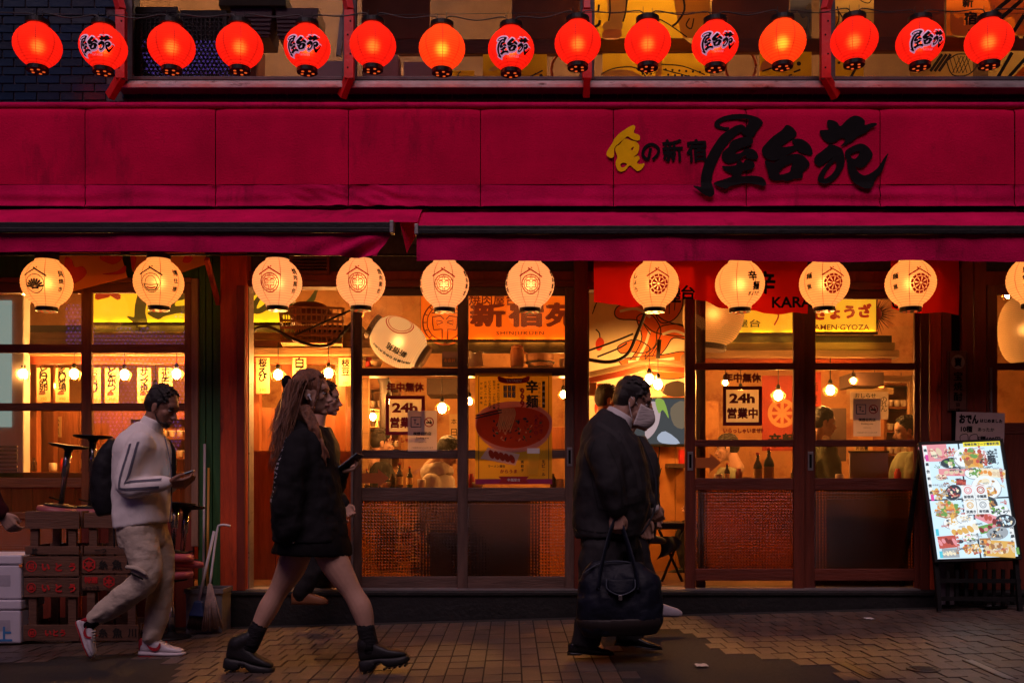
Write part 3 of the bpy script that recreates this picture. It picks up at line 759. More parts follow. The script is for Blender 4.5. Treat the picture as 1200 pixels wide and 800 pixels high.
leaf("dark red door leaf at the right end with two notices", 941, 1079, [(338, 350), (425, 433), (515, 523), (560, 574), (666, 680)], M_redwood, M_redwoodh, .045, (14, 7), handle=(950, 540), bot=690)
# frames round the openings
t = thing("door_frame", "dark timber frame with a metal edge round the left doors", "door frame", (PX(480, 0), .05, ZS))
b = MB(); pbox(b, 289, 673, 328, 336, -.02, .14); b.build("header", M_redwoodh, t, bev=.003)
b = MB(); pbox(b, 284, 292, 336, 692, -.02, .14); b.build("jamb", M_alu, t, bev=.003)
b = MB(); pbox(b, 411, 413.5, 336, 692, -.006, .05); b.build("metal_edge", M_alu, t)
b = MB(); pbox(b, 284, 690, 690, 694, -.06, .2); b.build("track", M_alu, t)
t = thing("door_frame", "dark red frame round the right doors and the open doorway", "door frame", (PX(880, 0), .05, ZS))
b = MB(); pbox(b, 689, 1079, 330, 339, -.02, .16); b.build("header", M_redwoodh, t, bev=.003)
b = MB(); pbox(b, 686, 690.5, 339, 692, -.02, .14); b.build("jamb", M_redwood, t, bev=.003)
b = MB(); pbox(b, 690, 1079, 690, 693.5, -.06, .2); b.build("track", M_alu, t)

# left window ---------------------------------------------------------
t = thing("shop_window", "left shop window with a grid of orange lit oak bars", "window", (PX(110, 0), .02, PZ(600, 0)))
def bars(t, xs_, ys_, mw, mh, Y, d=.045):
    for a, b_ in xs_:
        b = MB(); pbox(b, a, b_, ys_[0][0], ys_[-1][1], Y, d); b.build("stile", mw, t, bev=.004)
    for a, b_ in ys_:
        for i in range(len(xs_) - 1):
            b = MB(); b.box(PX(xs_[i][1], Y), PX(xs_[i + 1][0], Y), Y + .004, Y + d - .004, PZ(b_, Y), PZ(a, Y)); b.build("rail", mh, t, bev=.004)
xs_ = [(-150, -138), (-30, -19), (95, 107), (216, 224)]; ys_ = [(331, 343), (403, 413), (472, 481), (560, 571), (600, 608)]
bars(t, xs_, ys_, M_frame, M_frameh, 0)
for i in range(3):
    for j in range(4):
        b = MB(); b.box(PX(xs_[i][1], 0) - .004, PX(xs_[i + 1][0], 0) + .004, .018, .023, PZ(ys_[j + 1][0], 0) - .004, PZ(ys_[j][1], 0) + .004); b.build("pane", M_glass, t)
b = MB(); pbox(b, 224, 232, 326, 640, -.03, .12); b.build("casing", mat("pale_casing", (.30, .16, .10), .5, .3, 7, .2, stretch=(3, 3, .4)), t, bev=.004)
b = MB(); pbox(b, -150, 224, 325, 331, -.03, .1); b.build("head_casing", M_frameh, t, bev=.004)
# kick panels below the left window: figured glass, then boarding
t = thing("kick_panel", "row of figured glass panels under the left window with red boarding", "panel", (PX(60, 0), .02, 0))
b = MB(); relief_pane(b, PX(-150, 0), PX(93, 0), .012, .02, PZ(668, 0), PZ(608, 0), .02); b.build("figured_pane", rippled_glass("figured_glass_pink", (.9, .72, .75), .14), t)
for k in range(6):
    a = 95 + k * 22; b = MB(); pbox(b, a + .5, a + 21.5, 608, 745, .005 + .003 * (k % 2), .03); b.build("board", M_wall, t, bev=.003)
b = MB(); pbox(b, -150, 93, 668, 760, .0, .04); b.build("base_board", M_wall, t)
# right window --------------------------------------------------------
t = thing("shop_window", "right shop window at the picture edge with a big lantern inside", "window", (PX(1210, 0), .02, PZ(510, 0)))
bars(t, [(1157, 1169), (1290, 1302)], [(334, 345), (425, 433), (495, 508)], M_redwood, M_redwoodh, -.01)
for a, b_ in ((345, 425), (433, 495)):
    b = MB(); b.box(PX(1169, 0) - .004, PX(1290, 0) + .004, .012, .017, PZ(b_, 0) - .004, PZ(a, 0) + .004); b.build("pane", M_glass, t)
b = MB(); pbox(b, 1157, 1302, 508, 692, .0, .05); b.build("lower_board", M_redwood, t)
b = MB(); pbox(b, 1161, 1163, 430, 508, -.03, .02); b.build("metal_edge", M_alu, t)
# right vertical plate sign
t = thing("plate_sign", "narrow vertical enamel plate with white roundel on the right jamb boards", "sign", P(1122, 447, -.02))
M_plate = mat("rusty_plate", (.17, .065, .045), .5, .3, 9, .2, dirt=((.09, .03, .015), 12, .55))
b = MB(); pbox(b, 1111, 1134, 411, 481, -.02, .018); b.build("plate", M_plate, t, bev=.003)
fl = Flat(P(1122.5, 446, -.02)); s = S(-.02); b = MB(); fl.disc(b, 0, 22 / s, 8 / s, 8.5 / s); b.build("roundel", mat("pale_print", (.30, .22, .2), .5, .2), t)
b = MB(); fl.text(b, "寶", 0, 22 / s, h=11 / s, w=8.5 / s, bold=.02, lift=.0004)
fl.vtext(b, "宝焼酎", 0, -6.5 / s, 36 / s, bold=.02); fl.vtext(b, "取扱店", 0, -28 / s, 19 / s, ch=5 / s, bold=.01)
fl.line(b, [(-10.3 / s, -33.5 / s), (10.3 / s, -33.5 / s), (10.3 / s, 33.5 / s), (-10.3 / s, 33.5 / s), (-10.3 / s, -33.5 / s)], .004)
b.build("lettering", M_ink, t)

# ================================================================== lanterns
M_red = paper("red_lantern_paper", (1.0, .020, .008), .60, .65, .6, (.95, .075, .02))
M_redhot = paper("orange_red_lantern_paper", (1.0, .062, .008), .74, .65, .6, (.98, .2, .03))
M_cream = paper("cream_lantern_paper", (1.0, .40, .135), .74, .35, .65, (.97, .66, .38))
M_cream2 = paper("amber_lantern_paper", (1.0, .375, .085), .80, .35, .65, (.97, .62, .26))
M_lampred = emis("lamp_warm", (1.0, .50, .18), 11)
M_rib = mat("lantern_seam", (.28, .012, .01), .7, .1)
M_ribc = mat("lantern_seam_pale", (.42, .17, .06), .7, .1)
M_inkw = mat("violet_white_outline", (.70, .50, .66), .6, .1, emit=(.60, .30, .46), estr=.55)  # slight emission stands in for lantern light through the outline
def lantern_profile(Rm, H, n=26, flat=.55, neck=.42):
    out = []
    for i in range(n + 1):
        t = i / n; z = (t - .5) * H
        r = Rm * (abs(math.cos((t - .5) * PI)) ** flat)
        r = max(r, Rm * neck)
        if 0 < i < n: r *= 1 + (.008 if i % 2 else -.004)
        out.append((r, z))
    return out
def rad_at(prof, z):
    for (r0, z0), (r1, z1) in zip(prof, prof[1:]):
        if z0 <= z <= z1: return r0 + (r1 - r0) * (z - z0) / max(1e-6, z1 - z0)
    return prof[0][0]
def wrap(vs, fs, prof, Rm, x0, z0, k, lift=.003, th=0., L=.014, rot=0., kx=1.):
    """lay a flat shape round the lantern: arc length along x"""
    c, q = math.cos(rot), math.sin(rot)
    vs, fs = subdiv([Vector(((v.x * c - v.y * q) * k * kx, (v.x * q + v.y * c) * k, v.z)) for v in vs], fs, L)
    o = []
    for v in vs:
        z = z0 + v.y; a = th + (x0 + v.x) / Rm; r = rad_at(prof, z) + lift + v.z
        o.append(Vector((math.sin(a) * r, -math.cos(a) * r, z)))
    return o, fs
def lantern_base(t, prof, Rm, H, mp_, ms, seams, hook=True, capr=.50, caph=.034):
    b = MB(); b.lathe(prof, 36, caps=False); b.build("paper_skin", mp_, t)
    b = MB()
    for k in range(seams):
        a = 2 * PI * (k + .5) / seams; vs = []
        for (r, z) in prof:
            for s_ in (-1, 1): vs.append(Vector((math.sin(a + s_ * .011) * (r + .0012), -math.cos(a + s_ * .011) * (r + .0012), z)))
        b.add(vs, [(2 * i, 2 * i + 1, 2 * i + 3, 2 * i + 2) for i in range(len(prof) - 1)])
    b.build("seam", ms, t)
    rc = Rm * capr
    b = MB(); b.lathe([(rc * .9, 0), (rc, .004), (rc, caph), (rc * .88, caph)], 24, Matrix.Translation((0, 0, H / 2 - .012)), smooth=False); b.build("top_ring", M_blackp, t)
    b = MB(); b.lathe([(rc * .82, caph), (rc * .9, caph * .8), (rc * .9, 0), (rc * .8, -.002)], 24, Matrix.Translation((0, 0, -H / 2 - caph + .012)), smooth=False)
    br = b.build("bottom_ring", M_blackp, t)
    b = MB()
    for k in range(5):
        a = 2 * PI * k / 5 + .3; b.lathe([(.011, 0), (.011, .0015)], 8, Matrix.Translation((math.cos(a) * rc * .5, math.sin(a) * rc * .5, -H / 2 - caph + .0075)))
    b.build("vent_hole_glow", emis("vent_glow", (1, .12, .02), .8), br)  # glowing discs stand in for lamplight through the ring's holes
    b = MB(); b.ball((0, 0, .0), .030, 12, 8); b.build("lamp", M_lampred, t)
    if hook:
        b = MB(); b.tube([(0, 0, H / 2 + .01), (0, 0, H / 2 + .045)], .012, 8); b.tube(catmull([(-.035, 0, H / 2 + .10), (-.03, 0, H / 2 + .04), (0, 0, H / 2 + .055), (.03, 0, H / 2 + .04), (.035, 0, H / 2 + .10)], 5), .0022, 5)
        b.build("hook", M_blackp, t)
YR = -.45; sR = S(YR)
Rr, Hr = 27 / sR, 52 / sR
profR = lantern_profile(Rr, Hr, 26, .52)
red_pos = [(44, 54), (201, 55), (281, 55), (437, 53.5), (518, 57), (677, 51), (759, 51), (917, 50), (1001, 48), (1159, 49)]
let_pos = [(121, 56), (360, 56), (599, 58), (838, 52), (1078, 50)]
protoR = thing("red_lantern", "", "lantern", (0, 0, 0), "red lanterns strung under the upstairs windows")
lantern_base(protoR, profR, Rr, Hr, M_red, M_rib, 8)
protoL = thing("lettered_red_lantern", "", "lantern", (0, 0, 0), "red lanterns strung under the upstairs windows")
lantern_base(protoL, profR, Rr, Hr, M_red, M_rib, 8)
b1, b2 = MB(), MB()
allp = [p for sp in BRUSH for s_ in sp for p in s_]
cx = (min(p[0] for p in allp) + max(p[0] for p in allp)) / 2; cz = (min(p[1] for p in allp) + max(p[1] for p in allp)) / 2
sc_ = .285 / (max(p[0] for p in allp) - min(p[0] for p in allp))
for k, sp in enumerate(BRUSH):
    rel = [[(x - cx, (z - cz) + .10 * abs(x - cx) * 0) for x, z in s_] for s_ in sp]
    vs, fs = shape_geo(rel, 2); vs, fs = wrap(vs, fs, profR, Rr, -.004, -.040, sc_, .0042 + k * .0002, rot=.03); b1.add(vs, fs)
    # pale outline: the outer loop swelled about its own middle line
    big = []
    for s_ in rel[:1]:
        n_ = len(s_); ar = sum(s_[i][0] * s_[(i + 1) % n_][1] - s_[(i + 1) % n_][0] * s_[i][1] for i in range(n_)); sg = 1 if ar > 0 else -1
        q = []
        for i in range(n_):
            d = Vector((s_[(i + 1) % n_][0] - s_[i - 1][0], s_[(i + 1) % n_][1] - s_[i - 1][1])); d = d.normalized() if d.length else Vector((1, 0))
            q.append((s_[i][0] + sg * d.y * .052, s_[i][1] - sg * d.x * .052))
        big.append(q)
    vs, fs = shape_geo(big, 2); vs, fs = wrap(vs, fs, profR, Rr, -.004, -.040, sc_, .0022 + k * .0001, rot=.03); b2.add(vs, fs)
b2.build("outline", M_inkw, protoL); b1.build("lettering", M_ink, protoL)
b = MB(); vs, fs, _, _ = text_geo("YATAIEN", 0.01, 2, 1.6); vs, fs = wrap(vs, fs, profR, Rr, .01, -.102, .016, .003); b.add(vs, fs); b.build("small_lettering", M_inkw, protoL)
wlabel = ["leftmost plain red lantern in front of the tiled wall", "plain red lantern right of the tiled wall, before black perforated crates", "plain red lantern between the crates lantern and a lettered one",
          "plain red lantern just right of the second red bracket", "plain red lantern before the brown board, left of a lettered one", "plain red lantern touching the third red bracket",
          "plain red lantern right of the third bracket on the yellow poster", "brightest orange plain lantern on the upper string", "plain red lantern just right of the fourth red bracket", "rightmost plain red lantern by the orange poster"]
llabel = ["red lantern with black characters beside the tiled wall's bracket", "red lantern with black characters left of the second red bracket", "red lantern with black characters in mid string before the yellow poster edge",
          "red lantern with black characters over the right yellow poster", "red lantern with black characters second from the right end"]
def skin(o, m):
    for c in KIDS(o):
        if c.name.startswith("paper_skin"):
            c.data = c.data.copy(); c.data.materials[0] = m
for i, (px, py) in enumerate(red_pos):
    o = dup(protoR, P(px, py, YR), wlabel[i], R.uniform(-.3, .3))
    if i in (4, 7): skin(o, M_redhot)
for i, (px, py) in enumerate(let_pos):
    dup(protoL, P(px, py, YR), llabel[i], R.uniform(-.12, .12) + [.10, -.1, .02, 0, .05][i])
def erase(o):
    for c in list(KIDS(o)): erase(c)
    COL.objects.unlink(o); bpy.data.objects.remove(o)
# cable between the hooks
allr = sorted(red_pos + let_pos); pts = [P(-60, 15, YR)]
for i, (px, py) in enumerate(allr):
    pts += [P(px - 9, py - 38, YR), P(px - 4, py - 29, YR), P(px + 4, py - 29, YR), P(px + 9, py - 38, YR)]
    if i < len(allr) - 1:
        nx = allr[i + 1]; pts.append(P((px + nx[0]) / 2, (py + nx[1]) / 2 - 36 + R.uniform(0, 3), YR))
pts.append(P(1240, 12, YR))
b = MB(); b.tube(catmull(pts, 4), .0045, 5); tag(b.build("lantern_cable", M_blackp), "black cable stringing the red lanterns together", "cable")
b = MB(); b.tube(catmull([P(-80, 14, YR + .02), P(300, 19, YR + .02), P(700, 15, YR + .02), P(1240, 16, YR + .02)], 12), .0022, 5); tag(b.build("support_wire", M_blackp), "thin straight support wire behind the red lanterns", "wire")

# pale lanterns under the awnings --------------------------------------
YW = -.5; sW = S(YW)
Rw, Hw = 28.5 / sW, 57 / sW
profW = lantern_profile(Rw, Hw, 28, .46, .46)
M_lred = mat("lantern_red_print", (.55, .02, .01), .7, .1, emit=(.80, .03, .012), estr=.28); M_lblk = mat("lantern_black_print", (.015, .01, .008), .7, .1)  # emission of the red print stands in for lamplight through ink
ZO = -.026
def roof(b, th, k=1.):
    for (a, c) in (((-.082, .052), (-.008, .098)), ((-.022, .110), (.080, .046))):
        d = Vector((c[0] - a[0], c[1] - a[1])).normalized(); n = Vector((-d.y, d.x)) * .0052
        pts = [(a[0] + n.x, a[1] + n.y), (a[0] - n.x, a[1] - n.y), (c[0] - n.x, c[1] - n.y), (c[0] + n.x, c[1] + n.y)]
        vs, fs = shape_geo([pts], 1); vs, fs = wrap(vs, fs, profW, Rw, 0, ZO, 1, .003, th); b.add(vs, fs)
    vs, fs = shape_geo([circ(.004, .112, .006, 8)], 1); vs, fs = wrap(vs, fs, profW, Rw, 0, ZO, 1, .003, th); b.add(vs, fs)
def arcs(b, x, y, r, t, th, n=40, a0=0, a1=2 * PI):
    vs = []
    for i in range(n + 1):
        a = a0 + (a1 - a0) * i / n
        vs += [Vector((x + math.cos(a) * r, y + math.sin(a) * r, 0)), Vector((x + math.cos(a) * (r - t), y + math.sin(a) * (r - t), 0))]
    vs, fs = wrap(vs, [(2 * i, 2 * i + 2, 2 * i + 3, 2 * i + 1) for i in range(n)], profW, Rw, 0, ZO, 1, .003, th); b.add(vs, fs)
def strokew(b, pts, t, th, sm=4, lift=.003):
    p = catmull([Vector((a, c, 0)) for a, c in pts], sm) if len(pts) > 2 else [Vector((a, c, 0)) for a, c in pts]
    k = len(p); vs = []
    for i in range(k):
        d = (p[min(i + 1, k - 1)] - p[max(i - 1, 0)]).normalized(); n = Vector((-d.y, d.x, 0)) * t / 2; vs += [p[i] + n, p[i] - n]
    vs, fs = wrap(vs, [(2 * i, 2 * i + 1, 2 * i + 3, 2 * i + 2) for i in range(k - 1)], profW, Rw, 0, ZO, 1, lift, th); b.add(vs, fs)
def em_knot(b, b2, th):       # red ring emblem with a knot pattern
    roof(b, th); y = -.005
    arcs(b, 0, y, .068, .007, th); arcs(b, 0, y, .052, .0055, th)
    for k in range(12):
        a = 2 * PI * k / 12; strokew(b, [(math.cos(a) * .053, y + math.sin(a) * .053), (math.cos(a) * .065, y + math.sin(a) * .065)], .004, th)
    for s_ in (-1, 1):
        strokew(b, [(s_ * .008, y - .052), (s_ * .008, y - .02), (s_ * .03, y - .022), (s_ * .033, y - .004), (s_ * .034, y + .016), (s_ * .014, y + .020), (s_ * .004, y + .008)], .0055, th)
        strokew(b, [(s_ * .006, y + .052), (s_ * .006, y + .026), (s_ * .036, y + .026)], .0055, th, 1)
        strokew(b, [(s_ * .006, y - .002), (s_ * .024, y - .008), (s_ * .025, y + .006), (s_ * .006, y + .002)], .003, th)
def em_wheel(b, b2, th):      # solid red wheel with eight petals
    roof(b, th); y = -.004
    for k in range(12):
        a = 2 * PI * k / 12; arcs(b, 0, y, .068, .017, th, 6, a + .04, a + 2 * PI / 12 - .04)
    arcs(b, 0, y, .047, .006, th)
    for k in range(8):
        a = 2 * PI * k / 8 + .2; c, q = math.cos(a), math.sin(a)
        vs, fs = shape_geo([[(c * r - q * w_, y + q * r + c * w_) for r, w_ in ((.008, -.003), (.040, -.011), (.044, 0), (.040, .011), (.008, .003))]], 1)
        vs, fs = wrap(vs, fs, profW, Rw, 0, ZO, 1, .003, th); b.add(vs, fs)
def em_shell(b, b2, th):      # black scallop in a ring
    roof(b2, th); y = -.006
    arcs(b2, 0, y, .066, .005, th)
    for k in range(9):
        a = PI / 2 + (k - 4) * .33; c, q = math.cos(a), math.sin(a)
        vs, fs = shape_geo([[(c * r - q * w_, y - .030 + q * r + c * w_) for r, w_ in ((.014, -.002), (.055, -.0075), (.066, 0), (.055, .0075), (.014, .002))]], 2)
        vs, fs = wrap(vs, fs, profW, Rw, 0, ZO, 1, .003, th); b2.add(vs, fs)
    strokew(b2, [(-.026, y - .034), (0, y - .030), (.026, y - .034)], .012, th)
def em_bowl(b, b2, th):       # plain drawn ring with a bowl heaped with rice (generic stand-in drawing)
    roof(b2, th); y = -.006
    arcs(b2, 0, y, .066, .0045, th)
    strokew(b2, [(-.05, y - .012), (-.035, y - .042), (0, y - .052), (.035, y - .042), (.05, y - .012)], .008, th); strokew(b2, [(-.055, y - .010), (0, y - .016), (.055, y - .010)], .005, th)
    strokew(b2, [(-.042, y - .008), (-.028, y + .03), (0, y + .046), (.028, y + .03), (.042, y - .008)], .004, th)
    strokew(b, [(-.034, y - .030), (0, y - .038), (.034, y - .030)], .009, th)
def side(b, word, a, h=.17, z0=.02, ch=.040):
    n = len(word)
    for i, c in enumerate(word):
        vs, fs, tw, th_ = text_geo(c, .032)
        if not vs: continue
        vs, fs = wrap(vs, fs, profW, Rw, 0, ZO + z0 + h / 2 - h / n * (i + .5), ch * (1.15 if i == 0 else .9), .003, a, rot=.12, kx=1.05); b.add(vs, fs)
pale = [(55, 332, em_shell, M_cream2, [("貝焼き", 1.02, .16)], .0, "pale lantern with a black scallop shell emblem"),
        (186, 331, em_bowl, M_cream2, [("博仕様", 1.02, .17)], .0, "pale lantern with a drawn bowl in a ring"),
        (325, 331, em_knot, M_cream, [("焼肉屋台", 1.05, .18)], -.05, "pale lantern with red knot emblem, just right of the red post"),
        (423, 331, em_knot, M_cream, [("焼肉屋台", 1.02, .18)], -.02, "pale lantern with red knot emblem under the curled awning hem"),
        (521, 333, em_knot, M_cream, [("焼肉屋台", 1.15, .18), ("新宿苑", -1.25, .14)], .02, "pale lantern with red knot emblem above the orange roundel sign"),
        (621, 333, em_knot, M_cream, [("焼肉屋台", 1.15, .18), ("新宿苑", -1.25, .14)], .03, "pale lantern with red knot emblem left of the dark post"),
        (767, 333, em_wheel, M_cream2, [("辛麺", 1.2, .11), ("しょう", -1.05, .15)], -.02, "amber lantern with red wheel emblem at the left of the red curtain"),
        (867, 333, None, M_cream2, [], .0, "amber lantern with black brush characters between two red wheel lanterns"),
        (966, 332, em_wheel, M_cream2, [("辛麺", 1.25, .11), ("麺屋", -.95, .15)], .06, "amber lantern with red wheel emblem above the yellow gyoza sign"),
        (1067, 332, em_wheel, M_cream2, [("辛麺", 1.25, .11), ("麺屋", -.95, .15)], .06, "amber lantern with red wheel emblem at the right end of the red curtain"),
        (1210, 328, em_shell, M_cream2, [("貝焼き", -.75, .17)], .7, "amber lantern cut by the right picture edge")]
for (px, py, em, mp_, words_, th, lab) in pale:
    t = thing("pale_lantern", lab, "lantern", (0, 0, 0), "pale paper lanterns under the awnings")
    lantern_base(t, profW, Rw, Hw, mp_, M_ribc, 8, capr=.48, caph=.038)
    br_, bb = MB(), MB()
    if em: em(br_, bb, th)
    for wd, a, h in words_: side(bb, wd, a, h)
    if em is None:
        for ch, x, z, k in (("辛", .045, .055, .072), ("麺", .078, -.012, .058), ("ぎょうざ", .075, -.062, .026)):
            vs, fs, _, _ = text_geo(ch, .04); vs, fs = wrap(vs, fs, profW, Rw, x, z + ZO, k, .003, 0, rot=.1); bb.add(vs, fs)
    if br_.v: br_.build("red_emblem", M_lred, t)
    if bb.v: bb.build("black_print", M_lblk, t)
    t.location = P(px, py, YW); t.rotation_euler = (0, 0, R.uniform(-.05, .05))
    WL[t.name] = P(px, py, YW)
b = MB(); b.tube([P(-120, 298, YW), P(1340, 300, YW)], .008, 6); tag(b.build("lantern_rail", M_black), "thin black rail the pale lanterns hang from", "rail")
erase(protoR); erase(protoL)

# red shop curtain -----------------------------------------------------
M_noren = translucent_print("red_curtain_cloth", (.85, .016, .010), .45)
YN = -.25; sN = S(YN)
def noren(a, b_, hem, words_, lab):
    t = thing("shop_curtain", lab, "curtain", (PX((a + b_) / 2, YN), YN, PZ(300, YN)), "red shop curtain over the right doors")
    x0, x1 = PX(a, YN), PX(b_, YN); ztop = PZ(298, YN)
    def hemz(u):
        k = u * (len(hem) - 1); i = min(int(k), len(hem) - 2); f = k - i; f = f * f * (3 - 2 * f)
        return PZ(hem[i] + (hem[i + 1] - hem[i]) * f, YN)
    def yof(x, v): return YN + .016 * math.sin(x * 13 + 1) * (1 - v * .7) + .02 * noise.noise(Vector((x * 2.3, v * 2, 1)))
    b = MB(); b.sheet(lambda u, v: (x0 + (x1 - x0) * u, yof(x0 + (x1 - x0) * u, v), hemz(u) + (ztop - hemz(u)) * v), 40, 10)
    b.build("cloth", M_noren, t)
    b = MB()
    for wd, px, py, h, w_ in words_:
        vs, fs, tw, th_ = text_geo(wd, .03); kx, ky = w_ / sN / tw, h / sN / th_; x, z = PX(px, YN), PZ(py, YN)
        vs, fs = subdiv([Vector((v.x * kx, v.y * ky, 0)) for v in vs], fs, .05)
        b.add([Vector((x + v.x, yof(x + v.x, max(0, min(1, (z + v.y - hemz((x + v.x - x0) / (x1 - x0))) / (ztop - hemz((x + v.x - x0) / (x1 - x0)))))) - .006, z + v.y)) for v in vs], fs)
    b.build("lettering", M_ink, t)
noren(696, 868, (354, 357, 360, 356, 351, 350, 352, 361, 364), [("屋", 789, 347, 17, 17), ("台", 806, 343, 17, 17)], "left part of the red curtain with black characters and rising hem")
noren(866, 946, (360, 364, 367, 368, 366, 368), [("KARA", 928, 354, 13, 46), ("辛", 897, 331, 27, 24)], "middle part of the red curtain reading KARA")
noren(1044, 1124, (362, 366, 367, 366, 369), [("OZA", 1060, 356, 12, 32)], "right part of the red curtain beside the jamb boards")
noren(1118, 1128, (343, 348, 352), [], "dark folded edge of the red curtain") if False else None
# painted cloth behind the left pale lanterns
M_or = translucent_print("orange_cloth", (.85, .32, .05), .4); M_rd = mat("red_cloth_print", (.55, .03, .02), .8, .15, 4)
def pennant(poly, blobs, lab):
    Y = -.18; t = thing("painted_cloth", lab, "banner", P(poly[0][0], poly[0][1], Y), "painted cloth banners behind the left lanterns")
    b = MB(); b.prism([(PX(x, Y), PZ(y, Y)) for x, y in poly], Y, Y + .008); b.build("cloth", M_or, t)
    fl = Flat((0, Y, 0)); b = MB()
    for bl in blobs: fl.shape(b, [[(PX(x, Y), PZ(y, Y)) for x, y in bl]], 0, 0)
    b.build("red_pattern", M_rd, t)
pennant([(70, 345), (149, 325), (141, 296), (70, 296)], [[(78, 332), (92, 330), (102, 320), (97, 312), (88, 313), (84, 304), (76, 303)], [(118, 304), (132, 310), (143, 304), (141, 298), (120, 298)], [(120, 321), (137, 318), (147, 311), (146, 320), (130, 322)]], "orange cloth with red shapes right of the scallop lantern")
pennant([(155, 318), (205, 322), (243, 309), (240, 296), (152, 296)], [[(156, 317), (160, 302), (153, 300)], [(214, 307), (222, 308), (226, 302), (218, 299)]], "orange cloth with red shapes behind the bowl lantern")
# ================================================================== inside of the shop
M_floor = mat("shop_floor", (.10, .045, .025), .5, .3, 6, .2)
M_plaster = mat("warm_plaster", (.50, .25, .10), .8, .3, 2.2, .15, dirt=((.26, .09, .035), 2.0, .52))
M_panel = mat("wood_panelling", (.28, .085, .024), .5, .3, 6, .25, stretch=(3, 3, .4))
M_ceil = mat("shop_ceiling", (.22, .11, .05), .8, .3, 4)
M_beam = mat("red_beam", (.30, .05, .015), .5, .3, 6, .25, stretch=(.4, 3, 3))
M_eave = mat("eave_plank", (.34, .20, .09), .6, .3, 6, .25, stretch=(.4, 3, 3))
M_dark = mat("dark_timber", (.055, .028, .018), .55, .3, 6, .2)
M_counter = mat("counter_wood", (.26, .10, .035), .35, .25, 5, .15, stretch=(.5, 2, 2))
m = MB(); m.box(-6.5, 6.5, .2, 4.4, -.3, .16); struct("shop_floor", m, M_floor)
m = MB(); m.box(-6.5, 6.5, 4.2, 4.4, .16, 3.5); struct("back_wall", m, M_plaster)
for x in (-6.5, 6.35):
    m = MB(); m.box(x, x + .15, .2, 4.2, .16, 3.5); struct("side_wall", m, M_plaster)
m = MB(); m.box(-6.5, 6.5, .2, 4.4, 3.42, 3.6); struct("shop_ceiling", m, M_ceil)
ZF = .16

M_bulb = emis("bulb_glow", (1.0, .41, .09), 640)
M_bulbs = emis("bulb_glow_far", (1.0, .41, .09), 520)
M_wire = mat("cage_wire", (.30, .18, .07), .4, .2, 8, metal=.7)
def cage_lamp(px, py, Y, lab, r=.035, em=None, drop=.25):
    c = P(px, py, Y); t = thing("cage_lamp", lab, "lamp", tuple(c), "bulb lamps hanging inside the shop")
    b = MB(); b.ball(c, (r, r, r * 1.25), 10, 7); b.build("bulb", em or M_bulb, t)
    b = MB(); b.lathe([(.02, 0), (.022, .03), (.012, .055)], 10, Matrix.Translation(c + Vector((0, 0, r * 1.15)))); b.build("socket", M_blackp, t)
    b = MB()
    for k in range(6):
        a = PI * 2 * k / 6; d = Vector((math.cos(a), math.sin(a), 0))
        b.tube([c + Vector((0, 0, r * 1.3)) + d * .02, c + d * r * 1.9 + Vector((0, 0, .005)), c + d * r * 1.2 - Vector((0, 0, r * 1.7))], .0022, 4)
    b.build("cage", M_wire, t)
    b = MB(); b.tube([c + Vector((0, 0, r * 1.3 + .04)), c + Vector((0, 0, r + drop))], .004, 5); b.build("cord", M_blackp, t)
    return t
M_menu = mat("menu_paper", (.50, .33, .15), .8, .1, 8)
def lettered(name, lab, cat, px0, px1, py0, py1, Y, m, draw, group=None, depth=.004, tilt=0):
    """flat printed sheet with its print as parts; draw(Flat, w, h, {material name: MB})"""
    c = P((px0 + px1) / 2, (py0 + py1) / 2, Y); w_, h = (px1 - px0) / S(Y), (py1 - py0) / S(Y)
    t = thing(name, lab, cat, tuple(c), group); ct, q = math.cos(tilt), math.sin(tilt)
    U, V = Vector((ct, 0, q)), Vector((-q, 0, ct))
    b = MB(); M4 = Matrix(((U.x, 0, V.x, c.x), (0, 1, 0, c.y), (U.z, 0, V.z, c.z), (0, 0, 0, 1))); (b.add([M4 @ Vector((x_ * w_ / 2, -depth / 2, z_ * h / 2)) for x_, z_ in ((-1, -1), (1, -1), (1, 1), (-1, 1))], [(0, 1, 2, 3)]) if m.get('sheet') else b.obox(M4, w_, depth, h)); b.build("sheet", m, t)
    fl = Flat(c - Vector((0, depth / 2, 0)), U, V, .0012); D = {}
    draw(fl, w_, h, D)
    for (nm, mt), bb in D.items(): bb.build(nm, MATS[mt], t)
    return t
def G(D, nm, mt):
    return D.setdefault((nm, mt), MB())
M_orink = mat("orange_ink", (.75, .20, .03), .7, .1)
M_brown = mat("brown_ink", (.10, .03, .012), .7, .1)
def strip_draw(word, price, pic):
    def f(fl, w_, h, D):
        fl.vtext(G(D, "lettering", "black_ink"), word, 0, h * .16, h * .62, ch=w_ * .62, bold=.025)
        fl.text(G(D, "price", "orange_ink"), price, 0, -h * .40, h=h * .10, bold=.02)
        if pic: fl.shape(G(D, "picture", "brown_ink"), [[(-.4, .0), (-.1, .3), (.35, .2), (.5, -.2), (.1, -.35), (-.45, -.3)]], -w_ * .1, -h * .22, w_ * .5)
    return f
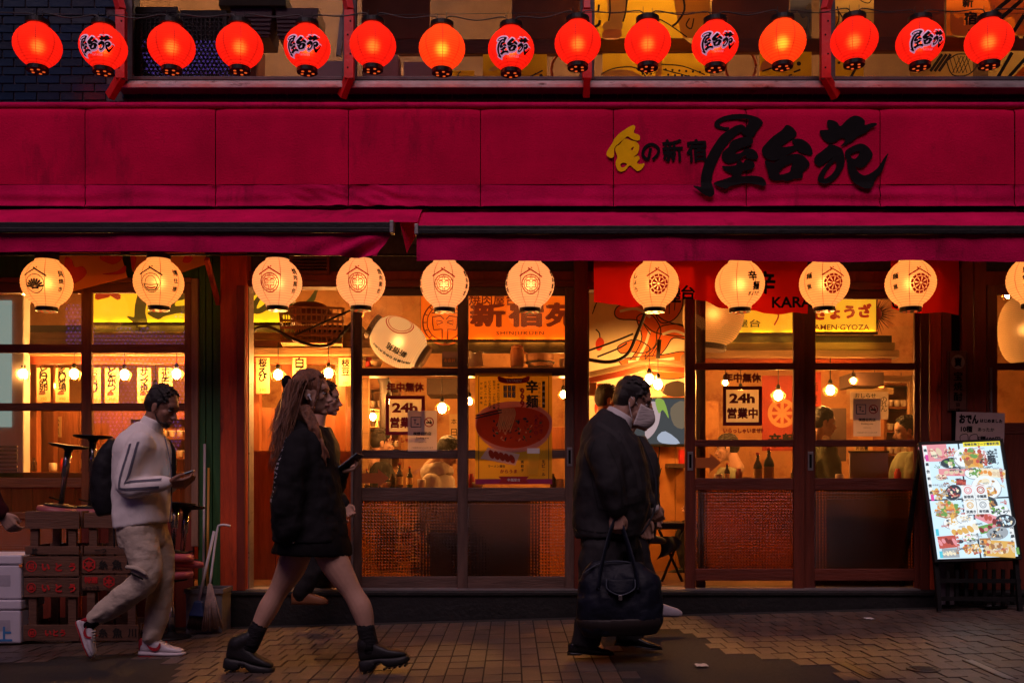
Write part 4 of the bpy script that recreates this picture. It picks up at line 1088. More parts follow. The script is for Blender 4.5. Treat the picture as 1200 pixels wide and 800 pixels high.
strips = [(51, 431, 471, "とりの卵", "390", 1, "menu slip with a bird drawing between the two leftmost cage lamps"), (73, 431, 471, "炙り牧場", "490", 1, "menu slip just left of the oak mullion lamp"),
          (110, 431, 473, "お造り", "590", 0, "menu slip partly hidden by the oak mullion"), (131, 431, 472, "とんかつ", "490", 1, "menu slip left of the third cage lamp in the left window"),
          (169, 431, 472, "サンマ焼", "490", 1, "menu slip right of the third cage lamp in the left window"), (194, 431, 468, "ホルモン", "390", 0, "menu slip above the head of the man in the pale jacket"),
          (308, 419, 461, "桜えび", "390", 0, "menu slip hanging in the open doorway left of a cage lamp"), (351, 419, 450, "白子", "690", 0, "menu slip hanging above the head of the long haired woman"),
          (405, 419, 452, "枝豆", "290", 0, "menu slip behind the left door stile")]
for (px, y0, y1, wd, pr, pic, lab) in strips:
    lettered("menu_slip", lab, "menu slip", px - 8, px + 8, y0, y1, 1.17, M_menu, strip_draw(wd, pr, pic), "paper menu slips hanging from the stall beam", .002)
for (px, py, Y, lab) in ((27, 438, 1.02, "cage lamp at the far left of the left window"), (87, 438, 1.02, "cage lamp just left of the oak mullion"), (146, 439, 1.02, "cage lamp in the middle of the left window's right panes"),
                         (207, 438, 1.02, "cage lamp near the right stile of the left window"), (326, 439, 1.02, "cage lamp in the open doorway left of the woman's head"), (385, 437, 1.02, "cage lamp in the open doorway right above the woman's face"),
                         (518, 478, .9, "bright bulb behind the bare door pane beside the opening hours sticker"), (761, 444, 1.1, "left one of two bulbs over the television"), (771, 450, 1.1, "right one of two bulbs over the television"),
                         (912, 463, 1.0, "bright bulb before the red wheel banner"), (973, 457, 1.2, "bulb at the left of the far right door leaf")):
    cage_lamp(px, py, Y, lab)
for (px, py, Y, lab) in ((437, 488, 2.4, "small far bulb at the left edge of the bare door"), (868, 459, 2.6, "small far bulb behind the opening hours frame"), (1025, 459, 2.4, "small bulb behind the white notice strip"), (1056, 467, 3.0, "small far bulb above the shelf of cups"),
                         (660, 462, 2.4, "small bulb peeping out right of the noodle poster"), (550, 470, 2.6, "small far bulb at the left edge of the noodle poster")):
    cage_lamp(px, py, Y, lab, .03, M_bulbs)
for (x, Y, where) in ((-3.2, 2.6, "over the left stall's rear"), (-1.6, 2.7, "behind the open doorway"), (.3, 2.7, "behind the noodle poster leaf"), (2.0, 2.6, "behind the opening hours leaf"), (3.4, 2.4, "behind the far right leaf"), (-4.6, 1.8, "past the left picture edge"), (4.6, 1.6, "past the right window")):
    t = cage_lamp(600 + x * S(Y), 565 - 1.75 * S(Y), Y, "bulb hanging deep inside under the ceiling " + where, .035)

# lit sign boxes on the stall roofs ------------------------------------
def signmat(name, c, s): return emis(name, c, s)
def sign_box(lab, px0, px1, py0, py1, Y, face, draw, led, d=.16):
    x0, x1, z0, z1 = PX(px0, Y), PX(px1, Y), PZ(py1, Y), PZ(py0, Y)
    t = thing("lit_sign", lab, "sign", ((x0 + x1) / 2, Y, z0), "lit sign boxes on the stall roofs inside")
    b = MB(); b.box(x0, x1, Y, Y + d, z0, z1); b.build("box", mat("sign_casing", (.3, .2, .1), .5), t)
    b = MB(); b.box(x0 + .006, x1 - .006, Y - .006, Y - .001, z0 + .006, z1 - .006); b.build("face", face, t)
    b = MB(); n = max(3, int((x1 - x0) / .22))
    for k in range(n):
        xx = x0 + (k + .5) * (x1 - x0) / n; b.box(xx - .09, xx + .09, Y - .024, Y - .012, z0 - .002, z0 + .006)
    b.build("led_bar", led, t)
    b = MB(); b.box(x0, x1, Y - .036, Y - .030, z0 - .012, z0 + .014); b.build("lip", M_dark, t)
    fl = Flat(((x0 + x1) / 2, Y - .006, (z0 + z1) / 2), lift=.002); D = {}
    draw(fl, x1 - x0, z1 - z0, D)
    for (nm, mt), bb in D.items(): bb.build(nm, MATS[mt], t)
    return t
def face_mat(name, col, s):
    """back-lit acrylic: glows, and also takes light from the bar of lamps at its foot"""
    return mat(name, col, .5, .05, 3, emit=col, estr=s)
FY = face_mat("yellow_sign_face", (.85, .50, .012), 1.1); FO = face_mat("orange_sign_face", (.90, .13, .004), .80); FA = face_mat("amber_sign_face", (.90, .46, .02), .85)
LY = emis("led_yellow", (1, .62, .05), 34); LO = emis("led_orange", (1, .45, .05), 34)
mat("sign_green_ink", (.09, .065, .01), .6, .1, emit=(.09, .06, .008), estr=.6); mat("sign_red_ink", (.40, .03, .008), .6, .1, emit=(.45, .03, .006), estr=.6); mat("sign_brown_ink", (.16, .022, .004), .6, .1, emit=(.2, .018, .003), estr=.5)
def d_yellow(fl, w_, h, D):
    s = S(1.2)
    fl.text(G(D, "red_character", "sign_red_ink"), "食", (126 - 220) / s, .145, h=40 / s, bold=.05)
    fl.text(G(D, "small_lettering", "sign_green_ink"), "の新宿", (160 - 220) / s, .16, h=19 / s, bold=.05)
    for pts in BRUSH:
        k = 3.0; vs, fs = shape_geo([[((x - cx), (z - cz)) for x, z in s_] for s_ in pts], 2)
        fl.put(G(D, "brush_lettering", "sign_green_ink"), vs, fs, (262 - 220) / s, .12, 1.25)
sign_box("long yellow lit sign across the left window and the open doorway", 98, 342, 322, 380, 1.2, FY, d_yellow, LY)
def d_orange(fl, w_, h, D):
    s = S(1.3); o = 580
    b = G(D, "roundel", "sign_brown_ink"); x, y = (519 - o) / s, (360 - 369) / s
    for r, t in ((.205, .014), (.165, .010)): fl.ring(b, x, y, r, t, 40)
    for k in range(16):
        a = 2 * PI * k / 16; fl.line(b, [(x + math.cos(a) * .168, y + math.sin(a) * .168), (x + math.cos(a) * .2, y + math.sin(a) * .2)], .010)
    for q in (-1, 1):
        fl.line(b, [(x + q * .025, y - .16), (x + q * .025, y - .06), (x + q * .10, y - .065), (x + q * .11, y - .01), (x + q * .11, y + .05), (x + q * .04, y + .06), (x + q * .01, y + .03)], .012)
        fl.line(b, [(x + q * .02, y + .16), (x + q * .02, y + .085), (x + q * .12, y + .085)], .012); fl.line(b, [(x + q * .02, y), (x + q * .07, y - .02), (x + q * .075, y + .02), (x + q * .02, y + .008)], .010)
    L = G(D, "lettering", "sign_brown_ink")
    fl.text(L, "焼肉屋台", (575 - o) / s, (369 - 351) / s, h=15 / s, w=56 / s, bold=.02)
    for ch, px in (("新", 569), ("宿", 614), ("苑", 657)): fl.text(L, ch, (px - o) / s, (369 - 369) / s, h=29 / s, w=42 / s, bold=.045)
    fl.text(L, "SHINJUKUEN", (607 - o) / s, (369 - 391) / s, h=5.5 / s, w=56 / s, bold=.015, spacing=1.2)
sign_box("orange lit sign with a roundel reading SHINJUKUEN", 493, 672, 338, 400, 1.3, FO, d_orange, LO)
def d_kara(fl, w_, h, D):
    s = S(1.3); o = 895; b = G(D, "roundel", "sign_green_ink"); x, y = (869 - o) / s, (368 - 350) / s
    for k in range(10):
        a0, a1 = 2 * PI * k / 10 + .05, 2 * PI * (k + 1) / 10 - .05
        pts = [(x + math.cos(a0 + (a1 - a0) * i / 3) * .13, y + math.sin(a0 + (a1 - a0) * i / 3) * .13) for i in range(4)] + [(x + math.cos(a1 - (a1 - a0) * i / 3) * .095, y + math.sin(a1 - (a1 - a0) * i / 3) * .095) for i in range(4)]
        fl.shape(b, [pts], 0, 0, 1, 1)
    fl.ring(b, x, y, .075, .015); 
    for k in range(8): fl.line(b, [(x, y), (x + math.cos(k * PI / 4) * .07, y + math.sin(k * PI / 4) * .07)], .014)
    fl.text(G(D, "lettering", "sign_green_ink"), "麺屋台", (871 - o) / s, (368 - 383) / s, h=9 / s, w=44 / s, bold=.02)
    fl.line(G(D, "pepper", "sign_red_ink"), [((911 - o) / s, .02), ((914 - o) / s, -.05), ((909 - o) / s, -.13)], .014, smooth=3)
sign_box("yellow lit sign with a wheel roundel between the right door leaves", 838, 948, 336, 392, 1.3, FA, d_kara, LY)
def d_gyoza(fl, w_, h, D):
    s = S(1.22); o = 983
    fl.text(G(D, "red_lettering", "sign_red_ink"), "ぎょうざ", (987 - o) / s, (366 - 365) / s, h=17 / s, w=68 / s, bold=.06, rot=.05)
    fl.text(G(D, "lettering", "sign_brown_ink"), "RAMEN·GYOZA", (983 - o) / s, (366 - 383) / s, h=6.5 / s, w=70 / s, bold=.01)
sign_box("yellow lit sign reading RAMEN GYOZA behind the right door leaf", 940, 1027, 342, 391, 1.22, FA, d_gyoza, LY)

# stall roofs and beams --------------------------------------------------
def eave(lab, px0, px1, py0, Y, steps=3):
    t = thing("stall_roof", lab, "stall", (PX((px0 + px1) / 2, Y), Y, PZ(425, Y)), "stall roofs inside the shop")
    b = MB(); pbox(b, px0, px1, py0, py0 + 8, Y + .03, .25); b.build("ledge", M_dark, t)
    y = py0 + 8
    for k in range(steps):
        b = MB(); pbox(b, px0 - 4 - k * 5, px1 + 4 + k * 5, y, y + 8.6, Y - .02 - .05 * k, .4); b.build("eave_plank", M_eave, t, bev=.004); y += 9
    b = MB(); pbox(b, px0, px1, y + 1, y + 10, Y - .02, .07); b.build("beam", M_beam, t, bev=.004)
    return t
eave("stepped plank roof of the left stall under the yellow sign", -140, 424, 381, 1.2)
eave("stepped plank roof of the right stall under the yellow signs", 815, 1045, 393, 1.32, 2)
t = thing("shelf", "wooden shelf under the orange lit sign", "shelf", (PX(575, 1.25), 1.25, PZ(432, 1.25)))
b = MB(); pbox(b, 415, 672, 430, 436, 1.1, .5); b.build("board", M_counter, t); b = MB(); pbox(b, 493, 672, 400, 413, 1.3, .06); b.build("dark_panel", M_dark, t)
# posts, back boards and counters
def boards(name, lab, cat, px0, px1, py0, py1, Y, wpx, m, group=None):
    t = thing(name, lab, cat, (PX((px0 + px1) / 2, Y), Y, PZ(py1, Y)), group); n = max(1, round((px1 - px0) / wpx)); st_ = (px1 - px0) / n
    for k in range(n):
        b = MB(); pbox(b, px0 + k * st_ + .3, px0 + (k + 1) * st_ - .3, py0, py1, Y + .003 * (k % 2), .03); b.build("board", m, t)
    return t
for k, (px, Y, lab) in enumerate(((37, 1.25, "stall post at the far left under the left stall roof"), (57, 1.7, "rear stall post seen between menu slips"), (298, 1.25, "stall post at the left side of the open doorway"), (399, 1.3, "stall post behind the long haired woman"), (336, 1.7, "rear stall post in the open doorway"))):
    b = MB(); pbox(b, px - 6, px + 6, 424, 700, Y, .09); tag(b.build("stall_post", M_panel, bev=.004), lab, "post", "posts of the left stall")
boards("stall_partition", "red boarded back of the left stall", "partition", -60, 424, 478, 690, 1.9, 26, M_panel)
t = thing("stall_counter", "counter of the left stall behind the oak window bars", "counter", (PX(150, 1.2), 1.2, ZF))
b = MB(); pbox(b, -60, 286, 553, 560, 1.0, .55); b.build("counter_top", M_counter, t, bev=.004)
for k in range(14):
    b = MB(); pbox(b, -60 + k * 24.7, -60 + (k + 1) * 24.7 - .8, 560, 690, 1.08 + .004 * (k % 2), .03); b.build("front_board", M_panel, t)
boards("doorway_panelling", "red brown panelling facing the open doorway", "partition", 293, 412, 528, 690, 1.0, 30, M_panel)
t = thing("window_counter", "counter running along the right doors", "counter", (PX(930, .5), .5, ZF))
b = MB(); pbox(b, 815, 1085, 566, 573, .30, .4); b.build("counter_top", M_counter, t, bev=.004)
b = MB(); pbox(b, 955, 1080, 573, 690, .5, .04); b.build("front", M_dark, t)
t = thing("window_counter", "counter running along the bare left doors", "counter", (PX(540, .5), .5, ZF))
b = MB(); pbox(b, 418, 668, 572, 579, .32, .4); b.build("counter_top", M_counter, t, bev=.004)
b = MB(); pbox(b, 492, 632, 579, 690, .5, .04); b.build("front", M_dark, t)
# back shelving with crockery --------------------------------------------
M_pot = mat("glazed_pot", (.55, .36, .20), .3, .2, 6); M_bot = mat("brown_bottle", (.09, .03, .01), .1, .2, 5, trans=.4, spec=.6); M_bot2 = mat("green_bottle", (.03, .07, .02), .1, .2, 5, trans=.4, spec=.6); M_lab = mat("bottle_label", (.75, .5, .2), .7, .1); M_cup = mat("white_cup", (.72, .6, .46), .35, .1)
def bottle(px, py, Y, h, lab, m=None):
    c = P(px, py, Y); t = thing("bottle", lab, "bottle", tuple(c), "bottles inside the shop"); r = h * .15
    b = MB(); b.lathe([(r * .9, 0), (r, .01), (r, h * .55), (r * .85, h * .64), (r * .36, h * .78), (r * .34, h * .97)], 14, Matrix.Translation(c)); b.build("glass_body", m or M_bot, t)
    b = MB(); b.lathe([(r * 1.02, h * .15), (r * 1.02, h * .48)], 14, Matrix.Translation(c), caps=False); b.build("label_band", M_lab, t)
    b = MB(); b.lathe([(r * .42, h * .95), (r * .42, h * 1.03), (r * .3, h * 1.04)], 10, Matrix.Translation(c)); b.build("cap", M_inkred, t)
for k, (px, Y, lab, m_) in enumerate(((888, .42, "brown sauce bottle with pale label left of the sake bottle", M_bot), (901, .42, "dark sake bottle on the right window counter", M_bot2), (852, .5, "squat bottle near the orange arrow on the right counter", M_bot), (468, .5, "brown bottle beside the orange arrow on the left counter", M_bot),
                                   (112, 1.1, "green bottle on the stall counter near the tall stool", M_bot2), (100, 1.1, "white capped bottle on the stall counter, left window", M_bot), (480, .62, "dark bottle in front of the hooded diner", M_bot2), (430, .6, "small bottle by the left door stile", M_bot))):
    zc = {0.42: 566, .5: 566 if px > 800 else 572, .62: 571, .6: 571, 1.1: 553}[Y]
    bottle(px, zc, Y, (.24, .28, .16, .2, .2, .24, .17, .15)[k], lab, m_)
def shelfunit(lab, px0, px1, py0, py1, Y, rows):
    t = thing("crockery_shelf", lab, "shelf", (PX((px0 + px1) / 2, Y), Y, PZ(py1, Y)))
    b = MB(); pbox(b, px0, px1, py0, py1, Y + .3, .02); b.build("back", M_plaster, t)
    for (a, c_) in ((px0, px0 + 3), (px1 - 3, px1)):
        b = MB(); pbox(b, a, c_, py0, py1, Y, .3); b.build("side", M_counter, t)
    for k in range(rows + 1):
        y = py0 + (py1 - py0) * k / rows; b = MB(); pbox(b, px0 + 3, px1 - 3, y - 1.2, y + 1.2, Y, .3); b.build("shelf_board", M_counter, t)
    return t
shelfunit("shelves of bowls at the back behind the bare left door", 424, 470, 455, 548, 2.3, 4)
shelfunit("shelves of bowls at the back behind the far right leaf", 1036, 1078, 450, 560, 2.3, 4)
shelfunit("shelves of glasses behind the man in the pale jacket", 150, 230, 490, 560, 1.75, 3)
n_ = 0
cups = [(428 + 9 * i, 455 + 93 * r_ / 4 - 1.5, 2.32) for r_ in (1, 2, 3) for i in range(5)] + [(1043 + 8 * i, 450 + 110 * r_ / 4 - 1.5, 2.32) for r_ in (1, 2, 3) for i in range(4)] + [(157 + 9 * i, 490 + 70 * r_ / 3 - 1.5, 1.77) for r_ in (1, 2) for i in range(8)]
pc = None
for (px, py, Y) in cups:
    c = P(px, py, Y)
    if pc is None:
        b = MB(); b.lathe([(.018, 0), (.024, .006), (.032, .05), (.034, .062), (.030, .06), (.02, .01)], 12); pc = b.build("cup", M_cup)
        o = pc
    else: o = pc.copy(); COL.objects.link(o)
    o.location = c
    where = "left door's back shelves" if px < 480 and px > 300 else "right leaf's back shelves" if px > 900 else "shelves behind the man in the pale jacket"
    row = sorted(set(c_[1] for c_ in cups if abs(c_[0] - px) < 90)).index(py); col_ = [c_[0] for c_ in cups if c_[1] == py and abs(c_[0] - px) < 90].index(px)
    tag(o, "%s cup on the %s board, %s" % (("leftmost", "second", "third", "fourth", "fifth", "sixth", "seventh", "rightmost")[col_], ("upper", "middle", "lower")[row], where), "cup", "cups on the " + where)
M_bag = mat("paper_bag", (.62, .50, .36), .8, .15, 6)
# things on the shelf under the orange sign
c = P(590 + 16, 430, 1.22); t = thing("canister", "orange lidded canister on the shelf under the orange sign", "canister", tuple(c))
b = MB(); b.lathe([(.055, 0), (.06, .01), (.06, .15), (.05, .165)], 18, Matrix.Translation(c)); b.build("body", mat("orange_plastic", (.6, .2, .06), .4, .1), t)
b = MB(); b.lathe([(.052, .165), (.054, .185), (.03, .195)], 18, Matrix.Translation(c)); b.build("lid", mat("orange_lid", (.65, .24, .08), .4, .1), t)
b = MB(); b.tube(catmull([c + Vector((.058, 0, .13)), c + Vector((.095, 0, .11)), c + Vector((.09, 0, .05)), c + Vector((.058, 0, .04))], 4), .008, 6); b.build("handle", MATS["orange_plastic"], t)
c = P(633, 430, 1.2); t = thing("wooden_tub", "round wooden tub with dark inside on the shelf", "tub", tuple(c))
b = MB(); b.lathe([(.11, 0), (.125, .10), (.125, .11), (.10, .11), (.098, .03), (.001, .028)], 24, Matrix.Translation(c), smooth=False); b.build("staves", mat("tub_wood", (.42, .16, .05), .6, .2, 6), t)
b = MB(); b.lathe([(.128, .03), (.130, .045), (.126, .045)], 24, Matrix.Translation(c)); b.build("hoop", M_dark, t)
c = P(556, 430, 1.22); b = MB(); b.sheet(lambda u, v: c + Vector(((u - .5) * .16 * (1 - .2 * v), -.03 * math.cos((u - .5) * 3), v * .13 + .012 * math.sin(u * 9))), 8, 8); b.sheet(lambda u, v: c + Vector(((.5 - u) * .16 * (1 - .2 * v), .05 * math.cos((u - .5) * 3), v * .13 + .012 * math.sin(u * 9))), 8, 8)
tag(b.build("paper_bag", M_bag), "crumpled pale paper bag on the shelf beside the orange canister", "bag")
lettered("notice_card", "dark purple card propped on the shelf by the tilted lantern", "card", 518, 536, 412, 432, 1.15, mat("purple_card", (.10, .04, .07), .6), lambda fl, w_, h, D: fl.text(G(D, "lettering", "orange_ink"), "お会計", 0, 0, w=w_ * .7))
# tilted big lantern in the left bare door
M_big = paper("big_lantern_paper", (1.0, .56, .22), .42, .6, .75, (.95, .75, .5))
def big_lantern(px, py, Y, Rm, H, tilt, lab, words_=(), m=None, yaw=0, emb=False):
    t = thing("big_lantern", lab, "lantern", (0, 0, 0), "big barrel lanterns inside the shop")
    pr = lantern_profile(Rm, H, 30, .28, .5)
    b = MB(); b.lathe(pr, 32, caps=False); b.build("paper_skin", m or M_big, t)
    for s_, nm in ((1, "top_ring"), (-1, "bottom_ring")):
        b = MB(); b.lathe([(Rm * .52, 0), (Rm * .56, .01), (Rm * .56, .045), (Rm * .46, .05)], 24, Matrix.Translation((0, 0, H / 2 - .01 if s_ > 0 else -H / 2 - .04)), smooth=False); b.build(nm, mat("ring_brown", (.09, .04, .02), .5), t)
    b = MB(); b.ball((0, 0, .0), .035, 10, 7); b.build("lamp", M_lampred, t)
    b = MB()
    for wd, x0, z0, k, rot in words_:
        vs, fs, _, _ = text_geo(wd, .04); vs, fs = wrap(vs, fs, pr, Rm, x0, z0, k, .003, 0, .03, rot=rot); b.add(vs, fs)
    if b.v: b.build("black_print", M_lblk, t)
    if emb:
        b = MB()
        for r_, tk in ((.12, .009), (.10, .006)):
            n = 36; vs = []
            for i in range(n + 1):
                a = 2 * PI * i / n; vs += [Vector((math.cos(a) * r_, math.sin(a) * r_, 0)), Vector((math.cos(a) * (r_ - tk), math.sin(a) * (r_ - tk), 0))]
            vs, fs = wrap(vs, [(2 * i, 2 * i + 2, 2 * i + 3, 2 * i + 1) for i in range(n)], pr, Rm, .16, .05, 1, .003, 0, .03); b.add(vs, fs)
        b.build("red_emblem", M_lred, t)
    t.location = P(px, py, Y); t.rotation_euler = (0, tilt, yaw)
    return t
big_lantern(467, 401, .75, .20, .46, -1.02, "big pale lantern hanging tilted behind the bare left door", (("新宿苑", -.08, -.05, .06, PI / 2), ("焼肉屋台 SHINJUKUEN", -.16, -.02, .034, PI / 2)), emb=True)
big_lantern(836, 368, .6, .25, .52, .12, "big amber lantern behind the opening hours door leaf", (("辛", -.05, .1, .12, 0),), paper("amber_big_paper", (1.0, .40, .08), .34, .6, .75, (.95, .65, .3)))
big_lantern(1201, 387, .35, .20, .54, .0, "big pale lantern inside the right window", (("台", .12, 0, .1, 0),), paper("dim_big_paper", (1.0, .47, .12), .15, .3, .7, (.95, .7, .4)))

# above the doorway: crate, hoses -----------------------------------------
M_crate = mat("tan_plastic_crate", (.42, .22, .08), .5, .15, 8)
def lattice_crate(name, lab, px0, px1, py0, py1, Y, d, m, rows=5, cols=12, rot=0):
    c = P((px0 + px1) / 2, py1, Y); w_, h = (px1 - px0) / S(Y), (py1 - py0) / S(Y)
    t = thing(name, lab, "crate", tuple(c)); A = Matrix.Translation(c) @ Matrix.Rotation(rot, 4, 'Z'); tp = .06
    def face(nm, fn, L):
        b = MB()
        for i in range(cols + 1):
            u = i / cols; p, q = fn(u, 0), fn(u, 1); b.bar(A @ p, A @ q, .010, .010)
        for j in range(rows + 1):
            v = j / rows; p, q = fn(0, v), fn(1, v); k = .03 if j == rows else .012; b.bar(A @ p, A @ q, k if j == rows else .012, .014)
        b.build(nm, m, t)
    face("front", lambda u, v: Vector(((u - .5) * w_ * (1 - tp * (1 - v)), -d / 2, v * h)), w_)
    face("rear", lambda u, v: Vector(((u - .5) * w_ * (1 - tp * (1 - v)), d / 2, v * h)), w_)
    face("side", lambda u, v: Vector((-w_ / 2 * (1 - tp * (1 - v)), (u - .5) * d, v * h)), d); face("side", lambda u, v: Vector((w_ / 2 * (1 - tp * (1 - v)), (u - .5) * d, v * h)), d)
    b = MB(); b.obox(A @ Matrix.Translation((0, 0, .006)), w_ * .93, d * .95, .012); b.build("base", m, t)
    return t
lattice_crate("plastic_crate", "tan plastic lattice crate on the stall roof above the open doorway", 330, 402, 364, 404, 1.0, .32, M_crate, rot=.15)
c = P(362, 366, 1.02); b = MB(); b.ball(c, (.20, .12, .10), 12, 8); b.v = [v + Vector((1, 1, 1)) * .02 * noise.noise(v * 9) for v in b.v]; tag(b.build("cloth_bundle", mat("brown_cloth", (.20, .07, .03), .9, .3, 8, .3)), "brown cloth bundle heaped in the plastic crate", "bundle")
M_hose = mat("black_hose", (.02, .015, .012), .45, .2)
def hose(lab, pts, Y, r=.014, nm="hose"):
    b = MB(); b.tube(catmull([P(x, y, Y) for x, y in pts], 5), r, 7); tag(b.build(nm, M_hose), lab, "hose", "hoses and pipes above the doorways")
hose("black hose drooping before the plastic crate", [(294, 392), (302, 384), (318, 384), (345, 398), (370, 405), (390, 402), (412, 378)], .8)
hose("thin dark pipe slanting above the plastic crate", [(345, 393), (385, 375), (414, 362)], .82, .009, "pipe")
hose("dark pipe sloping down in the television doorway", [(758, 362), (747, 390), (735, 415), (715, 424), (688, 421)], 1.0, .016)
hose("thin pipe slanting left of the octopus mural", [(689, 411), (720, 400), (742, 391)], 1.02, .009, "pipe")
hose("thin pipe under the first slanting one", [(700, 418), (725, 408), (735, 402)], 1.03, .008, "pipe")
hose("dark post rising over the little doorway roof", [(773, 398), (771, 420)], 1.05, .02, "pipe")

# doorway with television ---------------------------------------------------
M_mural = mat("mural_board", (.80, .68, .46), .7, .06, 3)
mat("mural_orange", (.80, .16, .02), .6, .1); mat("mural_red", (.66, .05, .015), .6, .1); mat("mural_line", (.03, .015, .01), .6, .1); mat("mural_white", (.86, .80, .66), .6, .05)
def d_mural(fl, w_, h, D):
    s = S(1.8); O = lambda pts: [((x - 745) / s, (420 - y) / s) for x, y in pts]
    o, l, wt = G(D, "orange_paint", "mural_orange"), G(D, "outline", "mural_line"), G(D, "white_paint", "mural_white")
    arms = [[(716, 371), (722, 362), (745, 360), (762, 370), (775, 380), (800, 388), (800, 398), (775, 396), (760, 392), (745, 380), (722, 378)],
            [(742, 376), (758, 372), (770, 390), (765, 408), (752, 425), (740, 440), (728, 436), (742, 415), (748, 398)],
            [(760, 338), (790, 335), (796, 360), (786, 378), (770, 382), (762, 364)],
            [(768, 388), (792, 384), (803, 392), (803, 402), (785, 400), (776, 412), (766, 424), (756, 432), (752, 420), (764, 408)],
            [(720, 410), (740, 402), (758, 412), (748, 418), (735, 416), (724, 418)],
            [(722, 426), (745, 422), (772, 420), (796, 416), (800, 424), (780, 432), (750, 432), (730, 434)],
            [(762, 436), (790, 432), (803, 436), (803, 444), (785, 448), (765, 446)]]
    for a in arms: fl.shape(o, [O(a)], 0, 0)
    for a in arms: fl.line(l, O(catmull2(a)), .011, lift=.0012)
    for a in ([(722, 369), (742, 366), (758, 376)], [(757, 392), (752, 408), (742, 426)], [(772, 396), (786, 392), (800, 397)], [(770, 345), (772, 366)], [(732, 428), (760, 427), (786, 424)]): fl.line(wt, O(a), .026, smooth=4, lift=.0009)
    for a in ([(780, 342), (780, 372)], [(788, 345), (786, 368)], [(750, 384), (758, 396)], [(770, 402), (760, 422)], [(690, 340), (698, 350), (692, 365)], [(700, 345), (690, 372)]): fl.line(l, O(a), .009, smooth=4, lift=.0014)
    fl.shape(l, [O([(770, 458), (790, 450), (806, 460), (800, 468), (778, 468)])], 0, 0, lift=.001); fl.shape(o, [O([(772, 468), (800, 469), (806, 476), (780, 478)])], 0, 0)
    r = G(D, "pepper", "mural_red")
    fl.shape(r, [O([(694, 405), (699, 399), (704, 405), (700, 414), (695, 414)])], 0, 0); fl.line(l, O([(699, 400), (698, 394), (694, 390)]), .012, smooth=3)
    fl.shape(r, [O([(693, 478), (700, 474), (708, 478), (702, 490), (694, 489)])], 0, 0); fl.line(l, O([(701, 475), (699, 470), (693, 468)]), .014, smooth=3)
def catmull2(a):
    p = catmull([Vector((x, y, 0)) for x, y in a], 4, True); return [(q.x, q.y) for q in p] + [(p[0].x, p[0].y)]
lettered("mural", "cream mural board painted with swirling orange tentacles in the doorway", "mural", 672, 826, 320, 512, 1.8, M_mural, d_mural, depth=.02)
t = thing("doorway_roof", "little plank roof over the bulbs in the television doorway", "stall", P(745, 440, 1.2))
for k, (a, c_) in enumerate((((685, 440), (757, 424)), ((757, 424), (806, 427)))):
    b = MB(); b.bar(P(*a, 1.25), P(*c_, 1.25), .16, .035); b.build("plank", M_eave, t, bev=.004)
    b = MB(); b.bar(P(a[0], a[1] + 7, 1.18), P(c_[0], c_[1] + 7, 1.18), .03, .05); b.build("fascia", M_beam, t, bev=.004)
b = MB(); pbox(b, 686, 700, 448, 462, 1.1, .14); pbox(b, 700, 716, 449, 457, 1.14, .05); tag(b.build("meter_box", M_panel, bev=.01), "small brown box hung on the left of the television doorway", "box")
M_orw = mat("orange_wall_board", (.50, .20, .05), .6, .15, 4, .2, dirt=((.35, .11, .03), 3, .57))
boards("doorway_wall", "orange boarded wall under the television", "partition", 676, 830, 512, 690, 1.82, 38, M_orw)
t = thing("television", "flat television with a bluish picture on the doorway wall", "television", P(777, 494, 1.7), None)
b = MB(); pbox(b, 724, 806, 465, 523, 1.7, .05); b.build("casing", M_blackp, t, bev=.004)
b = MB(); pbox(b, 726, 804, 467, 520, 1.697, .003); scr = b.build("screen", emis("screen_dark", (.075, .08, .085), .8), t)
fl = Flat((0, 1.697, 0)); q = lambda pts: [(PX(x, 1.69), PZ(y, 1.69)) for x, y in pts]
for nm, cl, pts in (("screen_patch", (.55, .40, .42), [(758, 478), (765, 470), (774, 476), (772, 496), (764, 510), (756, 512)]), ("screen_patch", (.45, .50, .62), [(770, 512), (780, 505), (797, 519), (776, 519)]), ("screen_patch", (.30, .45, .08), [(768, 468), (778, 469), (784, 490), (777, 480), (772, 484)]), ("screen_patch", (.20, .15, .10), [(786, 478), (802, 470), (803, 500), (790, 498)])):
    b = MB(); fl.shape(b, [q(pts)], 0, 0); b.build(nm, emis("screen_" + "_".join(str(int(c_ * 100)) for c_ in cl), cl, .85), scr)
hose("cable hanging under the television", [(773, 523), (771, 545), (767, 563), (770, 566), (775, 548)], 1.75, .006, "cable")
t = thing("wall_shelf", "little dark wall shelf at the right of the doorway", "shelf", P(795, 545, 1.75)); b = MB(); pbox(b, 783, 808, 543, 548, 1.6, .2); b.build("board", M_dark, t); b = MB(); pbox(b, 797, 806, 527, 543, 1.65, .1); b.build("red_tin", M_inkred, t)
# folding chair with a black coat
t = thing("folding_chair", "black folding chair in the television doorway", "chair", P(790, 690, .9)); Y = .9
b = MB(); pbox(b, 768, 805, 612, 620, .8, .35); b.build("seat", M_blackp, t, bev=.01)
for (x0, x1) in ((772, 800), (800, 775)):
    for yy in (.82, 1.12):
        b = MB(); b.tube([P(x0, 620, yy), P(x1, 682, yy)], .012, 6); b.build("leg", M_black, t)
b = MB(); b.sheet(lambda u, v: P(768 + 24 * u, 628, .76) + Vector((.05 * math.sin(v * 3), .02 * math.sin(u * 9), -.20 * v * (1 - .4 * u))), 10, 8); tag(b.build("coat", mat("black_coat", (.012, .012, .014), .8)), "black coat flung over the folding chair", "coat")

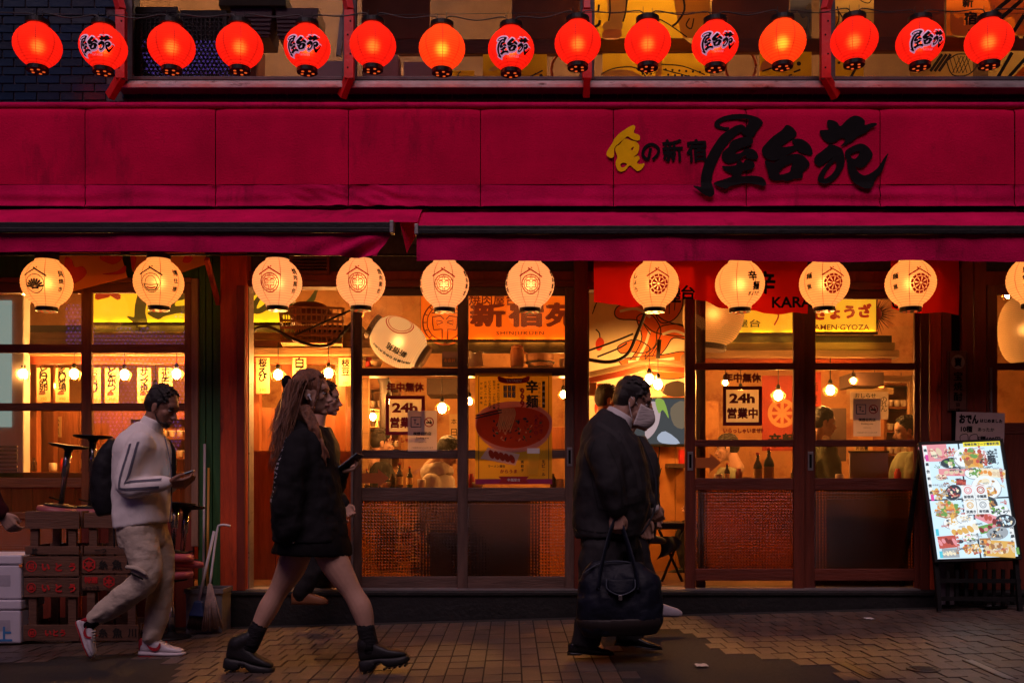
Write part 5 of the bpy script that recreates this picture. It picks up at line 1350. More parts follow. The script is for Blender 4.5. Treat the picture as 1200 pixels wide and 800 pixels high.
# red banner with a white wheel, behind the right door leaf
M_ban = mat("banner_red", (.26, .022, .010), .8, .2, 4); mat("banner_cream", (.40, .20, .08), .8, .2)
def d_ban(fl, w_, h, D):
    b = G(D, "wheel_emblem", "banner_cream"); fl.ring(b, 0, 0, w_ * .36, w_ * .1)
    for k in range(8): fl.line(b, [(0, 0), (math.cos(k * PI / 4) * w_ * .27, math.sin(k * PI / 4) * w_ * .27)], w_ * .08)
    fl.text(G(D, "lettering", "black_ink"), "辛麺", 0, -h * .36, w=w_ * .7, bold=.04)
lettered("wall_banner", "red banner with a pale wheel emblem behind the right door leaf", "banner", 893, 940, 440, 528, 1.9, M_ban, d_ban)
lettered("wall_banner", "narrow red banner beside the diner in green", "banner", 944, 962, 436, 500, 1.9, M_ban, lambda fl, w_, h, D: fl.vtext(G(D, "lettering", "black_ink"), "麺屋台", 0, 0, h * .7, ch=w_ * .6))
lettered("notice_strip", "pale blank strip lit by a bulb behind the far right leaf", "notice", 992, 1047, 454, 462, 1.9, M_menu, lambda fl, w_, h, D: fl.rect(G(D, "line", "orange_ink"), 0, -h * .3, w_ * .9, h * .05))
t = thing("inner_frame", "pale timber frame at the back of the far right leaf", "frame", P(1045, 470, 2.1))
b = MB(); pbox(b, 1030, 1072, 440, 447, 2.1, .06); b.build("head", M_eave, t); b = MB(); pbox(b, 1066, 1073, 447, 560, 2.1, .06); b.build("post", M_eave, t)
def spikes():         # dark spiky straw ornament beside the gyoza sign
    t = thing("straw_ornament", "dark spiky straw ornament beside the gyoza sign", "ornament", P(1028, 368, 1.3)); c = P(1026, 368, 1.31)
    b = MB()
    for k in range(34):
        a = -1.6 + 3.2 * k / 33 + R.uniform(-.06, .06); L = R.uniform(.13, .21); d = Vector((math.cos(a), R.uniform(-.2, .2), math.sin(a)))
        b.tube([c + d * .03, c + d * L], [.007, .001], 4)
    tag(b.build("straw", M_dark, t), kind='stuff'); b = MB(); b.ball(c, (.06, .03, .06), 12, 8); b.build("core", M_inkred, t)
spikes()

# clutter deeper inside ------------------------------------------------------
rc = random.Random(41)
def clutter_box(px0, px1, py0, py1, Y, d, m, nm, lab, cat, g_=None): 
    b = MB(); pbox(b, px0, px1, py0, py1, Y, d); return tag(b.build(nm, m, bev=.005), lab, cat, g_)
clutter_box(500, 545, 440, 462, 1.7, .5, M_dark, "extractor_hood", "dark extractor hood deep behind the bare left door", "hood")
clutter_box(424, 432, 436, 560, 1.6, .1, M_eave, "pale_post", "pale timber post at the left of the bare left door", "post")
clutter_box(560, 600, 436, 470, 2.2, .4, M_dark, "cupboard", "dark hanging cupboard behind the noodle poster", "cupboard")
clutter_box(640, 664, 500, 526, 2.0, .2, M_ubox if False else M_panel, "wall_box", "brown box on the wall right of the noodle poster", "box")
clutter_box(1000, 1036, 436, 452, 1.6, .4, M_dark, "kitchen_canopy", "dark kitchen canopy behind the far right leaf", "canopy")
clutter_box(818, 842, 470, 516, 2.3, .1, M_plaster, "inner_door", "pale inner door behind the opening hours leaf", "door")
clutter_box(972, 992, 478, 540, 1.8, .3, M_dark, "dark_cabinet", "dark cabinet between the diners at the far right leaf", "cabinet")
clutter_box(486, 500, 500, 526, 1.5, .1, M_bag, "wall_notice", "pale notice on the wall behind the smoking sheet", "notice")
t = thing("round_stove_pipe", "fat metal flue rising behind the bare left door", "flue", P(455, 440, 2.0)); b = MB(); b.tube([P(452, 560, 2.0), P(452, 450, 2.0), P(446, 436, 2.0)], .06, 12); b.build("pipe", M_alu, t)
for k, (px, py, Y, w_, h, cw, lab) in enumerate(((300, 500, 1.85, 10, 26, "品書き", "pale wall sheet at the left of the open doorway's rear"), (440, 520, 2.25, 9, 20, "日本酒", "pale wall sheet between shelves, bare left door"), (532, 500, 2.1, 11, 30, "本日", "pale wall sheet right of the smoking notice"),
        (640, 452, 2.0, 10, 20, "生ビール", "pale wall sheet above the brown wall box"), (848, 520, 1.9, 9, 22, "焼酎", "pale wall sheet left of the sauce bottles"), (180, 500, 1.72, 26, 16, "ラーメン", "pale handwritten sheet behind the neck of the man in the pale jacket"), (1010, 525, 1.75, 18, 14, "お品書", "pale wall sheet above the menu stand"), (66, 500, 1.85, 12, 24, "営業", "pale wall sheet behind the shorter upturned stool"))):
    lettered("wall_sheet", lab, "notice", px - w_ / 2, px + w_ / 2, py - h / 2, py + h / 2, Y, M_menu, (lambda wd, tall: (lambda fl, w2_, h2_, D: fl.vtext(G(D, "lettering", "black_ink"), wd, 0, 0, h2_ * .85, ch=w2_ * .6) if tall else fl.text(G(D, "lettering", "black_ink"), wd, 0, 0, w=w2_ * .8, bold=.02)))(cw, h > w_), "pale paper sheets on the inner walls", .003)
spots = [(px, 553 - 1, 1.15 + .12 * (k % 3)) for k, px in enumerate((40, 62, 74, 118, 128, 162, 176, 190, 204))] + [(px, 566, .45) for px in (842, 866, 876, 930, 984, 1052)] + [(px, 572, .48) for px in (452, 460, 494, 552, 560, 648, 656)] + [(px, 430, 1.25) for px in (432, 441, 545, 660)]
protos = []
for k, (prof, m_) in enumerate((([(.03, 0), (.034, .02), (.034, .07), (.03, .075)], M_cup), ([(.02, 0), (.024, .01), (.024, .08), (.012, .10), (.012, .12)], M_bot), ([(.035, 0), (.05, .03), (.055, .05), (.05, .052)], M_pot), ([(.028, 0), (.028, .09), (.020, .10), (.018, .12)], M_inkred))):
    b = MB(); b.lathe(prof, 14); protos.append((b.mesh(("cup", "sauce_bottle", "bowl", "spice_jar")[k], m_), ("cup", "sauce_bottle", "bowl", "spice_jar")[k]))
for k, (px, py, Y) in enumerate(spots):
    me, nm = protos[(k * 7 + 1) % 4]; o = bpy.data.objects.new(nm, me); COL.objects.link(o); o.location = P(px, py, Y)
    near = "left stall counter" if px < 290 else "shelf under the orange sign" if py < 500 else "bare door counter" if px < 700 else "right window counter"
    same = [q_[0] for j_, q_ in enumerate(spots) if (j_ * 7 + 1) % 4 == (k * 7 + 1) % 4 and ("left stall counter" if q_[0] < 290 else "shelf under the orange sign" if q_[1] < 500 else "bare door counter" if q_[0] < 700 else "right window counter") == near]
    tag(o, "%s %s standing on the %s" % (("leftmost", "second", "third", "fourth")[min(3, sorted(same).index(px))] if len(same) > 1 else "only", {"cup": "white beaker", "sauce_bottle": "dark sauce bottle", "bowl": "glazed bowl", "spice_jar": "red spice jar"}[nm], near), nm.replace("_", " "), "tableware on the " + near)
for (px, py, Y, lab) in ((66, 452, 1.75, "small bulb between the two menu slips at the far left"), (182, 455, 1.75, "small bulb behind the slip above the man's head"), (455, 470, 1.5, "bulb beside the flue behind the bare left door"), (634, 476, 1.8, "small bulb at the right of the noodle poster, higher one"), (850, 448, 1.8, "small bulb above the opening hours frame"), (1000, 446, 1.5, "small bulb under the kitchen canopy"), (930, 476, 2.0, "small bulb at the right of the red wheel banner"), (300, 452, 1.7, "small bulb at the left jamb of the open doorway"), (402, 470, 1.6, "small bulb behind the woman's face")):
    cage_lamp(px, py, Y, lab, .022, M_bulbs, .2)

# what is stuck on the door glass -------------------------------------------
mat("sticker_red", (.16, .008, .010), .6, .1); mat("sticker_red_bright", (.34, .012, .012), .6, .1); M_hazy = translucent_print("sticker_white", (.72, .60, .54), .35); mat("navy_print", (.03, .05, .11), .6, .1)
M_hazy2 = translucent_print("thin_sticker_paper", (.80, .66, .50), .6)
def open_sign(lab, px, py, Y, ink, k=1.):
    s = S(Y); c = P(px, py, Y); t = thing("hours_sticker", lab, "sticker", tuple(c), "opening hours stickers on the door glass")
    fl = Flat(c); b = MB(); W = 50 / s
    pb = MB(); fl.rect(pb, 0, .5 / s, 38 / s, 38 / s, lift=-.0022); pb.build("paper_square", M_hazy2, t)
    fl.text(b, "年中無休", 0, 33.5 / s, h=11.5 / s, w=44 / s, bold=.05)
    for (x, y, w_, h) in ((0, 21.5, 46, 4), (0, -20.5, 46, 4), (-21, .5, 4, 38), (21, .5, 4, 38)): fl.rect(b, x / s, y / s, w_ / s, h / s)
    fl.text(b, "24h", -.5 / s, 9.5 / s, h=11.5 / s, w=30 / s, bold=.045); fl.text(b, "営業中", 0, -8 / s, h=13 / s, w=36 / s, bold=.045)
    fl.text(b, "いらっしゃいませ!!", 1 / s, -28.5 / s, h=6 / s, w=47 / s, bold=.05); b.build("print", MATS[ink], t)
    return t
open_sign("complete red sticker reading 24h open in a square frame", 870, 476, -.002 + .012, "sticker_red")
open_sign("red 24h sticker half covered by a pasted notice", 475, 487, .043 + .012, "sticker_red_bright")
def d_smoke(fl, w_, h, D):
    n, r = G(D, "navy_print", "navy_print"), G(D, "red_sign", "sticker_red_bright")
    x, y, a = -w_ * .22, h * .22, w_ * .17
    fl.line(n, [(x - a, y - a), (x + a, y - a), (x + a, y + a), (x - a, y + a), (x - a, y - a)], w_ * .035)
    fl.line(n, [(x - a * .5, y + a * .5), (x + a * .1, y + a * .5)], w_ * .03); fl.line(n, [(x - a * .2, y + a * .5), (x - a * .2, y - a * .4)], w_ * .03); fl.line(n, [(x + a * .1, y - a * .4), (x + a * .6, y - a * .4)], w_ * .04)
    fl.ring(r, w_ * .23, y, a, w_ * .035, 24); fl.line(r, [(w_ * .23 - a * .68, y + a * .68), (w_ * .23 + a * .68, y - a * .68)], w_ * .035)
    k = G(D, "cigarette", "black_ink"); fl.line(k, [(w_ * .23 - a * .6, y - a * .1), (w_ * .23 + a * .6, y - a * .1)], w_ * .05); fl.line(k, [(w_ * .23 + a * .3, y), (w_ * .23 + a * .2, y + a * .5)], w_ * .025)
    fl.text(k, "喫煙目的店", 0, -h * .06, w=w_ * .62, bold=.02); fl.text(k, "Smoking area", 0, -h * .17, w=w_ * .44, bold=.01); fl.text(k, "20歳未満立入禁止", 0, -h * .27, w=w_ * .3); fl.text(k, "ご来店ありがとうございます", 0, -h * .40, w=w_ * .74, bold=.0)
lettered("smoking_notice", "white smoking notice pasted over the red 24h sticker", "notice", 478, 512, 481, 529, .043, M_hazy, d_smoke, "smoking notices on the door glass", .002)
lettered("smoking_notice", "white smoking notice alone on the far right door leaf", "notice", 1000, 1032, 467, 511, .043, M_hazy, d_smoke, "smoking notices on the door glass", .002)
def d_hand(fl, w_, h, D):
    k = G(D, "lettering", "black_ink"); fl.text(k, "おしらせ", -w_ * .1, h * .36, w=w_ * .55, bold=.02); fl.vtext(k, "のれん", w_ * .38, h * .05, h * .5, ch=w_ * .16)
lettered("paper_notice", "larger handwritten paper behind the far right smoking notice", "notice", 996, 1041, 459, 491, .075, M_hazy, d_hand, None, .002)
M_arrow = mat("orange_sticker", (.52, .13, .02), .6, .1)
for (px, py, Y, lab) in ((440, 560, .058, "orange arrow sticker on the bare door glass"), (829, 542, .013, "orange arrow sticker on the opening hours door glass")):
    s = S(Y); fl = Flat(P(px, py, Y)); b = MB(); fl.shape(b, [[(-16 / s, -6 / s), (3 / s, -6 / s), (3 / s, -11 / s), (16 / s, 0), (3 / s, 11 / s), (3 / s, 6 / s), (-16 / s, 6 / s)]], 0, 0, 1, 1)
    tag(b.build("arrow_sticker", M_arrow), lab, "sticker")
# noodle bowl poster
M_post_y = translucent_print("poster_yellow", (.80, .44, .035), .42); mat("poster_magenta", (.32, .02, .08), .5, .1); translucent_print("poster_soup", (.60, .085, .022), .5); translucent_print("poster_bowl", (.62, .30, .24), .5); translucent_print("poster_noodle", (.85, .42, .14), .5); mat("poster_dark", (.02, .015, .012), .5, .2); translucent_print("poster_meat", (.45, .06, .025), .5); translucent_print("poster_beer", (.85, .55, .05), .5); translucent_print("poster_dish", (.75, .55, .45), .5); mat("poster_green", (.06, .09, .02), .5, .2)
def d_noodle(fl, w_, h, D):
    s = S(-.01); q = lambda x, y: ((x - 602) / s, (502 - y) / s)
    fr = G(D, "border_line", "poster_dark"); fl.line(fr, [q(561, 440.5), q(643, 440.5), q(643, 563), q(561, 563), q(561, 440.5)], .006)
    g_ = G(D, "magenta_edge", "poster_magenta"); fl.rect(g_, 0, -h / 2 + .02, w_, .04)
    rb = G(D, "ribbon", "sticker_red_bright"); fl.shape(rb, [[q(584, 440), q(592, 443), q(612, 443), q(620, 440), q(620, 446), q(612, 449), q(592, 449), q(584, 446)]], 0, 0, 1, 2, lift=.0004); fl.shape(rb, [[q(584, 558), q(620, 558), q(616, 562), q(620, 566), q(584, 566), q(588, 562)]], 0, 0, 1, 1, lift=.0004)
    wt = G(D, "pale_lettering", "white_print"); fl.text(wt, "YATAIEN", *q(602, 446), h=3 / s, lift=.0008); fl.text(wt, "辛麺屋台", *q(602, 562), h=3.6 / s, lift=.0008)
    bo = G(D, "bowl", "poster_bowl"); fl.shape(bo, [[q(557, 500), q(560, 484), (q(580, 473)), q(605, 470), q(628, 474), q(645, 487), q(647, 500), q(640, 516), q(625, 526), q(602, 530), q(580, 526), q(564, 514)]], 0, 0)
    fl.shape(G(D, "soup", "poster_soup"), [[q(558, 497), q(566, 484), q(590, 478), q(615, 477), q(636, 484), q(644, 496), q(638, 512), q(620, 522), q(600, 525), q(580, 521), q(562, 510)]], 0, 0, lift=.0002)
    r = random.Random(5); dk, me, gr = G(D, "leek", "poster_dark"), G(D, "meat", "poster_meat"), G(D, "herb", "poster_green"); nd_ = G(D, "egg_shreds", "poster_noodle")
    for k in range(64): fl.disc(r.choice((dk, dk, me, me, me, gr, nd_)), *q(r.uniform(578, 634), r.uniform(490, 516)), r.uniform(.007, .020), r.uniform(.004, .010), 8, rot=r.uniform(0, 3), lift=.0004)
    nd = G(D, "noodles", "poster_noodle")
    for k in range(12): x = 585 + k * 1.6; fl.line(nd, [q(x - 3 + k * .2, 478), q(x + 1, 486), q(x - 2 - k * .3, 500 + (k % 3) * 3)], .009, smooth=3, lift=.0006)
    for y in (484, 487): fl.line(dk, [q(557, y + 3), q(588, y - 4)], .009, lift=.0007)
    fl.shape(G(D, "dish", "poster_dish"), [[q(563, 537), q(572, 524), q(609, 532), q(604, 545)]], 0, 0, 1, 1, lift=.0006)
    for k in range(5): fl.disc(me, *q(576 + k * 6, 532 + k * 1.4), .021, .037, 10, rot=.4, lift=.0008)
    fl.shape(G(D, "beer_glass", "poster_beer"), [[q(618, 530), q(632, 530), q(630, 556), q(619, 556)]], 0, 0, 1, 1, lift=.0006); fl.rect(wt, q(625, 528)[0], q(625, 528)[1], .095, .04, lift=.0007)
    t_ = G(D, "lettering", "poster_dark")
    fl.text(t_, "辛", *q(623.5, 453), h=15.5 / s, w=14.5 / s, bold=.045, lift=.0006); fl.text(t_, "麺", *q(623.5, 470), h=15.5 / s, w=14.5 / s, bold=.03, lift=.0006)
    fl.rect(t_, *q(637, 462), 3.4 / s, 31 / s); fl.vtext(wt, "宮崎名物", *q(637, 462), 28 / s, ch=2.6 / s, lift=.0007)
    fl.vtext(t_, "自慢のからさ", *q(632, 462), 30 / s, ch=2.6 / s)
    for i in range(3):
        for j in range(2): fl.rect(t_, *q(592 + i * 5, 455 + j * 7.4), 4 / s, 6.6 / s)
    for i in range(3):
        for j in range(2): fl.vtext(wt, "辛さ", *q(592 + i * 5, 455 + j * 7.4), 6 / s, ch=2.6 / s, lift=.0005)
    rd = G(D, "red_lettering", "sticker_red_bright"); fl.vtext(rd, "999", *q(612, 466), 22 / s, ch=5.4 / s, bold=.04)
    for k, wd in enumerate(("一度食べたらやみつき", "旨辛スープと中太麺", "にんにくとニラの香り", "たまごふわふわ", "ぜひご賞味")): fl.vtext(t_, wd, *q(584 - k * 5, 463 - k * .6), (36 - k * 2) / s, ch=3 / s, bold=.02)
    fl.vtext(rd, "やみつき", *q(634, 496), 24 / s, ch=4.4 / s, bold=.03, lift=.001); fl.vtext(rd, "うまから", *q(628, 498), 24 / s, ch=4.4 / s, bold=.03, lift=.001)
    fl.vtext(t_, "生ビール", *q(637, 548), 20 / s, ch=4 / s, bold=.03); fl.vtext(t_, "焼餃子", *q(612, 546), 15 / s, ch=3.6 / s, bold=.03)
    fl.text(t_, "ラーメン屋台", *q(582, 546), w=20 / s, h=3.4 / s, bold=.02); fl.text(rd, "からうま", *q(596, 552), w=20 / s, h=4.4 / s, bold=.03)
lettered("noodle_poster", "yellow poster of a red noodle bowl on the second left door leaf", "poster", 557, 647, 437, 567, -.006, M_post_y, d_noodle, None, .003)
t = thing("menu_holder", "grey white back of a menu stand inside the far right leaf", "menu stand", P(1017, 560, .4)); b = MB(); pbox(b, 996, 1041, 530, 566, .36, .02); b.build("sheet", mat("grey_card", (.42, .36, .36), .6, .05), t, bev=.003); b = MB(); pbox(b, 995, 1042, 528, 530, .355, .03); b.build("edge", M_dark, t)
# back room bits seen through the left window: fridge, pale strip light
t = thing("drinks_fridge", "pale upright fridge with a grille at the far left of the left window", "fridge", P(8, 560, 1.05))
b = MB(); pbox(b, -70, 28, 345, 560, 1.0, .12); b.build("body", mat("fridge_white", (.62, .60, .58), .4, .06, 4), t, bev=.01)
b = MB(); pbox(b, -30, 13, 352, 500, .985, .012); b.build("glass_door", emis("fridge_glow", (.42, .58, .54), .5), t)
b = MB()
for k in range(7): pbox(b, -10, 20, 522 + k * 4.6, 524.4 + k * 4.6, .99, .01)
b.build("grille", mat("grille_grey", (.2, .19, .18), .5), t)
# ================================================================== upstairs room behind the red lanterns
M_uw = mat("upstairs_wall", (.15, .075, .045), .8, .2, 3); M_ubrown = mat("brown_board", (.20, .055, .028), .7, .2, 4, .1); M_ubeam = mat("upstairs_beam", (.12, .03, .02), .6, .25, 5, .2, stretch=(.4, 3, 3))
M_py = translucent_print("poster_sheet_yellow", (.85, .48, .03)); M_pt = translucent_print("poster_sheet_tan", (.72, .44, .14)); M_po = translucent_print("poster_sheet_orange", (.85, .20, .03)); M_pn = translucent_print("poster_sheet_navy", (.10, .09, .12)); M_pc = translucent_print("poster_sheet_cream", (.80, .62, .30)); translucent_print("poster_flesh", (.82, .42, .22))
ZU = PZ(100, .3)
m = MB(); m.box(-6.5, 6.5, .25, 3.2, ZU - .25, ZU - .08); struct("upstairs_floor", m, M_uw)
m = MB(); m.box(-6.5, 6.5, 3.0, 3.2, ZU - .08, 6.4); struct("upstairs_back_wall", m, M_uw)
m = MB(); m.box(-6.5, 6.5, .1, 3.2, 6.4, 6.5); struct("upstairs_ceiling", m, M_uw)
m = MB(); m.box(-6.5, 6.5, .06, .25, 5.2, 6.4); struct("upstairs_lintel", m, M_grout)
for x in (-6.5, 6.4):
    m = MB(); m.box(x, x + .1, .25, 3.0, ZU - .08, 6.4); struct("upstairs_side_wall", m, M_uw)
M_tube = emis("strip_lamp_warm", (1.0, .60, .22), 270); M_tubec = emis("strip_lamp_cool", (.85, .9, 1.0), 90)
for k, (x, y, mt) in enumerate(((-2.6, 1.2, M_tube), (-1.75, 1.5, M_tubec), (.5, 1.4, M_tube), (1.5, 1.2, M_tube), (3.6, 1.3, M_tube), (-4.4, 1.6, M_tube))):
    zl = 5.62 if x > 0 else 6.28; y = .85 if x > 0 else y; t = thing("strip_lamp", "strip lamp under the upstairs ceiling " + ("over the crates", "over the lettered lantern by the second bracket", "added out of view behind the boards window", "added out of view behind the yellow posters", "added out of view behind the orange poster", "over the tiled wall")[k], "lamp", (x, y, 6.3), "strip lamps upstairs")  # right-hand lamps hang low out of view, added to backlight the posters
    b = MB(); b.box(x - .6, x + .6, y - .05, y + .05, zl + .03, zl + .08); [b.box(x + q_ - .004, x + q_ + .004, y - .004, y + .004, zl + .08, 6.4) for q_ in (-.5, .5)]; b.build("housing", M_uw, t); b = MB(); b.tube([(x - .56, y, zl), (x + .56, y, zl)], .022, 8); b.build("tube", mt, t)
def ub(name, lab, cat, px0, px1, py0, py1, Y, d, m, group=None, bev=.004):
    b = MB(); pbox(b, px0, px1, py0, py1, Y, d); return tag(b.build(name, m, bev=bev), lab, cat, group)
# black perforated crates: rims and webs, holes are real gaps between the bars
M_bk = mat("black_crate_plastic", (.022, .018, .022), .45, .2, 8)
def honey_crate(lab, px0, px1, py0, py1, Y):
    x0, x1, z0, z1 = PX(px0, Y), PX(px1, Y), PZ(py1, Y), PZ(py0, Y); t = thing("black_crate", lab, "crate", ((x0 + x1) / 2, Y, z0), "black crates behind the upstairs window")
    b = MB(); b.box(x0, x1, Y, Y + .015, z1 - .05, z1); b.box(x0, x1, Y, Y + .015, z0, z0 + .03); b.box(x0, x0 + .03, Y, Y + .015, z0 + .03, z1 - .05); b.box(x1 - .03, x1, Y, Y + .015, z0 + .03, z1 - .05); b.build("rim", M_bk, t, bev=.003)
    b = MB(); s_ = .034; xx0, xx1, zz0, zz1 = x0 + .03, x1 - .03, z0 + .03, z1 - .05
    nx, nz = int((xx1 - xx0) / s_), int((zz1 - zz0) / s_)
    for i in range(nx + 1): b.box(xx0 + i * s_ - .006, xx0 + i * s_ + .006, Y + .002, Y + .010, zz0, zz1)
    for j in range(nz + 1): b.box(xx0, xx1, Y + .003, Y + .009, zz0 + j * s_ - .006, zz0 + j * s_ + .006)
    tag(b.build("mesh_front", M_bk, t), kind='stuff')
    b = MB(); b.box(x0, x1, Y + .03, Y + .34, z0, z1 - .02); b.build("inner_body", M_bk, t)
honey_crate("black mesh crate in the corner of the crates window", 157, 208, 8, 96, .22); honey_crate("black mesh crate in front of the second lantern from the tiled wall", 211, 266, 12, 96, .18)
M_gr = mat("mauve_crate", (.20, .14, .15), .5, .15, 6)
for k, (a, b_, y0, y1, lab) in enumerate(((269, 320, 8, 44, "mauve ribbed tub under the dark plank in the crates window"), (322, 374, 9, 46, "mauve ribbed tub at the right of the crates window"))):
    x0, x1 = PX(a, .3), PX(b_, .3); t = thing("ribbed_tub", lab, "tub", ((x0 + x1) / 2, .3, PZ(y1, .3)), "ribbed tubs upstairs")
    b = MB(); b.prism([(x0 + .03, PZ(y1, .3)), (x1 - .03, PZ(y1, .3)), (x1, PZ(y0, .3)), (x0, PZ(y0, .3))], .3, .6); b.build("body", M_gr, t, bev=.01)
    for j in range(5):
        b = MB(); zz = PZ(y1 - 4 - j * 5, .3); b.box(x0 + .02, x1 - .02, .288, .3, zz - .006, zz + .006); b.build("rib", M_gr, t)
ub("plank", "dark greenish plank lying on the ribbed tubs", "plank", 256, 335, -8, 7, .26, .3, mat("dark_plank", (.05, .035, .02), .6))
ub("cardboard_box", "brown cardboard box low behind the bright lantern, crates window", "box", 262, 300, 46, 97, .5, .3, M_ubrown)
ub("foam_box", "white foam box reddened by the lettered lantern near the second bracket", "box", 355, 402, 71, 97, .2, .25, mat("foam", (.62, .55, .55), .7, .05), None, .01)
b = MB(); b.bar(P(402, 18, .25), P(397, 66, .25), .04, .04); tag(b.build("metal_pole", M_alu), "short shiny metal pole leaning by the second bracket", "pole")
ub("brown_board", "brown board behind the lantern right of the second bracket", "board", 424, 504, -20, 46, .35, .03, M_ubrown, "brown boards upstairs")
ub("brown_board", "brown board left of the third bracket", "board", 600, 684, -20, 46, .35, .03, M_ubrown, "brown boards upstairs")
ub("brown_board", "brown board between yellow and navy posters", "board", 832, 925, -20, 46, .35, .03, M_ubrown, "brown boards upstairs")
ub("brown_board", "brown board between tan poster and orange poster", "board", 1023, 1107, -20, 44, .35, .03, M_ubrown, "brown boards upstairs")
ub("cross_beam", "red brown cross beam behind the boards window", "beam", 415, 686, 46, 63, .33, .06, M_ubeam, "cross beams upstairs")
ub("cross_beam", "red brown cross beam behind the yellow posters", "beam", 694, 966, 45, 61, .33, .06, M_ubeam, "cross beams upstairs")
ub("cross_beam", "red brown cross beam behind the rightmost window", "beam", 976, 1232, 43, 60, .33, .06, M_ubeam, "cross beams upstairs")
ub("foam_box", "white and red plastic sack like box below the lantern at the second bracket", "box", 424, 468, 62, 97, .22, .25, mat("foam_red", (.62, .38, .36), .7, .2, 8), None, .03)
ub("foam_box", "pinkish box beside the orange lantern of the boards window", "box", 473, 516, 72, 97, .2, .25, mat("foam_pink", (.52, .38, .38), .7, .05), None, .01)
def chair_back(lab, px, py, Y):
    t = thing("bentwood_chair", lab, "chair", P(px, py + 20, Y), "chairs upstairs"); c = P(px, py, Y); b = MB()
    b.tube([c + Vector((math.cos(a) * .13, 0, math.sin(a) * .15)) for a in [2 * PI * k / 20 for k in range(21)]], .012, 6); b.build("back_hoop", mat("bent_wood", (.30, .06, .03), .4), t)
    b = MB(); b.tube([c + Vector((0, 0, -.15)), c + Vector((0, 0, -.45))], .014, 6); b.build("stem", MATS["bent_wood"], t); b = MB(); b.lathe([(.16, -.5), (.17, -.47), (.16, -.45)], 18, Matrix.Translation(c + Vector((0, .12, 0)))); b.build("seat", MATS["bent_wood"], t)
chair_back("hoop backed chair left of the third bracket", 664, 82, .8); chair_back("hoop backed chair under the lettered lantern of the posters window", 868, 78, .8)
mat("poster_ink", (.03, .022, .018), .7, .1); Yp = .10
def pd(lines=(), fills=(), dots=(), words_=()):
    def f(fl, w_, h, D, c=None):
        pass
    return lines, fills, dots, words_
def poster(lab, px0, px1, py0, py1, m, lines=(), fills=(), dots=(), words_=(), Y=Yp):
    s = S(Y); ox, oy = (px0 + px1) / 2, (py0 + py1) / 2; q = lambda p: ((p[0] - ox) / s, (oy - p[1]) / s)
    def f(fl, w_, h, D):
        for mt, pts in fills: fl.shape(G(D, "colour_patch", mt), [[q(p) for p in pts]], 0, 0, lift=.0001)
        for pts, t_ in lines: fl.line(G(D, "ink_line", "poster_ink"), [q(p) for p in pts], t_, smooth=4, lift=.0004)
        for (x, y, r) in dots: fl.disc(G(D, "ink_dot", "poster_ink"), *q((x, y)), r, n=8, lift=.0004)
        for wd, x, y, h_ in words_: fl.text(G(D, "lettering", "poster_ink"), wd, *q((x, y)), h=h_ / s, bold=.04, lift=.0005)
    return lettered("drawn_poster", lab, "poster", px0, px1, py0, py1, Y, m, f, "drawn posters in the upstairs windows", .003)
poster("yellow poster with a drawn hand right of the third bracket", 697, 832, -30, 45, M_py, [([(714, -5), (715, 12), (713, 25)], .012), ([(735, -5), (733, 15), (730, 26)], .012), ([(800, -5), (802, 12), (794, 26), (788, 31)], .016), ([(752, 20), (775, 24), (805, 44)], .010), ([(808, 22), (804, 30), (810, 34), (813, 22)], .01), ([(690, 34), (701, 30), (703, 24)], .02), ([(702, 6), (701, 14)], .016), ([(703, 15), (710, 15)], .01)],
       [("poster_sheet_cream", [(713, -20), (738, -20), (730, 24), (714, 24)]), ("poster_sheet_tan", [(790, -25), (830, -25), (830, 44), (800, 44)]), ("poster_sheet_cream", [(709, 26), (728, 26), (727, 36), (708, 36)]), ("poster_flesh", [(708, 36), (728, 36), (725, 46), (707, 46)])])
poster("low yellow poster with black dotted fish curve", 706, 832, 63, 97, M_py, [([(704, 87), (722, 80), (745, 80), (760, 94)], .010), ([(775, 76), (800, 78), (826, 88)], .009), ([(777, 82), (800, 88), (825, 95)], .009)], [("poster_sheet_cream", [(704, 88), (722, 82), (742, 84), (757, 97), (704, 97)]), ("poster_sheet_tan", [(770, 66), (776, 66), (774, 97), (768, 97)])], [(780 + 8 * (i % 6) + 3 * (i // 6), 82 + 6 * (i // 6) + .6 * (i % 6), .010) for i in range(17)] + [(753 + 5 * (i % 3), 82 + 5 * (i // 3), .008) for i in range(6)])
poster("low yellow poster with a pencil line behind the mid lettered lantern", 566, 641, 64, 96, M_py, [([(608, 96), (622, 90), (636, 83)], .012), ([(604, 97), (620, 92), (628, 86)], .008)], [("poster_sheet_cream", [(575, 80), (618, 64), (622, 66), (580, 83)])], [(634, 89, .014), (634, 89, .008)])
poster("small yellow poster right of the orange lantern, boards window", 530, 556, 83, 97, M_py, [([(536, 97), (537, 88), (540, 84)], .01)])
poster("navy poster with cream shapes behind the brightest lantern", 926, 951, -20, 46, M_pn, [], [("poster_sheet_cream", [(924, 22), (934, 14), (940, 22), (946, 20), (944, 34), (932, 30)]), ("poster_sheet_cream", [(944, 11), (949, 4), (951, 11)]), ("poster_sheet_cream", [(950, 24), (951, 42), (948, 40)])])
poster("slanted yellow poster low by the brightest lantern", 890, 951, 61, 95, M_py, [([(893, 84), (905, 80), (912, 77)], .012), ([(930, 85), (938, 82)], .014), ([(924, 89), (928, 88)], .012)], [("poster_flesh", [(890, 84), (897, 70), (910, 76)])], [(936, 75, .018)])
poster("tan drawn poster right of the fourth bracket", 978, 1024, -20, 46, M_pt, [([(981, 8), (983, 22), (979, 32)], .01), ([(983, 14), (990, 26)], .01), ([(1004, -4), (1010, 2), (1018, 4), (1022, -2)], .008), ([(1019, 24), (1022, 40)], .008)], [("poster_sheet_yellow", [(978, 20), (984, 22), (981, 34), (978, 34)])])
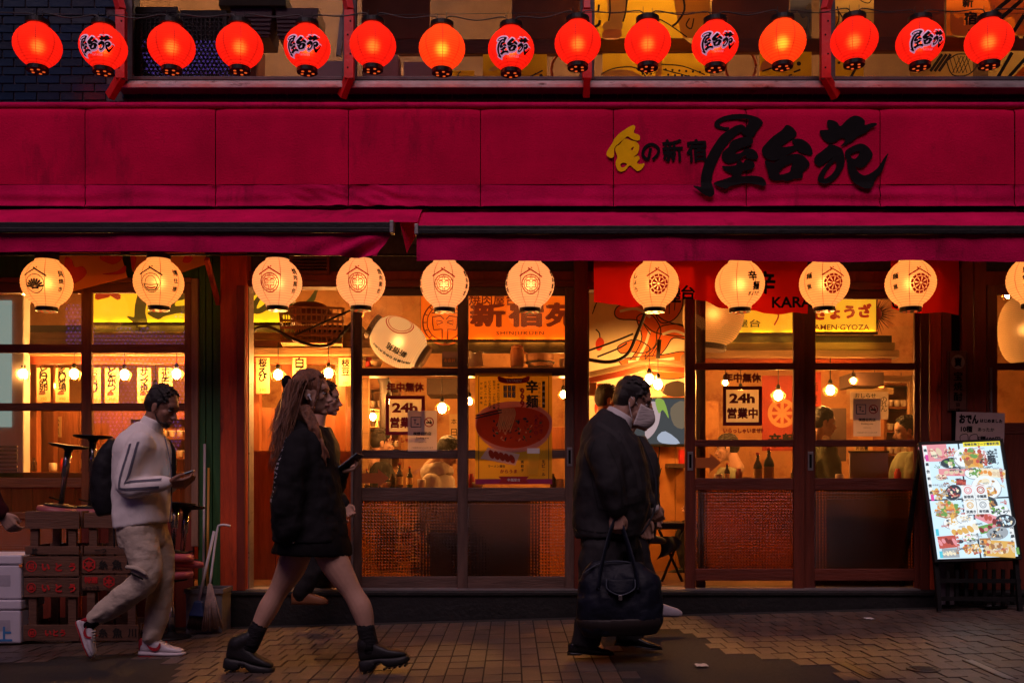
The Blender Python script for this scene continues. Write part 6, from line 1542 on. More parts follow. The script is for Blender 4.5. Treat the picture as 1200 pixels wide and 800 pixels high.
poster("low yellow poster cut slanting right of the fourth bracket", 978, 1012, 62, 94, M_py, [([(1012, 62), (1003, 80), (995, 94)], .02)], [], [(983, 74, .012)])
poster("orange poster with cream flames reading 新宿", 1109, 1200, -20, 42, M_po, [([(1160, 18), (1190, -6)], .03), ([(1168, 26), (1198, 0)], .03), ([(1186, 40), (1200, 18)], .03)], [("poster_sheet_tan", [(1114, 12), (1120, 22), (1128, 20), (1130, 30), (1142, 14), (1150, 30), (1140, 42), (1116, 42)]), ("poster_sheet_tan", [(1160, -10), (1200, -18), (1200, 40), (1192, 42), (1186, 20), (1166, 30), (1160, 8)])], [], [("新", 1134, 3, 13), ("宿", 1137, 22, 16), ("苑", 1140, 40, 12)])
poster("low tan poster with a scaled fish drawn on it", 1066, 1140, 61, 94, M_pt, [([(1109, 72), (1122, 64), (1138, 66), (1145, 76), (1134, 88), (1116, 88), (1109, 72)], .010)] + [([(1112 + 5 * k, 66), (1118 + 5 * k, 86)], .006) for k in range(5)] + [([(1116 + 4 * k, 86), (1126 + 4 * k, 66)], .006) for k in range(4)] + [([(1090 + 5 * k, 84), (1104 + 5 * k, 64)], .022) for k in range(3)])
poster("low tan poster with slanting stripes at the right end", 1158, 1204, 60, 93, M_pt, [([(1168, 93), (1186, 62)], .026), ([(1180, 93), (1204, 66)], .026)], [("poster_sheet_orange", [(1186, 93), (1204, 76), (1204, 93)])])
# across the street, behind the eye point: a tall LED board whose violet dots show in the panes
EL = emis("led_violet", (.30, .16, 1.0), 2.6)
t = thing("led_board", "tall dark board of violet lamps across the street mirrored in the panes", "sign", (-6.2, -9.2, 1.4))
b = MB(); b.box(-7.6, -4.6, -9.3, -9.22, 1.2, 9.2); b.build("board", M_ink, t)
b = MB()
for j in range(110):
    for i in range(40):
        x = -7.55 + i * .074 + (.037 if j % 2 else 0); z = 1.3 + j * .066
        if noise.noise(Vector((x * .9, z * .55, 3))) + .3 * noise.noise(Vector((x * 3, z * 3, 3))) < .02: continue
        r_ = .021
        b.add([(x + r_ * math.cos(a), -9.215, z + r_ * math.sin(a)) for a in (0, PI / 3, 2 * PI / 3, PI, 4 * PI / 3, 5 * PI / 3)], [(5, 4, 3, 2, 1, 0)])
tag(b.build("violet_lamps", EL, t), kind='stuff')
# ================================================================== things on the pavement
M_crw = mat("fish_crate_wood", (.13, .058, .036), .75, .3, 6, .3, stretch=(.4, 3, 3), dirt=((.07, .035, .025), 5, .57, (.6, 2, 2)))
M_crr = mat("crate_red_print", (.55, .02, .02), .8, .3, 14); M_crk = mat("crate_black_print", (.02, .014, .012), .8, .2)
M_foam = mat("white_foam", (.62, .58, .64), .8, .05, 10, .1, bscale=120)
YC0 = -.75
def crate(lab, px0, px1, py0, py1, planks, prints, d=.42, dark=False):
    x0, x1, z0, z1 = PX(px0, YC0), PX(px1, YC0), PZ(py1, YC0), PZ(py0, YC0)
    t = thing("fish_crate", lab, "crate", ((x0 + x1) / 2, YC0, z0), "wooden fish crates stacked by the left window")
    for (xa, ya) in ((x0 + .03, YC0 + .016), (x1 - .085, YC0 + .016), (x0 + .03, YC0 + d - .07), (x1 - .085, YC0 + d - .07), ((x0 + x1) / 2 - .06, YC0 + d - .07)):
        b = MB(); b.box(xa, xa + .055, ya, ya + .03, z0 + .003, z1 - .003); b.build("batten", M_crw, t, bev=.002)
    for (a, c_) in planks:
        b = MB(); b.box(x0 + R.uniform(0, .004), x1 - R.uniform(0, .004), YC0 + R.uniform(-.002, .002), YC0 + .015, PZ(c_ - .7, YC0), PZ(a + .7, YC0)); b.build("plank", M_crw, t, bev=.002)
        b = MB(); b.box(x0, x1, YC0 + d - .04, YC0 + d - .025, PZ(c_ - .7, YC0), PZ(a + .7, YC0)); b.build("plank", M_crw, t)
        for xs__ in (x0, x1 - .014):
            b = MB(); b.box(xs__, xs__ + .014, YC0 + .05, YC0 + d - .072, PZ(c_ - .7, YC0), PZ(a + .7, YC0)); b.build("plank", M_crw, t)
    s = S(YC0); fl = Flat((0, YC0 - .002, 0), lift=.0022); r_, k_ = MB(), MB()
    for (kind, wd, px, py, h, col) in prints:
        b = r_ if col == 'r' else k_
        if kind == 'ring':
            fl.ring(b, PX(px, YC0), PZ(py, YC0), h / s / 2, .007); fl.text(b, wd, PX(px, YC0), PZ(py, YC0), h=h * .55 / s, bold=.04)
        elif kind == 'hex':
            H6 = [(math.cos(PI / 6 + PI / 3 * i), math.sin(PI / 6 + PI / 3 * i)) for i in range(6)]; q = h / s / 2
            fl.shape(b, [[(x * q, z * q) for x, z in H6], [(x * q * .8, z * q * .8) for x, z in H6]], PX(px, YC0), PZ(py, YC0), 1, 1); fl.shape(b, [[(x * q * .45, z * q * .45) for x, z in H6]], PX(px, YC0), PZ(py, YC0), 1, 1)
            for x, z in H6: fl.line(b, [(PX(px, YC0), PZ(py, YC0)), (PX(px, YC0) + x * q * .8, PZ(py, YC0) + z * q * .8)], .007)
        else: fl.text(b, wd, PX(px, YC0), PZ(py, YC0), h=h / s, bold=.05 if col == 'r' else .035)
    if r_.v: r_.build("red_print", M_crr, t)
    if k_.v: k_.build("black_print", M_crk, t)
gl_ = gz(-3) ; base_py = 751
crate("lower fish crate printed いとう twice in red, beside the foam boxes", 27, 93, 651, base_py, [(651, 675.5), (676, 700), (731, base_py)],
      [('ring', "紐", 37, 663, 13, 'r'), ('t', "い", 54, 664, 8.5, 'r'), ('t', "と", 69, 664, 10, 'r'), ('t', "う", 85, 664, 10, 'r'), ('ring', "品", 37, 688, 11, 'r'), ('t', "い", 54, 688.5, 8.5, 'r'), ('t', "と", 69, 688.5, 10, 'r'), ('t', "う", 85, 688.5, 10, 'r'), ('ring', "紐", 38, 741, 10, 'r'), ('t', "いとう", 65, 741, 8, 'r')])
crate("lower fish crate with red hexagons and black characters behind the walking man's legs", 95.5, 163, 651, base_py, [(651, 672), (673, 692), (731, base_py)],
      [('hex', "", 104.5, 661, 17, 'r'), ('t', "糸", 121, 661, 11, 'k'), ('t', "魚", 137.5, 661, 12, 'k'), ('t', "川", 153, 661, 11, 'k'), ('t', "特選", 107, 679, 8, 'r'), ('t', "しょっつる", 106, 688, 4, 'k'), ('hex', "", 128, 681, 15, 'r'), ('t', "糸", 121, 741, 11, 'k'), ('t', "魚", 138, 741, 12, 'k'), ('t', "川", 155, 741, 10, 'k')])
crate("upper bare fish crate on the いとう crate, stool seat on top", 29, 93, 598, 650.6, [(598, 620), (639, 650)], [('t', "於", 41, 645, 7, 'k')])
crate("upper bare fish crate on the hexagon crate", 98, 161, 600, 650.6, [(600, 619), (639, 650)], [('t', "一つ", 118, 645, 5, 'k')])
for (y0, y1, lab, blue) in ((649.5, 701.6, "upper white foam box with a recessed grip by the picture's left edge", 0), (702.2, 753, "lower white foam box with blue lettering by the picture's left edge", 1)):
    x0, x1 = PX(-48, YC0), PX(26.5 - blue * .5, YC0); t = thing("foam_box", lab, "box", ((x0 + x1) / 2, YC0, PZ(y1, YC0)), "white foam boxes stacked at the left")
    zb_, zt_ = PZ(y1, YC0), PZ(y0, YC0)
    b = MB(); b.box(x0, x1, YC0 - .02, YC0 + .32, zb_, zt_ - .07); b.build("body", M_foam, t, bev=.012); b = MB(); b.box(x0 - .006, x1 + .006, YC0 - .026, YC0 + .326, zt_ - .068, zt_); b.build("lid", M_foam, t, bev=.012)
    b = MB(); pbox(b, -2, 12, y0 + 24, y0 + 37, YC0 - .0215, .004); b.build("grip", mat("foam_grip_shade", (.40, .37, .42), .8), t)  # flat patch of darker foam paints the shade of a hollow grip
    if blue:
        fl = Flat((0, YC0 - .02, 0), lift=.002); b = MB(); fl.text(b, "日上", PX(-1, YC0), PZ(742, YC0), h=18 / S(YC0), bold=.03); b.build("blue_lettering", mat("blue_print", (.05, .22, .5), .7), t)
    else:
        b = MB(); pbox(b, 22, 26, 661, 664, YC0 - .024, .004); b.build("orange_mark", M_orink, t)
# stools -------------------------------------------------------------------
M_chrome = mat("stool_chrome", (.45, .42, .42), .22, .15, 6, metal=.9); M_seat = mat("mauve_vinyl", (.30, .075, .085), .45, .15, 6, .1); M_seatp = mat("pink_vinyl", (.50, .12, .16), .4, .12, 6, .1)
def stool(lab, base, top, seat_m, up=True, rb=.135, rs=.15):
    """base/top: world points of the foot disc and of the seat; an upturned stool has its foot in the air"""
    base, top = Vector(base), Vector(top); d = (top - base).normalized(); q = d.to_track_quat('Z', 'Y').to_matrix().to_4x4()
    t = thing("bar_stool", lab, "stool", tuple(base if up else top), "round bar stools stacked by the left window")
    L = (top - base).length; A = Matrix.Translation(base) @ q
    b = MB(); b.lathe([(rb, 0), (rb, .008), (rb * .8, .02), (rb * .25, .03), (.03, .045)], 24, A); b.build("foot_disc", M_black, t)
    b = MB(); b.lathe([(.026, .04), (.026, L * .45), (.019, L * .46), (.019, L - .06)], 14, A); b.build("column", M_chrome, t)
    b = MB(); b.lathe([(.05, L - .075), (.11, L - .065), (.115, L - .055)], 18, A); b.build("seat_plate", M_black, t)
    b = MB(); b.lathe([(.10, L - .056), (rs, L - .045), (rs + .006, L - .022), (rs, L - .004), (rs * .8, L)], 28, A); b.build("seat", seat_m, t)
    b = MB(); b.tube([A @ Vector((.02, 0, L - .10)), A @ Vector((.15, .02, L - .12))], .006, 6); b.build("lever", M_black, t)
stool("upturned bar stool on the left crate, shorter of the two", P(81, 521, -.55), P(70, 602, -.55), M_seat, False)
stool("upturned bar stool leaning on the second crate, taller of the two", P(109, 510, -.45), P(106, 604, -.45), M_seat, False)
stool("upright pink seated bar stool behind the walking man", Vector((PX(201, -.62), -.62, gz(-2.4))), P(200, 669, -.62), M_seatp, True)
stool("upturned bar stool standing on the pink seat", P(207, 588, -.6), P(200.5, 656, -.62), M_seatp, False)
stool("upturned bar stool leaning on the oak window casing", P(219, 592, -.42), P(212, 664, -.46), M_seatp, False)
# bucket, brooms, poles ------------------------------------------------------
M_bkt = mat("grey_bucket_plastic", (.17, .16, .17), .5, .2, 8, .1, dirt=((.06, .05, .05), 5, .58))
t = thing("bucket", "square grey plastic bucket beside the red post", "bucket", (PX(239, -.35), -.35, gz(-2.3)))
x0, x1 = PX(219, -.4), PX(261, -.4); z0 = gz(-2.3); z1 = PZ(690, -.4); b = MB(); w_ = .02
for (a, c_, e, f_) in ((x0, x1, -.42, -.41), (x0, x1, -.20, -.19), (x0, x0 + .01, -.41, -.20), (x1 - .01, x1, -.41, -.20)): b.box(a, c_, e, f_, z0, z1)
b.box(x0 + .01, x1 - .01, -.41, -.2, z0, z0 + .01); b.build("body", M_bkt, t)
b = MB()
for (a, c_, e, f_) in ((x0 - .012, x1 + .012, -.435, -.421), (x0 - .012, x1 + .012, -.189, -.175), (x0 - .012, x0 - .001, -.42, -.19), (x1 + .001, x1 + .012, -.42, -.19)): b.box(a, c_, e, f_, z1 - .03, z1 + .004)
b.build("rim", M_bkt, t, bev=.003)
t = thing("broom", "white handled broom with a blue head standing in front of the bucket", "broom", P(230, 722, -.5))
b = MB(); b.tube([P(251, 622, -.42), P(233, 704, -.5)], .011, 8); b.build("handle", mat("white_tube", (.55, .52, .54), .35, .1), t)
b = MB(); b.prism([(PX(222, -.52), PZ(721, -.52)), (PX(240, -.52), PZ(722, -.52)), (PX(238, -.52), PZ(704, -.52)), (PX(229, -.52), PZ(703, -.52))], -.55, -.49); b.build("head", mat("blue_plastic", (.03, .055, .16), .5, .2), t, bev=.01)
b = MB()
for k in range(16):
    xx = 219 + 22 * k / 15; b.tube([P(223 + k, 720, -.52), P(xx, 736 + (k % 3), -.52 + .02 * (k % 2))], .005, 4)
tag(b.build("bristles", M_dark, t), kind='stuff')
t = thing("whisk_broom", "pale worn whisk broom with a bent white grip beside the bucket", "broom", P(250, 740, -.55))
b = MB(); b.tube(catmull([P(270, 616, -.40), P(259, 615, -.40), P(254, 624, -.41), P(246, 686, -.52)], 4), .009, 8); b.build("handle", MATS["white_tube"], t)
b = MB()
for k in range(30):
    u = (k % 10) / 9; yy = -.54 + .02 * (k // 10); b.tube([P(244.5 + 3 * u, 684, -.53), P(238 + 22 * u + R.uniform(-1, 1), 738 + R.uniform(-4, 3) - 4 * u, yy)], [.006, .007], 4)
tag(b.build("straw", mat("worn_straw", (.34, .24, .20), .9, .35, 16), t), kind='stuff')
for (px, y0, y1, col, nm, lab) in ((240, 520, 722, (.40, .36, .36), "grey_pole", "tall grey pole leaning on the green boards"), (244.5, 548, 724, (.45, .22, .03), "yellow_pole", "yellow bamboo pole beside the tall grey pole")):
    b = MB(); b.tube([P(px, y0, -.03), P(px - 2, y1, -.22)], .010, 8); tag(b.build("pole", mat(nm, col, .5, .15)), lab, "pole", "poles leaning by the red post")
# lit menu board ---------------------------------------------------------------
YMB = -.42
bl, br, tl = P(1095, 659, YMB), P(1197.5, 655.5, YMB - .03), P(1078, 518, YMB + .24)
U = (br - bl).normalized(); V0 = (tl - bl); V = (V0 - U * V0.dot(U)).normalized(); Wm, Hm = (br - bl).length, V0.length; O = bl + U * Wm / 2 + V * Hm / 2; Nn = U.cross(V).normalized()
t = thing("menu_board", "lit standing menu board full of food pictures at the right", "menu board", (O.x, O.y, gz(O.x)))
def fbox(m, x, y, w_, h, d0, d1):
    Mx = Matrix(((U.x, V.x, Nn.x, 0), (U.y, V.y, Nn.y, 0), (U.z, V.z, Nn.z, 0), (0, 0, 0, 1))); c = O + U * x + V * y + Nn * (d0 + d1) / 2
    m.obox(Matrix.Translation(c) @ Mx, w_, h, d1 - d0)
m = MB(); fbox(m, 0, 0, Wm, Hm, -.05, 0); m.build("case", M_blackp, t, bev=.015)
for (x, y, w_, h) in ((0, Hm / 2 - .012, Wm, .024), (0, -Hm / 2 + .012, Wm, .024), (-Wm / 2 + .012, 0, .024, Hm - .048), (Wm / 2 - .012, 0, .024, Hm - .048)):
    m = MB(); fbox(m, x, y, w_, h, .0005, .014); m.build("bezel", M_blackp, t, bev=.004)
def pr_mat(nm, c, k=1.15): return emis("menu_" + nm, c, k)
for nm, c in (("white", (.62, .82, .95)), ("tint", (.80, .84, .86)), ("warm", (.70, .56, .40)), ("pink", (.75, .30, .34)), ("red", (.50, .10, .08)), ("darkred", (.22, .05, .05)), ("brown", (.38, .19, .09)), ("gold", (.70, .42, .12)), ("green", (.16, .34, .10)), ("plate", (.80, .86, .90)), ("dark", (.05, .06, .08)), ("grey", (.34, .38, .42)), ("yellow", (.85, .72, .05)), ("cyan", (.1, .55, .7)), ("magenta", (.7, .08, .35)), ("cream", (.82, .74, .55)), ("orange", (.75, .30, .08))): pr_mat(nm, c)
Dm = {}
def B(nm): return Dm.setdefault(nm, MB())
fm = Flat(O, U, V, .001); w2, h2 = Wm - .048, Hm - .048
fm.rect(B("white"), 0, 0, w2, h2)
def mp_(u, v): return (-w2 / 2 + w2 * u, h2 / 2 - h2 * v)       # 0..1 from the upper left
cuts = [(.44, 0, .44, .5), (.56, .5, .56, 1)]
for (ux, va, _, vb) in ((.47, 0, 0, .49), (.535, .50, 0, 1)): fm.line(B("dark"), [mp_(ux, va), mp_(ux + .004, vb)], .012, lift=.0019)
fm.line(B("dark"), [mp_(0, .49), mp_(1, .49)], .012, lift=.0019)
rm = random.Random(11)
def dish(u, v, r, plate, foods, n=12, el=.62, rot=0):
    x, y = mp_(u, v)
    if plate: fm.disc(B(plate), x, y, r, r * el, 20, lift=.0012, rot=rot); fm.disc(B("grey"), x, y - r * .05, r * 1.05, r * el * 1.06, 20, lift=.0011, rot=rot)
    for k in range(n * 2):
        a, q = rm.uniform(0, 2 * PI), math.sqrt(rm.random()) * .72
        dx, dy = math.cos(a) * q * r, math.sin(a) * q * r * el; c, s_ = math.cos(rot), math.sin(rot)
        fm.disc(B(rm.choice(foods)), x + dx * c - dy * s_, y + dx * s_ + dy * c, r * rm.uniform(.08, .22), r * rm.uniform(.06, .15), 7, rot=rm.uniform(0, 3), lift=.0014 + .00002 * k)
def slab(u, v, w_, h, cols, rot=0, n=7):
    x, y = mp_(u, v)
    fm.rect(B(cols[0]), x, y, w_, h, lift=.0012, rot=rot)
    for k in range(n):
        q = (k + .5) / n - .5; c, s_ = math.cos(rot), math.sin(rot); fm.disc(B(rm.choice(cols[1:])), x + q * w_ * c, y + q * w_ * s_ + rm.uniform(-.1, .1) * h, w_ / n * .5, h * rm.uniform(.22, .40), 8, rot=rot + .4, lift=.0015)
slab(.14, .07, .20, .14, ("pink", "cream", "pink", "warm"), 0, 5); dish(.35, .07, .075, None, ("pink", "darkred", "red", "warm"), 18); dish(.36, .17, .085, "dark", ("cream", "green", "warm", "white"), 16, .5); dish(.16, .20, .03, None, ("green", "grey"), 8)
slab(.36, .255, .22, .055, ("pink", "pink", "warm"), -.05, 6); dish(.19, .29, .04, "cream", ("pink", "darkred"), 8); dish(.24, .36, .035, None, ("darkred", "brown"), 9); slab(.43, .345, .07, .05, ("darkred", "red", "brown"), -.2, 4); dish(.33, .335, .03, None, ("gold", "yellow", "green"), 8)
dish(.31, .43, .065, "dark", ("pink", "cream", "darkred"), 12, .8, .7); dish(.13, .44, .085, None, ("brown", "gold", "warm", "brown"), 22)
fm.rect(B("tint"), *mp_(.03, .24), .030, .40, lift=.0012); fm.vtext(B("dark"), "焼肉屋台新宿苑", *mp_(.03, .24), .38, ch=.024, bold=.05, lift=.002); fm.rect(B("tint"), *mp_(.965, .75), .030, .26, lift=.0012); fm.vtext(B("dark"), "寿司鍋", *mp_(.965, .75), .2, ch=.024, bold=.05, lift=.002)
dish(.60, .13, .125, "plate", ("orange", "brown", "gold", "red", "green"), 30, .7); slab(.62, .17, .13, .10, ("gold", "brown", "orange"), 0, 4); dish(.78, .17, .06, None, ("darkred", "dark", "brown", "green"), 14)
dish(.62, .27, .075, "plate", ("green", "green", "cream"), 14, .6); slab(.83, .275, .19, .065, ("cream", "gold", "orange", "warm"), -.15, 6); dish(.73, .40, .105, "plate", ("gold", "orange", "brown", "warm"), 24, .85); fm.disc(B("plate"), *mp_(.73, .355), .045, .045, 16, lift=.002); fm.disc(B("cream"), *mp_(.73, .35), .03, .025, 14, lift=.0022); dish(.93, .40, .03, None, ("cream", "gold"), 6)
dish(.20, .575, .12, None, ("gold", "green", "warm", "brown", "orange", "green"), 34); slab(.22, .64, .2, .05, ("brown", "gold", "orange", "warm"), -.3, 6); dish(.23, .70, .06, "plate", ("cream", "gold", "warm"), 8, .7); dish(.40, .665, .06, "plate", ("cream", "grey", "warm"), 8, .6)
slab(.38, .76, .20, .10, ("plate", "gold", "cream", "warm"), .25, 5); slab(.14, .86, .13, .09, ("red", "pink", "darkred"), .05, 5); dish(.43, .83, .055, "plate", ("green", "pink", "cream"), 9); dish(.30, .86, .022, "dark", ("red",), 2); slab(.16, .955, .12, .07, ("grey", "dark", "brown", "cream"), 0, 5); dish(.43, .93, .09, None, ("gold", "orange", "brown", "cream"), 24)
dish(.68, .555, .085, "dark", ("gold", "green", "cream", "brown"), 22, .8); dish(.83, .61, .07, "plate", ("dark", "green", "grey"), 12, .55, .2); slab(.66, .665, .15, .075, ("pink", "red", "darkred", "brown"), -.5, 5); slab(.69, .755, .16, .06, ("green", "pink", "darkred"), .2, 5); dish(.89, .70, .07, "dark", ("grey", "cream", "white"), 14, .7)
dish(.77, .80, .075, "grey", ("brown", "cream", "dark"), 10, .6, .2); slab(.76, .935, .22, .12, ("gold", "brown", "warm", "gold"), -.1, 8); dish(.77, .93, .10, None, ("brown", "gold", "warm", "cream"), 26, .5); slab(.60, .87, .08, .05, ("brown", "warm", "orange"), 0, 3)
fm.rect(B("yellow"), *mp_(.74, .022), w2 * .47, h2 * .04, lift=.0012)
for (wd, u, v, n_, col, vert, h) in (("宮崎名物フード看板料理", .74, .022, w2 * .44, "dark", 0, 0), ("辛", .835, .115, .062, "dark", 0, 0), ("麺", .835, .165, .062, "dark", 0, 0), ("旨辛スープ", .905, .14, .012, "dark", 1, .13), ("自家製餃子", .93, .31, .014, "red", 1, .11), ("激辛一番", .70, .09, .012, "red", 1, .1), ("からうま麺", .755, .15, .014, "red", 1, .12), ("スパイス仕立て", .72, .235, .09, "dark", 0, 0), ("厚切り", .40, .56, .016, "dark", 1, .12), ("炭火焼鳥", .445, .57, .014, "dark", 1, .14), ("貝焼き盛り", .26, .86, .013, "red", 1, .14), ("浜焼き", .35, .90, .014, "red", 1, .12), ("塩辛", .41, .88, .012, "dark", 1, .07), ("海鮮", .62, .93, .016, "red", 1, .11), ("鉄板焼き", .565, .93, .013, "dark", 1, .13), ("ホルモン", .93, .86, .012, "dark", 1, .13), ("人気", .92, .54, .012, "red", 1, .05), ("黒豚", .42, .245, .012, "dark", 1, .05), ("特選盛り合わせ", .13, .37, .10, "grey", 0, 0), ("刺身", .17, .70, .012, "dark", 1, .06), ("逸品", .60, .60, .012, "dark", 1, .05)):
    x, y = mp_(u, v)
    if vert: fm.vtext(B(col), wd, x, y, h, ch=n_ * 1.6, bold=.04, lift=.0022)
    else: fm.text(B(col), wd, x, y, w=n_, bold=.035, lift=.0022)
for k in range(80):   # rows of small prices
    u, v = rm.uniform(.05, .95), rm.uniform(.04, .97); x, y = mp_(u, v); fm.text(B(rm.choice(("dark", "grey", "red"))), rm.choice(("390円", "490円", "580円", "690円", "890円")), x, y, w=rm.uniform(.035, .055), bold=.03, lift=.0021)
for (u, v, c_) in ((.02, .13, "magenta"), (.02, .48, "magenta"), (.02, .78, "cyan"), (.03, .97, "cyan"), (.975, .96, "green")): fm.rect(B(c_), *mp_(u, v), .022, .05, lift=.0016)
for (u, v, r_, wd, col) in ((.475, .445, .040, "新宿苑", "pink"), (.635, .445, .040, "辛麺屋", "red"), (.475, .575, .034, "貝焼き", "gold"), (.635, .575, .036, "寿司鍋", "grey")):
    x, y = mp_(u, v); fm.rect(B("tint"), x, y, w2 * .155, h2 * .125, lift=.0026); fm.ring(B(col), x, y + .015, r_ * .72, r_ * .2, 18, lift=.0028); fm.ring(B(col), x, y + .015, r_ * .4, r_ * .12, 14, lift=.0028)
    fm.line(B(col), [(x - .03, y + .045), (x, y + .058), (x + .03, y + .045)], .004, lift=.0028); fm.text(B("dark"), wd, x, y - .034, w=.07, bold=.04, lift=.0028)
for nm, bb in Dm.items(): tag(bb.build("backlit_print", MATS["menu_" + nm], t), kind='stuff')
zg = gz(O.x)
for sx in (-1, 1):
    m = MB(); p0 = O + U * (sx * Wm * .46) - V * (Hm * .5) - Nn * .03; m.bar(p0 + V * .1, Vector((p0.x + sx * .0, p0.y - .05, zg + .002)), .03, .03); m.build("front_leg", M_black, t)
    m = MB(); q0 = O + U * (sx * Wm * .46) + V * (Hm * .42) - Nn * .06; m.bar(q0, Vector((q0.x, q0.y + .38, zg + .002)), .028, .028); m.build("rear_leg", M_black, t)
m = MB(); yb = bl.y + .02; m.bar((bl.x + .01, yb, zg + .09), (br.x, yb - .03, zg + .09), .022, .03); m.bar((bl.x + .01, yb, zg + .22), (br.x, yb - .03, zg + .22), .022, .03); m.build("cross_rail", M_black, t)
for k in range(9):
    m = MB(); x = bl.x + .05 + k * (br.x - bl.x - .08) / 8; m.box(x - .012, x + .012, yb + .02, yb + .035, zg + .04, zg + .30); m.build("slat", M_black, t)
m = MB(); m.box(bl.x + .12, bl.x + .24, .0 - .2, -.17, zg + .02, zg + .33); tag(m.build("pale_board", mat("pale_panel", (.16, .13, .15), .6)), "pale narrow panel standing behind the menu board legs", "panel")
def d_card(fl, w_, h, D):
    k = G(D, "lettering", "black_ink"); fl.text(k, "おでん", -w_ * .24, h * .28, h=h * .30, w=w_ * .40, bold=.06); fl.text(k, "はじめました", w_ * .22, h * .24, w=w_ * .46, bold=.05); fl.text(k, "10種", -w_ * .28, -h * .04, h=h * .2, bold=.04); fl.text(k, "あったか", w_ * .12, -h * .04, w=w_ * .34, bold=.02); fl.text(k, "5種600円", w_ * .18, -h * .34, w=w_ * .48, bold=.04)
    for x in (-.32, -.12): fl.line(k, [(w_ * x - .03, -h * .42), (w_ * x - .03, -h * .25), (w_ * x + .02, -h * .2), (w_ * x + .03, -h * .42)], .005, smooth=3)
lettered("handwritten_card", "dim handwritten card with an oden list standing on the menu board", "card", 1120, 1177, 483, 520, -.16, mat("kraft_card", (.36, .25, .24), .8, .08), d_card, tilt=-.03)
m = MB(); c = gp(1170, 714); m.ball(c + Vector((0, .05, .02)), (.10, .05, .025), 10, 6); tag(m.build("cable_heap", M_blackp), "black cable coil lying under the menu board", "cable")
m = MB(); m.tube(catmull([gp(1062, 704) + Vector((0, 0, .01)), gp(1085, 706) + Vector((0, 0, .012)), gp(1110, 708) + Vector((0, 0, .01)), gp(1160, 713) + Vector((0, 0, .012))], 5), .008, 6); tag(m.build("power_cable", M_blackp), "power cable running along the ground to the menu board", "cable")
# ================================================================== people
def skinmat(name, c):
    return mat(name, c, .5, .10, 12, .05, spec=.35)
M_skin1 = skinmat("skin_brown", (.29, .14, .09)); M_skin2 = skinmat("skin_light", (.54, .31, .225)); M_skin3 = skinmat("skin_tan", (.36, .20, .14))
M_hair = mat("black_hair", (.014, .010, .009), .45, .4, 30, .4, stretch=(6, 6, .6), spec=.5); M_hairb = mat("brown_hair", (.22, .085, .042), .38, .7, 24, .6, stretch=(2.6, 2.6, .2), spec=.6)
M_eye = mat("eye_white", (.6, .56, .54), .25, .05); M_iris = mat("dark_iris", (.015, .010, .008), .2, .1); M_lip = mat("lip", (.30, .10, .09), .5, .1)
def fold_mat(name, c, scale=7, stretch=(1, 1, .4), bump=.8, var=.2, rough=.85):
    """cloth with long soft creases"""
    return mat(name, c, rough, var, scale, bump, stretch=stretch, bscale=scale * 2.2, spec=.2)
def lim(m, pts, rs, n=14, sub=5, end=True):
    """tapered limb: smooth tube with rounded ends; rs numbers or (a, b)"""
    k = len(pts); R2 = [Vector((r, r, 0)) if not isinstance(r, tuple) else Vector((r[0], r[1], 0)) for r in rs]
    p = catmull(pts, sub) if k > 2 else [Vector(pts[0]).lerp(Vector(pts[1]), i / sub) for i in range(sub + 1)]
    q = catmull(R2, sub) if k > 2 else [R2[0].lerp(R2[1], i / sub) for i in range(sub + 1)]
    m.tube(p, [(max(v.x, .003), max(v.y, .003)) for v in q], n)
    for e in ((0, -1) if end else (0,)):
        r = (q[e].x + q[e].y) / 2; m.ball(p[e], r * .985, 12, 8)
def rings(m, secs, n=24, sub=4):
    """trunk or garment loft: secs = (centre, half-depth along facing, half-width across, facing vector)"""
    c = catmull([s_[0] for s_ in secs], sub); ab = catmull([Vector((s_[1], s_[2], 0)) for s_ in secs], sub); fv = catmull([s_[3] for s_ in secs], sub)
    vs = []; k = len(c)
    for i in range(k):
        t = (c[min(i + 1, k - 1)] - c[max(i - 1, 0)]).normalized(); f = fv[i] - t * fv[i].dot(t); f.normalize(); w_ = t.cross(f)
        for j in range(n):
            a = 2 * PI * j / n; ca, sa = math.cos(a), math.sin(a); e = .85
            vs.append(c[i] + f * (math.copysign(abs(ca) ** e, ca) * ab[i].x) + w_ * (math.copysign(abs(sa) ** e, sa) * ab[i].y))
    fs = [(i * n + j, i * n + (j + 1) % n, (i + 1) * n + (j + 1) % n, (i + 1) * n + j) for i in range(k - 1) for j in range(n)]
    fs += [tuple(reversed(range(n))), tuple((k - 1) * n + j for j in range(n))]
    m.add(vs, fs, True)
def fuse(o, vox=.008, it=4, disp=None):
    q = o.modifiers.new("fuse", 'REMESH'); q.mode = 'VOXEL'; q.voxel_size = vox; q.use_smooth_shade = True
    s_ = o.modifiers.new("soft", 'SMOOTH'); s_.factor = .5; s_.iterations = it
    if disp:
        for k, (sz, st_) in enumerate(disp):
            nm = "cloth_%d_%d" % (sz * 1000, k); tx = bpy.data.textures.get(nm) or bpy.data.textures.new(nm, 'CLOUDS'); tx.noise_scale = sz; tx.noise_depth = 1
            d = o.modifiers.new("folds", 'DISPLACE'); d.texture = tx; d.strength = st_; d.mid_level = .5; d.texture_coords = 'LOCAL'
    return o
